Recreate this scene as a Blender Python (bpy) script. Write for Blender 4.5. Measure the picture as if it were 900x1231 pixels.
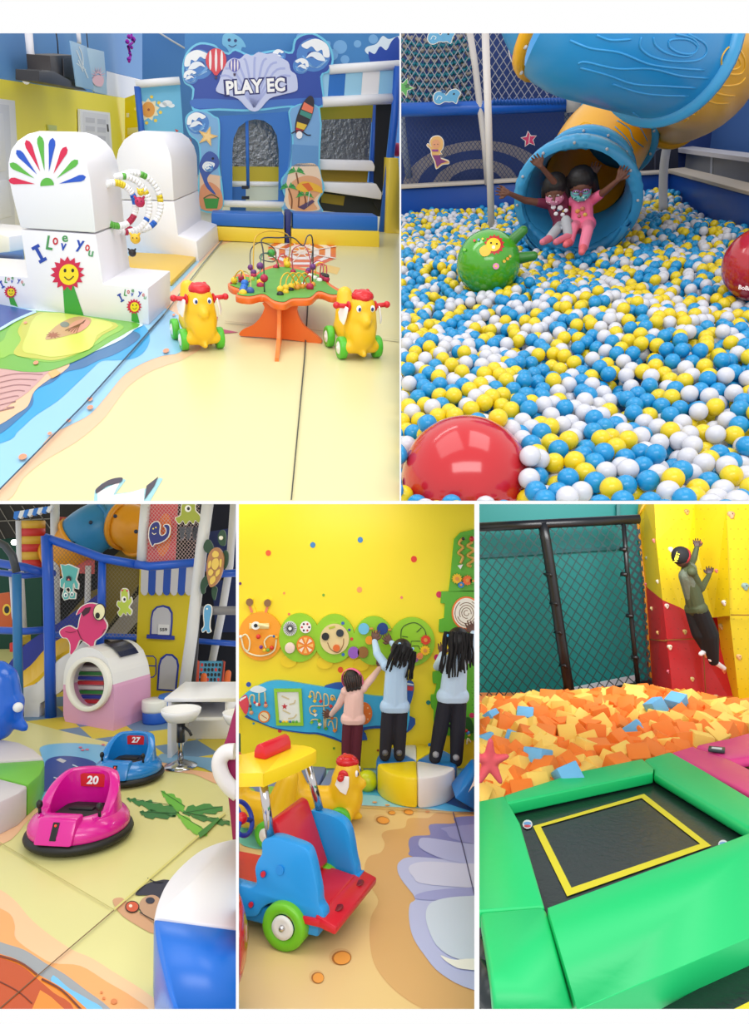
import bpy, bmesh, math, random
from mathutils import Vector, Matrix, Euler, Quaternion
from mathutils.bvhtree import BVHTree
S = bpy.context.scene
for o in list(bpy.data.objects): bpy.data.objects.remove(o)
COL = S.collection
# ---------------------------------------------------------------- camera, world, exposure, lights
PI = math.pi; F = 850.0; CX = 450.0; CY = 615.5; HOR = 640.0; EYE = 1.7
cam_d = bpy.data.cameras.new('camera'); cam = bpy.data.objects.new('camera', cam_d); COL.objects.link(cam)
cam_d.sensor_fit = 'HORIZONTAL'; cam_d.sensor_width = 36; cam_d.lens = 36*F/900; cam_d.clip_end = 200; cam_d.clip_start = .05
PITCH = math.atan((HOR-CY)/F)
cam.location = (0, 0, EYE); cam.rotation_euler = (PI/2+PITCH, 0, 0); S.camera = cam
RC = Euler((PI/2+PITCH, 0, 0)).to_matrix(); CAMP = Vector((0, 0, EYE))
w = bpy.data.worlds.new('world'); S.world = w; w.use_nodes = True
w.node_tree.nodes['Background'].inputs[0].default_value = (1, 1, 1, 1)
w.node_tree.nodes['Background'].inputs[1].default_value = 1.0
S.view_settings.view_transform = 'Standard'; S.view_settings.look = 'None'
S.view_settings.exposure = 0.0; S.view_settings.gamma = 1.0; S.view_settings.use_curve_mapping = False

def area(name, loc, target, sx, sy, power, col=(1, 1, 1)):
    d = bpy.data.lights.new(name, 'AREA'); d.shape = 'RECTANGLE'; d.size = sx; d.size_y = sy; d.energy = power; d.color = col
    o = bpy.data.objects.new(name, d); COL.objects.link(o); o.location = loc
    o.rotation_euler = (Vector(target)-Vector(loc)).to_track_quat('-Z', 'Y').to_euler()
    return o

class Panel:
    """A room: its own floor frame (x right, y away, z up) with the floor's place and slope in the world."""
    def __init__(s, rect, cx=450, hy=HOR, vx=450, H=EYE, level=False):
        s.rect = rect; s.H = H
        if level:
            s.R = Matrix.Identity(3)
        else:
            a = vx-CX; b = -(F*F+(cx-CX)*a)/(hy-CY)
            d = Vector((a, -b, -F)).normalized()
            if d.y > 0: d = -d
            d = RC @ d
            z = -d; c = RC @ Vector((cx-CX, -(hy-CY), -F)).normalized()
            y = (c-z*c.dot(z)).normalized(); x = y.cross(z)
            s.R = Matrix((x, y, z)).transposed()
        s.M = Matrix.Translation(CAMP-s.R @ Vector((0, 0, H))) @ s.R.to_4x4()
        s.Mi = s.M.inverted(); s.Ri = s.R.transposed(); s.eye = Vector((0, 0, H))
        s.fwd = s.Ri @ (RC @ Vector((0, 0, -1)))
    def ray(s, px, py): return (s.Ri @ (RC @ Vector((px-CX, -(py-CY), -F)))).normalized()
    def fl(s, px, py, z=0.0):
        r = s.ray(px, py); t = (z-s.H)/r.z
        return s.eye+r*t
    def at(s, px, py, y):
        r = s.ray(px, py); return s.eye+r*(y/r.y)
    def mpp(s, p): return (Vector(p)-s.eye).dot(s.fwd)/F
    def pix(s, p):
        q = RC.transposed() @ (s.M @ Vector(p)-CAMP)
        return (CX-F*q.x/q.z, CY+F*q.y/q.z)

class PL:
    """A plane in a room, hit by sight lines."""
    def __init__(s, P, o, n): s.P = P; s.o = Vector(o); s.n = Vector(n).normalized()
    def hit(s, p, off=0.0):
        r = s.P.ray(*p); return s.P.eye+r*((s.o+s.n*off-s.P.eye).dot(s.n)/r.dot(s.n))
def vplane(P, a, b, tilt=0):
    A = P.fl(*a); B = P.fl(*b); d = (B-A).normalized(); n = Vector((d.y, -d.x, 0))
    if n.dot(P.eye-A) < 0: n = -n
    if tilt: n = (n+Vector((0, 0, tilt))).normalized()
    return PL(P, A, n)
def floorpl(P, z=0): return PL(P, (0, 0, z), (0, 0, 1))

# ---------------------------------------------------------------- materials
def lin(c):
    if isinstance(c, str): c = [int(c[i:i+2], 16) for i in (0, 2, 4)]
    return tuple(((v/255)/12.92 if v/255 <= .04045 else ((v/255+.055)/1.055)**2.4) for v in c[:3])
_m = {}
def mat(c, rough=.5, metal=0, bump=0, bscale=20, emit=0, var=0, alpha=1, coat=0, vscale=3):
    k = (str(c), rough, metal, bump, bscale, emit, var, alpha, coat, vscale)
    if k in _m: return _m[k]
    m = bpy.data.materials.new('mat_%d' % len(_m)); m.use_nodes = True; nt = m.node_tree
    b = nt.nodes['Principled BSDF']; L = lin(c)
    b.inputs['Base Color'].default_value = (*L, 1); b.inputs['Roughness'].default_value = rough
    b.inputs['Metallic'].default_value = metal; b.inputs['Alpha'].default_value = alpha
    if coat: b.inputs['Coat Weight'].default_value = coat; b.inputs['Coat Roughness'].default_value = .08
    if emit: b.inputs['Emission Color'].default_value = (*L, 1); b.inputs['Emission Strength'].default_value = emit
    if bump or var:
        tc = nt.nodes.new('ShaderNodeTexCoord')
    if var:
        n = nt.nodes.new('ShaderNodeTexNoise'); n.inputs['Scale'].default_value = vscale; n.inputs['Detail'].default_value = 4
        r = nt.nodes.new('ShaderNodeValToRGB'); e = r.color_ramp.elements
        e[0].position = .3; e[1].position = .7
        e[0].color = (*[v*(1-var) for v in L], 1); e[1].color = (*[min(1, v*(1+var)) for v in L], 1)
        nt.links.new(tc.outputs['Object'], n.inputs['Vector']); nt.links.new(n.outputs[0], r.inputs[0]); nt.links.new(r.outputs[0], b.inputs['Base Color'])
    if bump:
        n = nt.nodes.new('ShaderNodeTexNoise'); n.inputs['Scale'].default_value = bscale; n.inputs['Detail'].default_value = 3
        u = nt.nodes.new('ShaderNodeBump'); u.inputs['Strength'].default_value = bump; u.inputs['Distance'].default_value = .02
        nt.links.new(tc.outputs['Object'], n.inputs['Vector']); nt.links.new(n.outputs[0], u.inputs['Height']); nt.links.new(u.outputs[0], b.inputs['Normal'])
    _m[k] = m; return m
def netmat(c, sx, sy=None, wid=.16, rough=.6, rot=PI/4, under=None):
    """knotted net: diamond strands opaque, the holes clear (a real net's see-through), in UV metres"""
    m = bpy.data.materials.new('net_%d' % len(_m)); m.use_nodes = True; nt = m.node_tree; N = nt.nodes; Lk = nt.links.new
    b = N['Principled BSDF']; b.inputs['Base Color'].default_value = (*lin(c), 1); b.inputs['Roughness'].default_value = rough
    uv = N.new('ShaderNodeUVMap'); mp = N.new('ShaderNodeMapping'); mp.inputs['Rotation'].default_value = (0, 0, rot)
    mp.vector_type = 'POINT'; Lk(uv.outputs[0], mp.inputs[0])
    pre = N.new('ShaderNodeVectorMath'); pre.operation = 'MULTIPLY'; pre.inputs[1].default_value = (1, sy/sx if sy else 1, 1)
    Lk(uv.outputs[0], pre.inputs[0]); Lk(pre.outputs[0], mp.inputs[0])
    sp = N.new('ShaderNodeSeparateXYZ'); Lk(mp.outputs[0], sp.inputs[0]); outs = []
    for i in (0, 1):
        a = N.new('ShaderNodeMath'); a.operation = 'MULTIPLY'; a.inputs[1].default_value = sx; Lk(sp.outputs[i], a.inputs[0])
        f = N.new('ShaderNodeMath'); f.operation = 'FRACT'; Lk(a.outputs[0], f.inputs[0])
        l = N.new('ShaderNodeMath'); l.operation = 'LESS_THAN'; l.inputs[1].default_value = wid; Lk(f.outputs[0], l.inputs[0]); outs.append(l)
    x = N.new('ShaderNodeMath'); x.operation = 'MAXIMUM'; Lk(outs[0].outputs[0], x.inputs[0]); Lk(outs[1].outputs[0], x.inputs[1])
    Lk(x.outputs[0], b.inputs['Alpha']); _m[('net', len(_m))] = m; return m

# ---------------------------------------------------------------- mesh builder
def cat(pts, n=4, closed=True):
    P = [Vector(p) for p in pts]; N = len(P); out = []
    rng = range(N) if closed else range(N-1)
    for i in rng:
        if closed: a, b, c, d = P[(i-1) % N], P[i], P[(i+1) % N], P[(i+2) % N]
        else: a, b, c, d = P[max(i-1, 0)], P[i], P[i+1], P[min(i+2, N-1)]
        for k in range(n):
            t = k/n; out.append(.5*((2*b)+(c-a)*t+(2*a-5*b+4*c-d)*t*t+(3*b-a-3*c+d)*t*t*t))
    if not closed: out.append(P[-1])
    return out
def zc(sc, ox, oy, pts): return [(ox+u/sc, oy+v/sc) for u, v in pts]
def circ(x, y, rx, ry=None, n=24, rot=0, a0=0, a1=2*PI):
    ry = rx if ry is None else ry; full = abs(a1-a0-2*PI) < 1e-6; k = n if full else n+1; o = []
    for i in range(k):
        t = a0+(a1-a0)*i/n; u, v = rx*math.cos(t), ry*math.sin(t)
        o.append((x+u*math.cos(rot)-v*math.sin(rot), y+u*math.sin(rot)+v*math.cos(rot)))
    return o
def star(x, y, r, ri=None, n=5, rot=-PI/2, sy=1):
    ri = r*.42 if ri is None else ri
    return [(x+(r if i % 2 == 0 else ri)*math.cos(rot+i*PI/n), y+sy*(r if i % 2 == 0 else ri)*math.sin(rot+i*PI/n)) for i in range(2*n)]
def frameM(o, z, xh=None):
    z = Vector(z).normalized(); xh = Vector(xh) if xh is not None else (Vector((0, 0, 1)) if abs(z.z) < .9 else Vector((1, 0, 0)))
    x = (xh-z*xh.dot(z)).normalized(); y = z.cross(x)
    m = Matrix((x, y, z)).transposed().to_4x4(); m.translation = Vector(o); return m
_root = {}
class MB:
    def __init__(s): s.v = []; s.f = []; s.m = []; s.s = []
    def add(s, vs, fs, m, sm=False):
        b = len(s.v); s.v += [Vector(q) for q in vs]
        for f in fs: s.f.append([b+i for i in f]); s.m.append(m); s.s.append(sm)
        return s
    def poly(s, pts, m): return s.add(pts, [list(range(len(pts)))], m)
    def prism(s, pts, vec, m, sm=False, side=None):
        n = len(pts); vec = Vector(vec); A = [Vector(p) for p in pts]
        s.add(A+[p+vec for p in A], [list(range(n)), [n+i for i in reversed(range(n))]], m)
        b = len(s.v)-2*n
        for i in range(n):
            j = (i+1) % n; s.f.append([b+j, b+i, b+n+i, b+n+j]); s.m.append(side or m); s.s.append(sm)
        return s
    def box(s, c, d, m, M=None):
        c = Vector(c); x, y, z = [k/2 for k in d]
        vs = [Vector((i*x, j*y, k*z)) for k in (-1, 1) for j in (-1, 1) for i in (-1, 1)]
        vs = [(M @ q if M is not None else q)+c for q in vs]
        return s.add(vs, [(0, 2, 3, 1), (4, 5, 7, 6), (0, 1, 5, 4), (2, 6, 7, 3), (0, 4, 6, 2), (1, 3, 7, 5)], m)
    def bar(s, a, b, w, h, m, up=(0, 0, 1)):
        a = Vector(a); b = Vector(b); d = (b-a); l = d.length; d.normalize(); u = Vector(up); x = d.cross(u).normalized(); z = x.cross(d)
        R = Matrix((x, d, z)).transposed(); return s.box((a+b)/2, (w, l, h), m, R)
    def tube(s, path, r, m, n=10, closed=False, sq=1):
        P = [Vector(p) for p in path]; N = len(P); rr = r if isinstance(r, (list, tuple)) else [r]*N
        up = None; rings = []
        for i in range(N):
            t = (P[(i+1) % N]-P[i-1]) if closed else (P[min(i+1, N-1)]-P[max(i-1, 0)])
            t.normalize()
            if up is None: up = Vector((0, 0, 1)) if abs(t.z) < .9 else Vector((1, 0, 0))
            up = (up-t*up.dot(t)).normalized(); b = t.cross(up)
            rings.append([P[i]+(up*math.cos(2*PI*k/n)+b*math.sin(2*PI*k/n)*sq)*rr[i] for k in range(n)])
        vs = [q for g in rings for q in g]; fs = []
        for i in range(N if closed else N-1):
            j = (i+1) % N
            for k in range(n): fs.append((i*n+k, i*n+(k+1) % n, j*n+(k+1) % n, j*n+k))
        s.add(vs, fs, m, True)
        if not closed:
            b = len(s.v)-len(vs); s.f.append([b+k for k in reversed(range(n))]); s.m.append(m); s.s.append(False)
            s.f.append([b+(N-1)*n+k for k in range(n)]); s.m.append(m); s.s.append(False)
        return s
    def sph(s, c, r, m, M=None, n=16, k=10):
        r = Vector((r, r, r)) if not hasattr(r, '__len__') else Vector(r); c = Vector(c); vs = []; fs = []
        for i in range(k+1):
            th = PI*i/k
            for j in range(n):
                q = Vector((r.x*math.sin(th)*math.cos(2*PI*j/n), r.y*math.sin(th)*math.sin(2*PI*j/n), r.z*math.cos(th)))
                vs.append(c+(M @ q if M is not None else q))
        for i in range(k):
            for j in range(n):
                a, b2, cc, d = i*n+j, i*n+(j+1) % n, (i+1)*n+(j+1) % n, (i+1)*n+j
                if i == 0: fs.append((a, d, cc))
                elif i == k-1: fs.append((a, d, b2))
                else: fs.append((a, d, cc, b2))
        # weld the poles by reusing single vertices
        vs2 = [vs[0]]+vs[n:k*n]+[vs[k*n]]
        def ix(i): return 0 if i < n else (len(vs2)-1 if i >= k*n else i-n+1)
        return s.add(vs2, [tuple(dict.fromkeys(ix(i) for i in f)) for f in fs], m, True)
    def lathe(s, prof, M, m, n=24, sm=True, a0=0, a1=2*PI):
        full = abs(a1-a0-2*PI) < 1e-6; k = n if full else n+1; vs = []; fs = []
        for r, z in prof:
            for j in range(k):
                a = a0+(a1-a0)*j/n; vs.append(M @ Vector((r*math.cos(a), r*math.sin(a), z)))
        for i in range(len(prof)-1):
            for j in range(n): jj = (j+1) % k; fs.append((i*k+j, i*k+jj, (i+1)*k+jj, (i+1)*k+j))
        return s.add(vs, fs, m, sm)
    def cap(s, p0, r0, p1, r1, m, n=12):
        p0 = Vector(p0); p1 = Vector(p1); d = p1-p0
        if d.length < 1e-6: return s.sph(p0, r0, m, n=n, k=8)
        M = frameM(p0, d); L = d.length; pr = []
        for i in range(5): a = PI/2*i/4; pr.append((max(r0*math.sin(a), 1e-5), -r0*math.cos(a)))
        for i in range(5): a = PI/2*(4-i)/4; pr.append((max(r1*math.sin(a), 1e-5), L+r1*math.cos(a)))
        s.lathe(pr, M, m, n); return s
    def stroke(s, pl, pts, w, off, m, n=4, smooth=True, taper=False):
        P = cat([(x, y, 0) for x, y in pts], n, False) if smooth and len(pts) > 2 else [Vector((x, y, 0)) for x, y in pts]
        q = []
        for i, p in enumerate(P):
            t = (P[min(i+1, len(P)-1)]-P[max(i-1, 0)]).normalized(); ww = w*(1-i/len(P)) if taper else w
            nn = Vector((-t.y, t.x, 0))*ww/2; q.append((pl.hit((p.x+nn.x, p.y+nn.y), off), pl.hit((p.x-nn.x, p.y-nn.y), off)))
        for i in range(len(q)-1): s.add([q[i][0], q[i+1][0], q[i+1][1], q[i][1]], [(0, 1, 2, 3)], m)
        return s
    def dec(s, pl, pts, off, m, smooth=False, n=4):
        if smooth: pts = [(p.x, p.y) for p in cat([(x, y, 0) for x, y in pts], n)]
        return s.poly([pl.hit(p, off) for p in pts], m)
    def sgn(s, pl, pts, off, t, m, smooth=False, side=None, n=4):
        if smooth: pts = [(p.x, p.y) for p in cat([(x, y, 0) for x, y in pts], n)]
        fr = [pl.hit(p, off+t) for p in pts]; return s.prism(fr, -pl.n*t, m, side=side)
    def xf(s, M):
        s.v = [M @ q for q in s.v]; return s
    def join(s, o, M=None):
        b = len(s.v); s.v += [(M @ q if M is not None else q) for q in o.v]; s.f += [[b+i for i in f] for f in o.f]; s.m += o.m; s.s += o.s; return s
    def mesh(s, name, bevel=0, seg=2, M=None, smooth=None):
        me = bpy.data.meshes.new(name); me.from_pydata([tuple(M @ q if M is not None else q) for q in s.v], [], s.f)
        ms = []
        for m in s.m:
            if m not in ms: ms.append(m)
        for m in ms: me.materials.append(m)
        me.polygons.foreach_set('material_index', [ms.index(m) for m in s.m])
        me.polygons.foreach_set('use_smooth', s.s if smooth is None else [smooth]*len(s.f))
        me.validate(); 
        bm = bmesh.new(); bm.from_mesh(me)
        if bevel:
            bmesh.ops.remove_doubles(bm, verts=bm.verts, dist=1e-5); bmesh.ops.recalc_face_normals(bm, faces=bm.faces)
            ed = [e for e in bm.edges if len(e.link_faces) == 2 and e.calc_face_angle(0) > .6]
            bmesh.ops.bevel(bm, geom=ed, offset=bevel, segments=seg, affect='EDGES', profile=.5, clamp_overlap=True)
            for f in bm.faces: f.smooth = True
            bm.to_mesh(me)
            try: me.set_sharp_from_angle(angle=.7)
            except Exception: pass
        bm.free(); me.update(); return me
    def blob(s, name, m, voxel, it=3):
        me = s.mesh('tmp'); o = bpy.data.objects.new('tmp', me); COL.objects.link(o)
        r = o.modifiers.new('r', 'REMESH'); r.mode = 'VOXEL'; r.voxel_size = voxel; r.use_smooth_shade = True
        if it: q = o.modifiers.new('s', 'SMOOTH'); q.factor = .5; q.iterations = it
        dg = bpy.context.evaluated_depsgraph_get(); out = bpy.data.meshes.new_from_object(o.evaluated_get(dg))
        bpy.data.objects.remove(o); out.name = name; out.materials.clear(); out.materials.append(m)
        out.polygons.foreach_set('material_index', [0]*len(out.polygons)); out.polygons.foreach_set('use_smooth', [True]*len(out.polygons)); return out
# ---------------------------------------------------------------- objects
OBJ = []          # (object, panel)
def tag(o, label=None, cat=None, group=None, kind=None):
    if label: o['label'] = label
    if cat: o['category'] = cat
    if group: o['group'] = group
    if kind: o['kind'] = kind
    return o
def thing(P, name, loc, label, cat, group=None, R=None):
    o = bpy.data.objects.new(name, None); COL.objects.link(o); o.empty_display_size = .1
    M = Matrix.Translation(Vector(loc)) @ (R.to_4x4() if R is not None else Matrix.Identity(4))
    o.matrix_world = P.M @ M; _root[o.name] = M; tag(o, label, cat, group); OBJ.append((o, P)); return o
def put(P, me, name, parent=None, M=None):
    """link a mesh given in room space; parented ones are re-expressed in the thing's own space"""
    o = bpy.data.objects.new(name, me); COL.objects.link(o); OBJ.append((o, P))
    if parent is not None:
        o.parent = parent; base = _root[parent.name]; me.transform(base.inverted()); _root[o.name] = base
    else:
        xs = [q.co.copy() for q in me.vertices]
        c = Vector(((min(q.x for q in xs)+max(q.x for q in xs))/2, (min(q.y for q in xs)+max(q.y for q in xs))/2, min(q.z for q in xs)))
        me.transform(Matrix.Translation(-c)); o.matrix_world = P.M @ Matrix.Translation(c); _root[o.name] = Matrix.Translation(c)
    return o
def put_local(P, me, name, parent):
    o = bpy.data.objects.new(name, me); COL.objects.link(o); OBJ.append((o, P)); o.parent = parent; _root[o.name] = _root[parent.name]; return o
def B(P, mb, name, parent=None, bevel=0, seg=2, smooth=None): return put(P, mb.mesh(name, bevel, seg, smooth=smooth), name, parent)
def struct(P, mb, name, bevel=0):
    o = B(P, mb, name, None, bevel); o['kind'] = 'structure'; return o
def copy_tree(P, o, M=None, parent=None):
    c = o.copy(); COL.objects.link(c); OBJ.append((c, P)); c.parent = parent
    if parent is None: c.matrix_world = P.M @ M; _root[c.name] = M
    for ch in [x for x in bpy.data.objects if x.parent == o]: copy_tree(P, ch, None, c)
    return c
def text_mb(txt, size, m, ext=.004, off=0, sp=1.0, sh=0):
    cu = bpy.data.curves.new('t', 'FONT'); cu.body = txt; cu.size = size; cu.align_x = 'CENTER'; cu.align_y = 'CENTER'; cu.extrude = ext; cu.offset = off; cu.space_character = sp; cu.shear = sh; cu.resolution_u = 3
    o = bpy.data.objects.new('t', cu); COL.objects.link(o); dg = bpy.context.evaluated_depsgraph_get(); me = bpy.data.meshes.new_from_object(o.evaluated_get(dg))
    b = MB(); b.add([q.co.copy() for q in me.vertices], [list(p.vertices) for p in me.polygons], m); bpy.data.objects.remove(o); return b
def text_on(mb, pl, c, wpx, txt, m, off=.004, ext=.002, bold=0, rot=0, hpx=None, sp=1.0, sh=0):
    """lettering lying on plane pl, centred on pixel c, about wpx wide, turned rot radians (clockwise in view)"""
    t = text_mb(txt, 1, m, 0, bold, sp, sh); xs = [q.x for q in t.v]; ys = [q.y for q in t.v]; W = max(xs)-min(xs); H = max(ys)-min(ys); mx = (max(xs)+min(xs))/2; my = (max(ys)+min(ys))/2
    a = pl.hit((c[0]-1, c[1]), off); b = pl.hit((c[0]+1, c[1]), off); u = pl.hit((c[0], c[1]-1), off); d = pl.hit((c[0], c[1]+1), off)
    ex = (b-a)/2; ey = (u-d)/2; o = pl.hit(c, off); sx = wpx/W; sy = (hpx/H) if hpx else sx; cr, sr = math.cos(rot), math.sin(rot)
    vs = []
    for q in t.v:
        X = (q.x-mx)*sx; Y = (q.y-my)*sy; X, Y = X*cr+Y*sr, -X*sr+Y*cr
        vs.append(o+ex*X+ey*Y)
    mb.add(vs, t.f, m)
    return mb
def net_quad(P, name, pts, m, parent=None, label=None, catg=None, off=None, kind=None):
    """flat net through 3+ room-space corners with uv in metres"""
    me = bpy.data.meshes.new(name); me.from_pydata([tuple(p) for p in pts], [], [list(range(len(pts)))]); me.materials.append(m)
    a = Vector(pts[0]); ex = (Vector(pts[1])-a).normalized(); nn = ex.cross(Vector(pts[2])-a).normalized(); ey = nn.cross(ex)
    uv = me.uv_layers.new(name='UVMap')
    for l in me.loops: q = Vector(me.vertices[l.vertex_index].co)-a; uv.data[l.index].uv = (q.dot(ex), q.dot(ey))
    o = put(P, me, name, parent)
    if label: tag(o, label, catg)
    if kind: o['kind'] = kind
    return o
GUT = .6
P1 = Panel((-999, 40, 480, 602), cx=240, hy=155, vx=350, H=1.6)
P2 = Panel((482, 40, 1900, 602), cx=690, hy=108, vx=600, H=1.6)
P3 = Panel((-999, 606, 283.5, 1213), level=True)
P4 = Panel((287, 606, 570, 1213), level=True)
P5 = Panel((576, 606, 1900, 1213), level=True)
# added fill lights: unseen area panels overhead and behind the viewer
def lamp(P, name, loc, tgt, sx, sy, power, col=(1, 1, 1)):
    o = area(name, (0, 0, 0), (0, 0, -1), sx, sy, power, col)
    L = P.M @ Vector(loc); T = P.M @ Vector(tgt); o.location = L; o.rotation_euler = (T-L).to_track_quat('-Z', 'Y').to_euler(); return o
lamp(P1, 'overhead_fill', (-1.5, 4.5, 4.6), (-1.5, 5.2, 0), 4, 4, 80, (1, 1, 1))
lamp(P1, 'overhead_fill', (-.8, 7.6, 4.6), (-.6, 9.8, 1), 4, 1.5, 100)  # added to brighten the dim facade end
lamp(P2, 'overhead_fill', (1.2, 4.5, 4.2), (1.2, 5, 0), 2.5, 3, 60)
area('room_fill', (0, -1.2, 3.4), (0, 5.5, .8), 4.5, 1.5, 100)  # added front fill, unseen behind the camera
area('room_fill', (-1.5, 5.0, 2.3), (-1.5, 5.6, 0), 1.4, .8, 16)  # added fill hidden beneath the upper floors
area('room_fill', (-.15, 4.35, 1.95), (-.15, 5.1, 1.1), .9, .3, 6)  # added to brighten the yellow wall
area('room_fill', (2.1, 5.4, 2.3), (2.1, 7.0, .9), 2.0, .8, 70)  # added to brighten the teal and climbing walls
# ================================================================ ROOM 1: play mat, foam arches, facade
WHITE = mat((240, 240, 244), .45, bump=.05, bscale=8); VW = mat((236, 234, 240), .4, bump=.08, bscale=6)
def c3(r, g, b, rough=.45, **k): return mat((r, g, b), rough, **k)
Z1 = lambda p: zc(3.75, 0, 30, p); Z2 = lambda p: zc(2.647, 150, 30, p); Z3 = lambda p: zc(3.6, 0, 270, p); Z4 = lambda p: zc(2.903, 180, 270, p)
P = P1; G = floorpl(P)
cream = c3(222, 213, 158, .3, bump=.03, bscale=5); peach = c3(232, 190, 152, .3); lblue = c3(146, 200, 234, .3); mblue = c3(30, 160, 222, .3); dblue = c3(42, 110, 165, .3)
fl = MB()
c0 = [P.fl(-160, 640), P.fl(560, 640), P.fl(620, 262), P.fl(150, 205), P.fl(-60, 300)]
fl.prism([P.fl(-160, 640), P.fl(600, 640), P.fl(520, 235), P.fl(150, 200), P.fl(-200, 330)], (0, 0, -.04), cream)
fl.dec(G, [(-60, 640), (8, 603), (28, 575), (55, 553), (92, 531), (122, 506), (139, 484), (155, 464), (178, 448), (200, 439), (222, 431), (245, 412), (225, 380), (214, 352), (240, 318), (263, 296), (285, 285), (150, 285), (0, 330), (-160, 420)], .0015, peach, True)
fl.dec(G, [(-30, 600), (17, 570), (42, 546), (61, 523), (84, 511), (108, 498), (128, 476), (147, 453), (167, 439), (194, 428), (215, 424), (228, 408), (215, 380), (190, 364), (206, 350), (240, 314), (262, 287), (240, 280), (0, 330), (-160, 420), (-160, 560)], .003, lblue, True)
fl.dec(G, [(-120, 470), (-120, 560), (0, 533), (22, 518), (42, 500), (69, 482), (92, 461), (111, 443), (122, 434), (140, 433), (160, 431), (174, 422), (180, 405), (168, 388), (120, 380), (0, 400)], .0045, mblue, True)
fl.dec(G, Z3([(-120, 960), (0, 905), (70, 850), (140, 780), (150, 720), (230, 680), (280, 640), (360, 620), (420, 590), (510, 555), (595, 500), (600, 470), (540, 460), (430, 500), (300, 560), (100, 690), (-120, 850)]), .006, dblue, True)
fl.dec(G, Z3([(-150, 930), (0, 865), (70, 820), (120, 785), (150, 720), (220, 665), (262, 645), (300, 600), (200, 580), (0, 640), (-150, 800)]), .0075, peach, True)
fl.dec(G, Z3([(-200, 880), (0, 805), (60, 765), (120, 725), (195, 650), (205, 630), (100, 600), (0, 610), (-200, 640)]), .009, c3(205, 160, 158, .35), True)
for i in range(7):
    y = 650+i*24; fl.stroke(G, Z3([(-60, y+25), (60, y-4), (185-26*i, y-2)]), 1.2, .0105, c3(160, 110, 112, .4))
fl.dec(G, Z3([(-150, 400), (0, 425), (60, 395), (160, 365), (590, 420), (580, 455), (520, 500), (420, 545), (300, 590), (240, 600), (150, 575), (60, 540), (0, 560), (-150, 560)]), .009, c3(215, 238, 240, .3), True)
fl.dec(G, Z3([(-150, 470), (0, 455), (50, 410), (150, 372), (580, 420), (550, 465), (480, 505), (380, 565), (290, 605), (200, 635), (100, 636), (0, 622), (-150, 620)]), .0105, c3(108, 178, 62, .3), True)
fl.dec(G, Z3([(-150, 530), (0, 510), (40, 450), (140, 385), (520, 430), (460, 490), (360, 550), (260, 590), (160, 590), (60, 560), (0, 580), (-150, 590)]), .012, c3(140, 196, 66, .3), True)
fl.dec(G, Z3([(60, 560), (90, 500), (80, 450), (170, 378), (500, 425), (440, 480), (370, 540), (250, 585), (160, 580)]), .0135, c3(196, 198, 70, .3), True)
fl.dec(G, Z3([(100, 545), (115, 480), (190, 380), (480, 425), (420, 480), (385, 540), (240, 572), (150, 560)]), .015, c3(212, 222, 98, .3), True)
fl.dec(G, Z3([(-200, 330), (0, 345), (150, 375), (70, 410), (0, 445), (-200, 480)]), .0165, c3(52, 84, 158, .35))
fl.stroke(G, Z3([(155, 375), (70, 412), (0, 452), (-60, 480)]), 3, .018, c3(190, 225, 245, .3))
# shell / crab print at the foot of the near arch
fl.dec(G, Z3([(195, 495), (240, 440), (320, 400), (390, 405), (385, 435), (340, 465), (250, 490)]), .0165, c3(196, 158, 110, .4), True)
fl.dec(G, Z3([(300, 440), (330, 415), (375, 410), (388, 430), (350, 462), (310, 470)]), .018, c3(214, 150, 128, .4), True)
for a in range(5): fl.stroke(G, Z3([(330-a*12, 470-a*3), (345-a*3, 435), (370-a*2, 412+a*3)]), .8, .0195, c3(120, 70, 40, .4))
fl.dec(G, Z3(star(230, 478, 34, 15, 9, sy=.5)), .018, c3(160, 92, 60, .4)); fl.dec(G, Z3(circ(280, 432, 20, 12)), .018, c3(120, 130, 122, .4))
fl.dec(G, Z3([(208, 640), (240, 625), (262, 640), (250, 652), (225, 665)]), .012, c3(240, 178, 110, .4))
# right part of the strip: star print, dots
fl.dec(G, Z4(star(190, 370, 120, 45, 5, rot=.1, sy=.45)), .0045, c3(190, 60, 92, .3)); fl.dec(G, Z4(star(150, 340, 60, 30, 4, rot=.5, sy=.5)), .004, c3(214, 190, 214, .3))
for u, v, r in [(718, 545, 14), (388, 755, 13), (390, 790, 14), (297, 847, 11), (215, 903, 10), (98, 1004, 19), (155, 597, 12), (760, 413, 8), (752, 390, 7), (110, 424, 8)]:
    fl.dec(G, Z3(circ(u, v, r, r*.65, 14, -.3)), .018, c3(238, 148, 108, .3))
# cream print at the near edge
fl.dec(G, Z3([(410, 1150), (440, 1120), (520, 1095), (545, 1105), (500, 1165), (620, 1150), (690, 1095), (705, 1100), (650, 1195), (600, 1300), (400, 1260)]), .0015, c3(150, 200, 205, .3))
fl.dec(G, Z3([(420, 1160), (520, 1112), (490, 1170), (560, 1160), (625, 1140), (622, 1195), (600, 1300), (430, 1300)]), .003, c3(240, 225, 222, .3))
fl.dec(G, Z3([(417, 1142), (470, 1105), (527, 1094), (520, 1116), (465, 1130), (420, 1162)]), .0045, c3(58, 50, 66, .3), True)
fl.dec(G, Z3([(634, 1130), (685, 1090), (668, 1130), (625, 1190)]), .0045, c3(58, 50, 66, .3))
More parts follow.
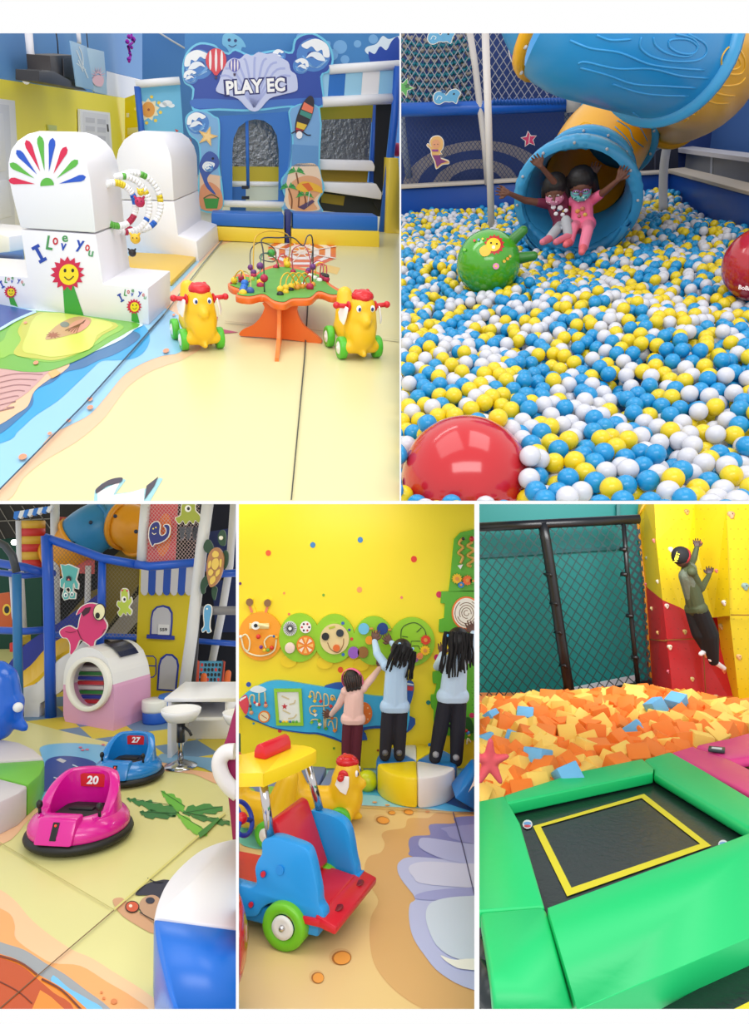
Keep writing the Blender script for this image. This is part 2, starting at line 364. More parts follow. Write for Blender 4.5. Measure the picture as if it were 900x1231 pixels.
# umbrella print
cx, cy = 363, 303
for k, r in enumerate((44, 37, 30, 22, 14, 7)):
    fl.dec(G, [(cx+r*math.cos(a*PI/4+.4), cy+r*.44*math.sin(a*PI/4+.4)) for a in range(8)], .002+.0015*k, c3(246, 240, 238, .3) if k % 2 else c3(232, 98+6*k, 52, .3))
for a in range(8):
    fl.stroke(G, [(cx, cy), (cx+44*math.cos(a*PI/4+.4), cy+19*math.sin(a*PI/4+.4))], 1.2, .012, c3(250, 235, 225, .3))
fl.dec(G, [(392, 318), (409, 322), (405, 330), (390, 326)], .002, c3(240, 200, 110, .3))
# seams
seam = c3(70, 68, 55, .7); seam2 = c3(28, 60, 86, .6)
for pts, wd, m in [([(349, 420), (348, 500), (344, 620)], 1.6, seam), ([(372, 330), (366, 430), (350, 601)], 1.7, seam), ([(372, 330), (377, 290)], 1, seam)]:
    if m is seam and pts[0][0] == 349: continue
    fl.stroke(G, pts, wd, .02, m, smooth=False)
fl.stroke(G, [(272, 283), (243, 318), (197, 378), (178, 398)], 1.2, .02, c3(110, 120, 110, .7), smooth=False)
fl.stroke(G, [(197, 378), (160, 420), (100, 487), (-20, 608)], 1.8, .02, seam2, smooth=False)
fl.stroke(G, [(270, 386), (400, 399), (480, 409)], .8, .02, c3(196, 188, 140, .6), smooth=False)
struct(P, fl, 'floor')

# walls
LW = vplane(P, (-40, 316), (150, 207))
yel = c3(246, 230, 44, .5, bump=.02); blu = c3(84, 142, 205, .6)
def wallprism(mb, pl, pts, t, m): mb.prism([pl.hit(p) for p in pts], -pl.n*t, m)
wl = MB(); wallprism(wl, LW, [(-120, 77), (0, 93), (40, 100), (150, 118), (150, 207), (-120, 360)], .15, yel)
struct(P, wl, 'wall_left')
wu = MB(); wallprism(wu, LW, [(-120, -40), (0, -20), (172, -10), (172, 96), (128, 85), (128, 114), (-120, 77)], .12, blu)
struct(P, wu, 'wall_upper')
BWp = vplane(P, (150, 206), (172, 208))
wb = MB(); wallprism(wb, BWp, [(150, 118), (166, 112), (166, 208), (150, 207)], .12, c3(236, 218, 36, .5)); struct(P, wb, 'wall_corner')
wr = MB(); wallprism(wr, LW, [(127, 85), (170, 97), (170, 121), (127, 114)], .06, c3(222, 226, 236, .6)); struct(P, wr, 'trim_1')
FB = vplane(P, (170, 207), (520, 225))
wf = MB(); wallprism(wf, FB, [(171, -30), (560, -30), (560, 240), (171, 215)], .12, c3(70, 128, 198, .6)); struct(P, wf, 'wall_back')
# doors
d1 = MB(); d1.sgn(LW, [(-50, 112), (18, 121), (28, 300), (-50, 330)], .02, .04, WHITE)
d1.sgn(LW, [(-50, 118), (11, 126), (20, 300), (-50, 330)], .05, .02, c3(220, 222, 234, .5))
for q in ([(-30, 133), (4, 137), (8, 205), (-30, 210)], [(-30, 222), (9, 216), (14, 260), (-30, 272)]): d1.sgn(LW, q, .07, .012, c3(226, 228, 238, .5))
o = B(P, d1, 'door_1', bevel=.006); o['kind'] = 'structure'
d2 = MB(); d2.sgn(LW, [(96, 131), (132, 135.5), (137, 212), (98, 226)], .02, .05, WHITE)
d2.sgn(LW, [(99, 134), (130, 138), (134, 212), (101, 224)], .07, .01, c3(224, 224, 232, .5))
for a, b in ((103, 114), (117, 127)):
    for q in range(4): y = 141+q*10+(a-103)*.12; d2.sgn(LW, [(a, y), (b, y+1.2), (b, y+7), (a, y+6)], .08, .008, c3(200, 200, 210, .5))
o = B(P, d2, 'door_2'); o['kind'] = 'structure'
h = MB(); p = LW.hit((129.5, 153), .14); h.tube([p-Vector((0, 0, .12)), p+Vector((0, 0, .08))], .025, c3(60, 60, 66, .4)); put(P, h.mesh('door_handle'), 'door_handle', o)
sw = MB(); sw.sgn(LW, [(58, 150), (68.5, 151), (68.5, 157), (59, 157)], .01, .03, c3(196, 206, 120, .5)); tag(B(P, sw, 'wall_sign', bevel=.004), 'small pale green plate on the yellow wall above the near foam arch', 'sign')
sw = MB(); sw.sgn(BWp, [(151.5, 136), (154.5, 136), (154.5, 141), (151.5, 141)], .01, .03, WHITE); tag(B(P, sw, 'light_switch', bevel=.004), 'tiny white switch box on the yellow wall near its corner', 'switch')
sw = MB(); sw.sgn(BWp, [(153, 154), (165, 153), (165, 161), (153, 162)], .01, .03, c3(230, 226, 190, .5)); tag(B(P, sw, 'notice_plate', bevel=.004), 'pale notice plate low on the yellow wall behind the far arch', 'sign')
# pipes and loft shelf
def pipe(name, pts, r, m, lab, catg, off=.3, pl=LW, group=None):
    mb = MB(); mb.tube([pl.hit(p, off) for p in pts], r, m); return tag(B(P, mb, name), lab, catg, group)
pipe('white_pipe', [(33, 20), (36, 60), (42, 96)], .06, VW, 'thick white vertical pipe left of the black loft equipment', 'pipe')
pipe('white_pipe', [(93, 20), (95, 52)], .05, VW, 'short white pipe rising behind the swallow picture board', 'pipe', .15)
pipe('guard_rail', [(31, 97), (34, 93), (60, 97), (92, 105)], .055, VW, 'white padded rail along the top of the yellow wall', 'rail', .2)
pipe('black_cable', [(103, 30), (107, 70), (113, 111)], .012, c3(30, 30, 34), 'thin black cable hanging in front of the picture boards', 'cable', .5)
pipe('black_cable', [(66, 30), (69, 50), (70, 66)], .012, c3(30, 30, 34), 'short black cable dropping to the loft loudspeaker', 'cable', .3)
pipe('steel_cable', [(186, 36), (205, 48), (222, 58)], .03, c3(190, 195, 205, .3), 'pale slanting cable over the corner beside the wave sign', 'cable', .3, FB)
blk = c3(30, 30, 36, .5)
eq = MB(); eq.sgn(LW, [(60, 67), (88, 66), (92, 103), (62, 90)], .25, .35, c3(46, 40, 42, .5)); e = B(P, eq, 'loudspeaker', bevel=.01); tag(e, 'black box loudspeaker standing on the loft behind the boards', 'loudspeaker')
g = MB(); g.sgn(LW, [(76, 70), (87, 69), (90, 96), (77, 92)], .61, .01, c3(95, 92, 96, .6)); put(P, g.mesh('speaker_grille'), 'speaker_grille', e)
eq = MB(); eq.sgn(LW, [(47, 85), (66, 86), (104, 108), (104, 109), (47, 98)], .45, .3, blk); eq.sgn(LW, [(50, 84), (60, 85), (60, 90), (50, 89)], .5, .2, blk); tag(B(P, eq, 'black_case', bevel=.01), 'low black equipment case lying along the wall top', 'case')
sb = c3(150, 190, 224, .4)
b1 = MB(); b1.sgn(LW, [(85.5, 49), (104, 56), (113, 108), (93, 104)], .8, .03, sb); e = B(P, b1, 'picture_board', bevel=.004); tag(e, 'light blue picture board with a white swallow outline', 'picture')
g = MB()
for q in ([(92, 60), (98, 75), (106, 94)], [(94, 72), (98, 80), (103, 84)], [(95, 56), (99, 66), (100, 78)], [(92, 76), (97, 80), (100, 86)]): g.stroke(LW, q, 1.3, .835, c3(225, 235, 242))
put(P, g.mesh('swallow_drawing'), 'swallow_drawing', e)
b1 = MB(); b1.sgn(LW, [(104.5, 57), (125, 62), (129, 114), (113, 110)], .75, .03, c3(176, 206, 230, .4)); e = B(P, b1, 'picture_board', bevel=.004); tag(e, 'light blue picture board with a pink lotus flower', 'picture')
g = MB()
for a in range(9):
    t = -PI/2+(a-4)*.42; g.dec(LW, [(118+(3*math.cos(t+.25)), 91+3*math.sin(t+.25)), (118+10*math.cos(t), 92+13*math.sin(t)), (118+3*math.cos(t-.25), 91+3*math.sin(t-.25))], .79+.001*a, c3(232, 178, 196) if a % 2 else c3(240, 205, 214))
g.dec(LW, [(111, 95), (118, 90), (125, 95), (122, 104), (114, 102)], .805, c3(236, 190, 200), True)
put(P, g.mesh('lotus_drawing'), 'lotus_drawing', e)
# foil balloon
fb = MB(); fm = mat((150, 40, 175), .15, metal=.7)
q = [LW.hit((158, 42), 1.0), LW.hit((161, 50), 1.0), LW.hit((154, 56), 1.0), LW.hit((157, 66), 1.0), LW.hit((155, 74), 1.0)]
fb.sph(LW.hit((155, 44), 1.0), .06, fm); fb.sph(LW.hit((160, 47), 1.0), .075, fm); fb.sph(LW.hit((153, 50), 1.0), .06, fm); fb.sph(LW.hit((158, 57), 1.0), .05, fm); fb.sph(LW.hit((156, 64), 1), .045, fm); fb.sph(LW.hit((155, 71), 1), .06, fm); fb.tube(q, .035, fm)
tag(B(P, fb, 'foil_balloon'), 'twisted shiny purple foil balloon hanging near the blue corner', 'balloon')
# foam arches
A1 = vplane(P, (0, 367), (179, 391)); dv = P.fl(205, 366)-P.fl(179, 391); dep = dv.length; dvn = -A1.n
def arch(name, label, pl, up, low, seam, dvec, M=VW):
    b0 = P.fl(*low[0]); t = thing(P, name, (b0.x, b0.y, 0), label, 'foam arch')
    mb = MB(); mb.prism([pl.hit(p) for p in up], dvec, M); B(P, mb, 'upper_block', t, bevel=.012)
    mb = MB(); mb.prism([pl.hit(p) for p in low], dvec, M); B(P, mb, 'base_block', t, bevel=.012)
    return t
up = [(24.5, 274), (14, 233), (10, 212), (9.5, 196), (13, 180), (21, 169), (33, 161), (47, 157.5), (62, 158.5), (76, 163), (88, 171), (98, 183), (104, 198), (108, 215), (111, 240), (115, 280)]
low = [(-50, 361), (-50, 327), (33, 333), (24.5, 276), (115, 282), (124, 341), (178, 346), (179, 391)]
dvec = A1.n*-1*abs(dv.dot(A1.n))+Vector((0, 0, 0)); dvec = dv
near = arch('foam_arch', 'near white foam arch with the fan of coloured petals and sunflowers', A1, up, low, None, dvec)
# petals
fp = MB(); cols = [(214, 30, 76), (92, 178, 66), (32, 84, 196), (214, 30, 76), (92, 178, 66), (32, 84, 196), (214, 30, 76), (92, 178, 66), (32, 84, 196)]
tips = Z1([(40, 700), (45, 625), (75, 565), (118, 520), (178, 500), (237, 510), (298, 550), (350, 610), (385, 685)])
inn = Z1([(158, 717), (155, 692), (166, 674), (181, 662), (200, 658), (220, 662), (240, 672), (255, 692), (265, 716)])
for k in range(9):
    a = Vector((*inn[k], 0)); b = Vector((*tips[k], 0)); d = (b-a).normalized(); n = Vector((-d.y, d.x, 0)); L = (b-a).length; W = 4.3
    pts = [a]+[a+d*L*t+n*W*s_ for t, s_ in ((.5, .55), (.8, .95), (.93, .75))]+[b+d*.5]+[a+d*L*t-n*W*s_ for t, s_ in ((.93, .75), (.8, .95), (.5, .55))]
    fp.dec(A1, [(q.x, q.y) for q in pts], .004, c3(*cols[k]))
fp.dec(A1, Z1([(182, 727)])+Z1(circ(212, 722, 31, 33, 14, 0, PI, 2*PI)), .004, c3(92, 178, 66))
put(P, fp.mesh('petal_fan'), 'petal_fan', near)
def flower(name, parent, cx, cy, r, base, w0, w1, pl, off=.004):
    mb = MB(); mb.dec(pl, [(cx-w0, cy+r*.5), (cx+w0, cy+r*.5), (base[0]+w1, base[1]+1), (base[0]-w1, base[1]-2)], off, c3(62, 160, 60))
    mb.dec(pl, star(cx, cy, r, r*.74, 15), off+.002, c3(208, 28, 72)); mb.dec(pl, circ(cx+r*.08, cy+r*.05, r*.56, r*.6, 24), off+.004, c3(246, 220, 30))
    for s_ in (-1, 1): mb.dec(pl, circ(cx+r*.08+s_*r*.22, cy-r*.18, r*.08, r*.11, 10), off+.006, c3(40, 30, 30))
    mb.stroke(pl, [(cx-r*.18, cy+r*.18), (cx+r*.08, cy+r*.36), (cx+r*.36, cy+r*.14)], max(r*.06, .5), off+.006, c3(60, 30, 30))
    put(P, mb.mesh(name), name, parent)
def love(parent, k, ox, oy, pl, off=.004):
    mb = MB(); L = [('I', 0, 0, 15, 20, -.45, (24, 66, 170)), ('L', 13, -13, 8, 17, .15, (70, 150, 84)), ('o', 19.5, -15, 6.5, 9, 0, (200, 30, 50)), ('v', 29, -8, 7, 9, .15, (30, 70, 180)), ('e', 31, -18, 7, 8, -.1, (70, 150, 84)), ('y', 49, -9, 9.5, 14, .15, (30, 70, 180)), ('o', 58, -7, 5.5, 8, .1, (210, 50, 50)), ('u', 62, 0, 6, 7, .2, (90, 160, 110))]
    for ch, dx, dy, w_, h_, rot, c in L[1:]: text_on(mb, pl, (ox+dx*k, oy+dy*k), w_*k, ch, c3(*c), off, bold=.02, rot=rot, hpx=h_*k)
    r = -.5; f = lambda x, y: (ox+k*(x*math.cos(r)-y*math.sin(r)), oy+k*(x*math.sin(r)+y*math.cos(r))); b_ = c3(24, 66, 170)
    mb.dec(pl, [f(*p) for p in [(-5, -11), (5, -11), (5, -7), (2, -7), (2, 7), (5, 7), (5, 11), (-5, 11), (-5, 7), (-2, 7), (-2, -7), (-5, -7)]], off, b_)
    put(P, mb.mesh('love_lettering'), 'love_lettering', parent)
flower('sunflower_print', near, 81, 329, 21, (89, 378), 6, 11.5, A1); love(near, 1.0, 47, 305, A1)
flower('sunflower_print', near, 161, 368.5, 9.5, (163, 388), 3, 5, A1); love(near, .47, 145, 358, A1)
flower('sunflower_print', near, 12.5, 351, 8, (17, 368), 2.5, 4.5, A1); love(near, .42, 2, 342, A1)
A2 = vplane(P, (150, 303), (239, 315)); dv2 = P.fl(263, 291)-P.fl(239, 315)
up2 = [(144, 240), (140, 210), (139.5, 192), (142, 180), (149, 168), (160, 160), (172, 157), (184, 159), (194, 166), (202, 178), (206, 192), (209, 241)]
low2 = [(140, 302), (144, 241), (209, 242), (214, 283), (236, 290), (239, 315)]
far = arch('foam_arch', 'plain far white foam arch with one step, beside the facade', A2, up2, low2, None, dv2)
# hoops strung between the arches
hc = [(140, 246, 24), (150, 246, 31), (163, 243, 32)]
cm = [c3(244, 244, 246), c3(24, 96, 196), c3(244, 244, 246), c3(226, 200, 40), c3(244, 244, 246), c3(90, 170, 60), c3(244, 244, 246), c3(176, 30, 70)]
labs = ['spinning hoop wrapped in coloured tape, closest to the near arch', 'middle spinning hoop with green and red tape', 'spinning hoop with yellow and blue tape, closest to the far arch']
for i, (x, y, r) in enumerate(hc):
    c = A1.hit((x, y), -.5-.25*i); R = r*P.mpp(c); nrm = Vector((.55, -1, 0)).normalized(); M = frameM(c, nrm); mb = MB(); n = 48
    for k in range(n):
        a = [M @ Vector((R*math.cos(2*PI*(k+j)/n), R*math.sin(2*PI*(k+j)/n), 0)) for j in (0, 1)]
        mb.tube(a, .03, cm[((k+i*5)//4) % 8] if (k//4) % 2 else cm[0], 8)
    tag(B(P, mb, 'spinning_hoop'), labs[i], 'hoop', 'taped hoops between the arches')
def plush(px, py, r, c1, lab, off):
    mb = MB(); c = A1.hit((px, py), off); R = r*P.mpp(c); mb.sph(c, R, c1); t = put(P, mb.mesh('hanging_toy'), 'hanging_toy'); tag(t, lab, 'toy', 'toys hung between the arches')
    e = MB()
    for s_ in (-1, 1): e.sph(c+Vector((s_*R*.35, -R*.85, R*.25)), R*.14, c3(30, 20, 20), n=8, k=6)
    put(P, e.mesh('eyes'), 'eyes', t); e = MB()
    for s_ in (-1, 1): e.cap(c+Vector((s_*R*.6, 0, R*.6)), R*.3, c+Vector((s_*R*.9, 0, R*1.0)), R*.2, c1)
    put(P, e.mesh('ears'), 'ears', t)
plush(162.5, 287, 6, c3(226, 180, 40), 'yellow smiling ball toy hanging under the hoops', -.35)
plush(168, 243, 6, c3(186, 34, 84), 'crimson plush toy hung inside the hoops', -.6)
plush(169, 231, 4, c3(230, 196, 40), 'small yellow plush toy at the top of the hoops', -.6)
plush(159, 304, 4.5, c3(34, 26, 34), 'small black toy hanging low beside the near arch', -.35)
# ramp and mats
def pad(name, pts, z, m, lab, catg, side=None, bev=.012):
    mb = MB(); mb.prism([P.fl(*p, z) for p in pts], (0, 0, -z), m, side=side); return tag(B(P, mb, name, bevel=bev), lab, catg)
pad('yellow_mat', [(140, 318), (160, 303), (237, 307), (206, 338), (190, 332), (148, 330)], .06, c3(226, 184, 56, .4), 'golden yellow mat on the floor between the two arches', 'mat')
pad('blue_mat', [(-40, 310), (28, 299), (28, 311), (-40, 326)], .08, c3(48, 120, 200, .4), 'bright blue mat at the left edge behind the near arch', 'mat')
mb = MB(); mb.prism([A1.hit(p, -1.2) for p in [(-60, 276), (-2, 281), (11, 284), (12, 303), (-60, 310)]], A1.n*-.8, VW); tag(B(P, mb, 'foam_block', bevel=.02), 'white foam block at the left edge in front of the white door', 'foam block')

# ------------------------------------------------ facade
V = vplane(P, (210, 270), (470, 278)); n0 = V.n
base = P.fl(320, 274)
fac = thing(P, 'play_facade', base, 'blue underwater play house facade lettered above its arched doorway', 'play house')
rim = c3(110, 200, 235, .35); navy = c3(38, 74, 168, .4); nav2 = c3(58, 112, 196, .4)
hdr = [(182, 150), (186, 110), (205, 75), (240, 55), (285, 62), (300, 75), (330, 88), (352, 75), (400, 95), (440, 85), (490, 78), (530, 85), (540, 45), (575, 25), (610, 28), (650, 60), (665, 110), (650, 150), (628, 165), (628, 262), (520, 262), (410, 275), (300, 272), (215, 270), (215, 205), (190, 185)]
def inset(pts, k):
    cx = sum(p[0] for p in pts)/len(pts); cy = sum(p[1] for p in pts)/len(pts)
    out = []
    P_ = [Vector((*p, 0)) for p in pts]; N = len(P_); area_ = sum(P_[i].x*P_[(i+1) % N].y-P_[(i+1) % N].x*P_[i].y for i in range(N))
    s_ = -1 if area_ > 0 else 1
    for i in range(N):
        t = (P_[(i+1) % N]-P_[i-1]).normalized(); nn = Vector((t.y, -t.x, 0))*s_*k; out.append((P_[i].x+nn.x, P_[i].y+nn.y))
    return out
mb = MB(); mb.sgn(V, Z2(hdr), 0, .08, rim, True, n=3); mb.dec(V, Z2(inset(hdr, 7)), .083, navy, True, 3)
mb.dec(V, Z2([(222, 235), (410, 240), (622, 232), (622, 256), (520, 256), (410, 268), (300, 265), (222, 264)]), .085, nav2, True)
B(P, mb, 'header_board', fac)
def wave(mb, cx, cy, r, pl, off, fl_=1, Zf=Z2):
    """a curling wave: blue body, white foam crest and pale streaks"""
    mb.dec(pl, Zf(circ(cx, cy, r, r, 20)), off, c3(74, 132, 205)); mb.dec(pl, Zf([(cx-fl_*r*.95, cy+r*.1), (cx-fl_*r*.8, cy-r*.6), (cx-fl_*r*.1, cy-r*.95), (cx+fl_*r*.7, cy-r*.6), (cx+fl_*r*.4, cy-r*.35), (cx+fl_*r*.1, cy-r*.5), (cx-fl_*r*.2, cy-r*.2), (cx-fl_*r*.5, cy-r*.3), (cx-fl_*r*.6, cy+r*.1)]), off+.003, c3(244, 247, 252), True)
    mb.dec(pl, Zf([(cx-fl_*r*.7, cy+r*.35), (cx-fl_*r*.4, cy-r*.1), (cx+fl_*r*.1, cy-r*.15), (cx+fl_*r*.45, cy+r*.2), (cx+fl_*r*.1, cy+r*.1), (cx-fl_*r*.25, cy+r*.3)]), off+.003, c3(236, 243, 252), True)
    for k in range(3): mb.stroke(pl, Zf([(cx-fl_*r*(.8-.2*k), cy+r*(.3+.15*k)), (cx-fl_*r*(.2-.1*k), cy+r*(.75-.02*k)), (cx+fl_*r*(.55+.05*k), cy+r*(.45-.2*k))]), 1.6, off+.004, c3(150-20*k, 195-10*k, 240))
    mb.dec(pl, Zf(circ(cx+fl_*r*.1, cy-r*.02, r*.28, r*.2, 14)), off+.002, c3(40, 74, 160))
for a_ in ((235, 125, 48, V, .086), (600, 95, 54, V, .086, -1), (560, 130, 26, V, .09, -1), (210, 165, 24, V, .09), (490, 98, 22, V, .086, 1)): mb = MB(); wave(mb, *a_); put(P, mb.mesh('wave_print'), 'wave_print', fac)
shell = [(290, 210), (300, 180), (310, 150), (325, 118), (345, 105), (365, 108), (385, 92), (405, 98), (425, 86), (450, 92), (475, 90), (498, 105), (520, 118), (528, 145), (545, 160), (550, 200), (540, 212), (500, 222), (460, 235), (425, 272), (395, 270), (360, 235), (320, 222)]
mb = MB(); mb.sgn(V, Z2(shell), .085, .03, c3(198, 206, 240, .35), True, n=3)
for k in range(9):
    t = PI+.32+k*(PI-.64)/8; mb.stroke(V, Z2([(412, 262), (412+62*math.cos(t)*1.2, 190+70*math.sin(t)*.9), (415+118*math.cos(t), 190+88*math.sin(t))]), 2.6, .117, c3(168, 178, 228, .4))
sh_ = B(P, mb, 'shell_sign', fac)
mb = MB(); mb.v = []; text_on(mb, V, (307.3, 103.5), 76, 'PLAY EC', c3(32, 36, 110), .119, bold=.11, rot=-.06, hpx=20.5, sp=1.05)
text_on(mb, V, (307.3, 103.5), 71, 'PLAY EC', c3(250, 250, 252), .123, bold=.045, rot=-.06, hpx=17, sp=1.08); put(P, mb.mesh('lettering'), 'lettering', sh_)
mb = MB()
for (cx, cy, rx, ry, by) in [(290, 112, 33, 38, 172), (349, 128, 18, 21, 162)]:
    cc = (220, 70, 84) if rx > 20 else (110, 110, 190)
    mb.dec(V, Z2([(cx-rx*.85, cy+ry*.4), (cx+rx*.85, cy+ry*.4), (cx+4, by-12), (cx-4, by-12)]), .12, c3(*cc)); mb.dec(V, Z2(circ(cx, cy, rx, ry)), .121, c3(*cc))
    for k in (-.55, 0, .55): mb.dec(V, Z2(circ(cx+k*rx, cy, rx*.13, ry*(.97-.25*abs(k)), 14)), .124, c3(246, 236, 240))
    mb.sgn(V, Z2([(cx-4, by-8), (cx+4, by-8), (cx+3, by), (cx-3, by)]), .12, .01, c3(70, 50, 80))
put(P, mb.mesh('balloon_print'), 'balloon_print', fac)
# side columns
lc = [(192, 310), (198, 285), (225, 270), (262, 275), (285, 290), (300, 300), (303, 350), (300, 440), (312, 520), (308, 590), (240, 590), (232, 520), (238, 430), (232, 375), (205, 350)]
rc_ = [(528, 262), (620, 262), (620, 450), (636, 520), (616, 560), (626, 600), (505, 592), (512, 560), (500, 520), (498, 490), (525, 450), (532, 370), (526, 320)]
mb = MB(); mb.sgn(V, Z2(lc), .06, .07, rim, True, n=3); mb.dec(V, Z2(inset(lc, 5)), .133, c3(124, 176, 224, .4), True, 3)
mb.dec(V, Z2([(238, 470), (303, 480), (306, 585), (242, 585), (238, 520)]), .136, c3(232, 196, 168)); mb.dec(V, Z2([(240, 520), (270, 500), (306, 530), (306, 585), (244, 585)]), .138, c3(222, 150, 112), True)
left = B(P, mb, 'left_column_board', fac)
mb = MB(); wave(mb, 232, 312, 36, V, .136); mb.sgn(V, Z2(star(263, 355, 34, 13, 5, -1.3)), .142, .015, c3(240, 196, 120)); mb.dec(V, Z2(star(263, 355, 20, 8, 5, -1.3)), .16, c3(250, 214, 150)); put(P, mb.mesh('starfish_print'), 'starfish_print', left)
mb = MB(); mb.dec(V, Z2([(236, 450), (250, 415), (272, 402), (296, 420), (298, 450), (275, 470), (262, 495), (290, 540), (262, 520), (246, 485)]), .142, c3(60, 90, 170), True)
mb.dec(V, Z2([(246, 452), (258, 435), (285, 440), (280, 456), (262, 468)]), .145, c3(236, 240, 248), True); mb.dec(V, Z2(circ(280, 425, 4)), .147, c3(20, 24, 50)); wave(mb, 268, 455, 14, V, .148)
mb.dec(V, Z2([(250, 552), (300, 552), (294, 584), (258, 584)]), .142, c3(64, 150, 70)); mb.stroke(V, Z2([(250, 552), (275, 540), (300, 552)]), 1.2, .144, c3(40, 90, 50)); put(P, mb.mesh('dolphin_print'), 'dolphin_print', left)
mb = MB(); mb.sgn(V, Z2(rc_), .06, .07, rim, True, n=3); mb.dec(V, Z2(inset(rc_, 5)), .133, c3(120, 170, 222, .4), True, 3)
mb.dec(V, Z2([(532, 380), (615, 385), (615, 450), (530, 450)]), .136, c3(96, 150, 208)); mb.dec(V, Z2([(530, 452), (575, 440), (614, 450), (628, 520), (612, 560), (616, 590), (520, 585), (512, 520)]), .136, c3(240, 214, 190), True)
mb.dec(V, Z2([(525, 510), (570, 480), (618, 490), (626, 525), (600, 560), (610, 588), (530, 584)]), .138, c3(230, 170, 128), True); right = B(P, mb, 'right_column_board', fac)
mb = MB(); sbp = [(592, 225), (602, 240), (598, 280), (578, 325), (555, 350), (542, 340), (545, 300), (562, 255), (580, 232)]
mb.sgn(V, Z2(sbp), .136, .02, c3(40, 36, 50), True, n=3); mb.dec(V, Z2([(570, 245), (600, 262), (596, 282), (562, 268)]), .158, c3(232, 120, 90)); mb.dec(V, Z2([(560, 270), (596, 284), (590, 300), (556, 284)]), .158, c3(60, 140, 130)); mb.dec(V, Z2([(548, 308), (580, 318), (570, 334), (545, 326)]), .158, c3(226, 190, 60)); mb.dec(V, Z2([(545, 326), (568, 336), (558, 348), (544, 340)]), .158, c3(200, 50, 50))
mb.dec(V, Z2(circ(555, 350, 10, 12)), .16, c3(240, 240, 246)); mb.stroke(V, Z2([(530, 345), (555, 335), (580, 350), (592, 350)]), 1.5, .162, c3(30, 30, 60)); put(P, mb.mesh('surfboard_print'), 'surfboard_print', right)
mb = MB()
for (tx, ty, bx, by_) in [(545, 470, 552, 580), (520, 520, 530, 585), (572, 545, 566, 585)]:
    mb.stroke(V, Z2([(tx, ty), ((tx+bx)/2+6, (ty+by_)/2), (bx, by_)]), 1.8, .142, c3(130, 80, 50))
    for k in range(7):
        t = PI+.1+k*(PI-.2)/6; L = 30 if ty < 560 else 14; mb.dec(V, Z2([(tx, ty-3), (tx+L*.6*math.cos(t), ty+L*.6*math.sin(t)-4), (tx+L*math.cos(t), ty+L*math.sin(t)*.6+8), (tx+L*.55*math.cos(t), ty+L*.5*math.sin(t)+3)]), .146+.0005*k, c3(44, 140, 76) if k % 2 else c3(70, 170, 84))
mb.dec(V, Z2([(545, 520), (560, 500), (590, 500), (622, 515), (628, 535), (600, 528), (570, 532)]), .15, c3(240, 186, 60), True); mb.dec(V, Z2([(562, 506), (585, 502), (600, 524), (585, 530)]), .152, c3(226, 110, 50)); mb.stroke(V, Z2([(588, 528), (580, 580)]), 1, .15, c3(230, 230, 230))
mb.dec(V, Z2([(550, 580), (596, 556), (604, 562), (570, 588)]), .15, c3(90, 70, 110)); put(P, mb.mesh('palm_print'), 'palm_print', right)
# door panel with arched opening
outer = Z2([(300, 290), (528, 275), (524, 420), (505, 565), (310, 562), (306, 420)])
def ringpoly(mb, pl, outr, inr, off, t, m):
    """solid panel with a hole: bridge two loops with equal counts"""
    n = len(outr); f1 = [pl.hit(p, off+t) for p in outr]; f2 = [pl.hit(p, off+t) for p in inr]; b1 = [q-pl.n*t for q in f1]; b2 = [q-pl.n*t for q in f2]
    vs = f1+f2+b1+b2; fs = []
    for i in range(n):
        j = (i+1) % n; fs += [(i, j, n+j, n+i), (2*n+j, 2*n+i, 3*n+i, 3*n+j), (n+i, n+j, 3*n+j, 3*n+i), (j, i, 2*n+i, 2*n+j)]
    mb.add(vs, fs, m)
N_ = 28; inn_ = []; out_ = []
ol = [(300, 290), (415, 283), (528, 275), (524, 420), (505, 565), (408, 563), (310, 562), (306, 420)]
il = [(352, 340), (415, 300), (478, 335), (490, 400), (488, 560), (415, 560), (342, 560), (342, 400)]
ic = []
arcp = [(342+0, 400), (346, 360), (362, 325), (388, 306), (415, 300), (442, 304), (468, 322), (484, 352), (490, 400), (490, 480), (488, 558), (440, 560), (390, 560), (342, 558), (342, 480)]
oc = [(304, 400), (300, 330), (300, 290), (350, 287), (415, 283), (470, 279), (528, 275), (527, 330), (524, 400), (515, 480), (505, 572), (440, 572), (390, 572), (310, 572), (308, 480)]
mb = MB(); ringpoly(mb, V, Z2(oc), Z2(arcp), .0, .05, c3(40, 112, 196, .4)); B(P, mb, 'door_panel', fac)
mb = MB(); mb.tube([V.hit(p, .02) for p in Z2([(388, 300), (390, 420), (392, 520)])], .03, c3(30, 100, 190)); put(P, mb.mesh('door_post'), 'door_post', fac)
# silver crinkled netting and yellow base behind the opening
silv = mat((120, 124, 130), .25, metal=.6, bump=.9, bscale=14)
mb = MB(); mb.sgn(V, Z2([(340, 290), (500, 290), (500, 470), (340, 470)]), -.5, .03, silv); put(P, mb.mesh('silver_curtain'), 'silver_curtain', fac)
mb = MB(); mb.sgn(V, Z2([(335, 450), (500, 452), (500, 500), (335, 500)]), -.42, .05, c3(200, 178, 40)); put(P, mb.mesh('yellow_bar'), 'yellow_bar', fac)
mb = MB(); mb.sgn(V, Z2([(385, 515), (500, 515), (500, 600), (385, 600)]), -.3, .05, c3(206, 214, 200)); mb.sgn(V, Z2([(335, 515), (385, 515), (385, 600), (335, 600)]), -.3, .05, c3(44, 110, 190)); put(P, mb.mesh('inner_board'), 'inner_board', fac)
def beam(mb, a, b, r, m, off=0, pl=V):
    mb.tube([pl.hit(a, off), pl.hit(b, off)], r, m, 12)
mb = MB(); beam(mb, *Z2([(335, 505), (500, 507)]), .045, WHITE, -.25); put(P, mb.mesh('white_rail'), 'white_rail', fac)
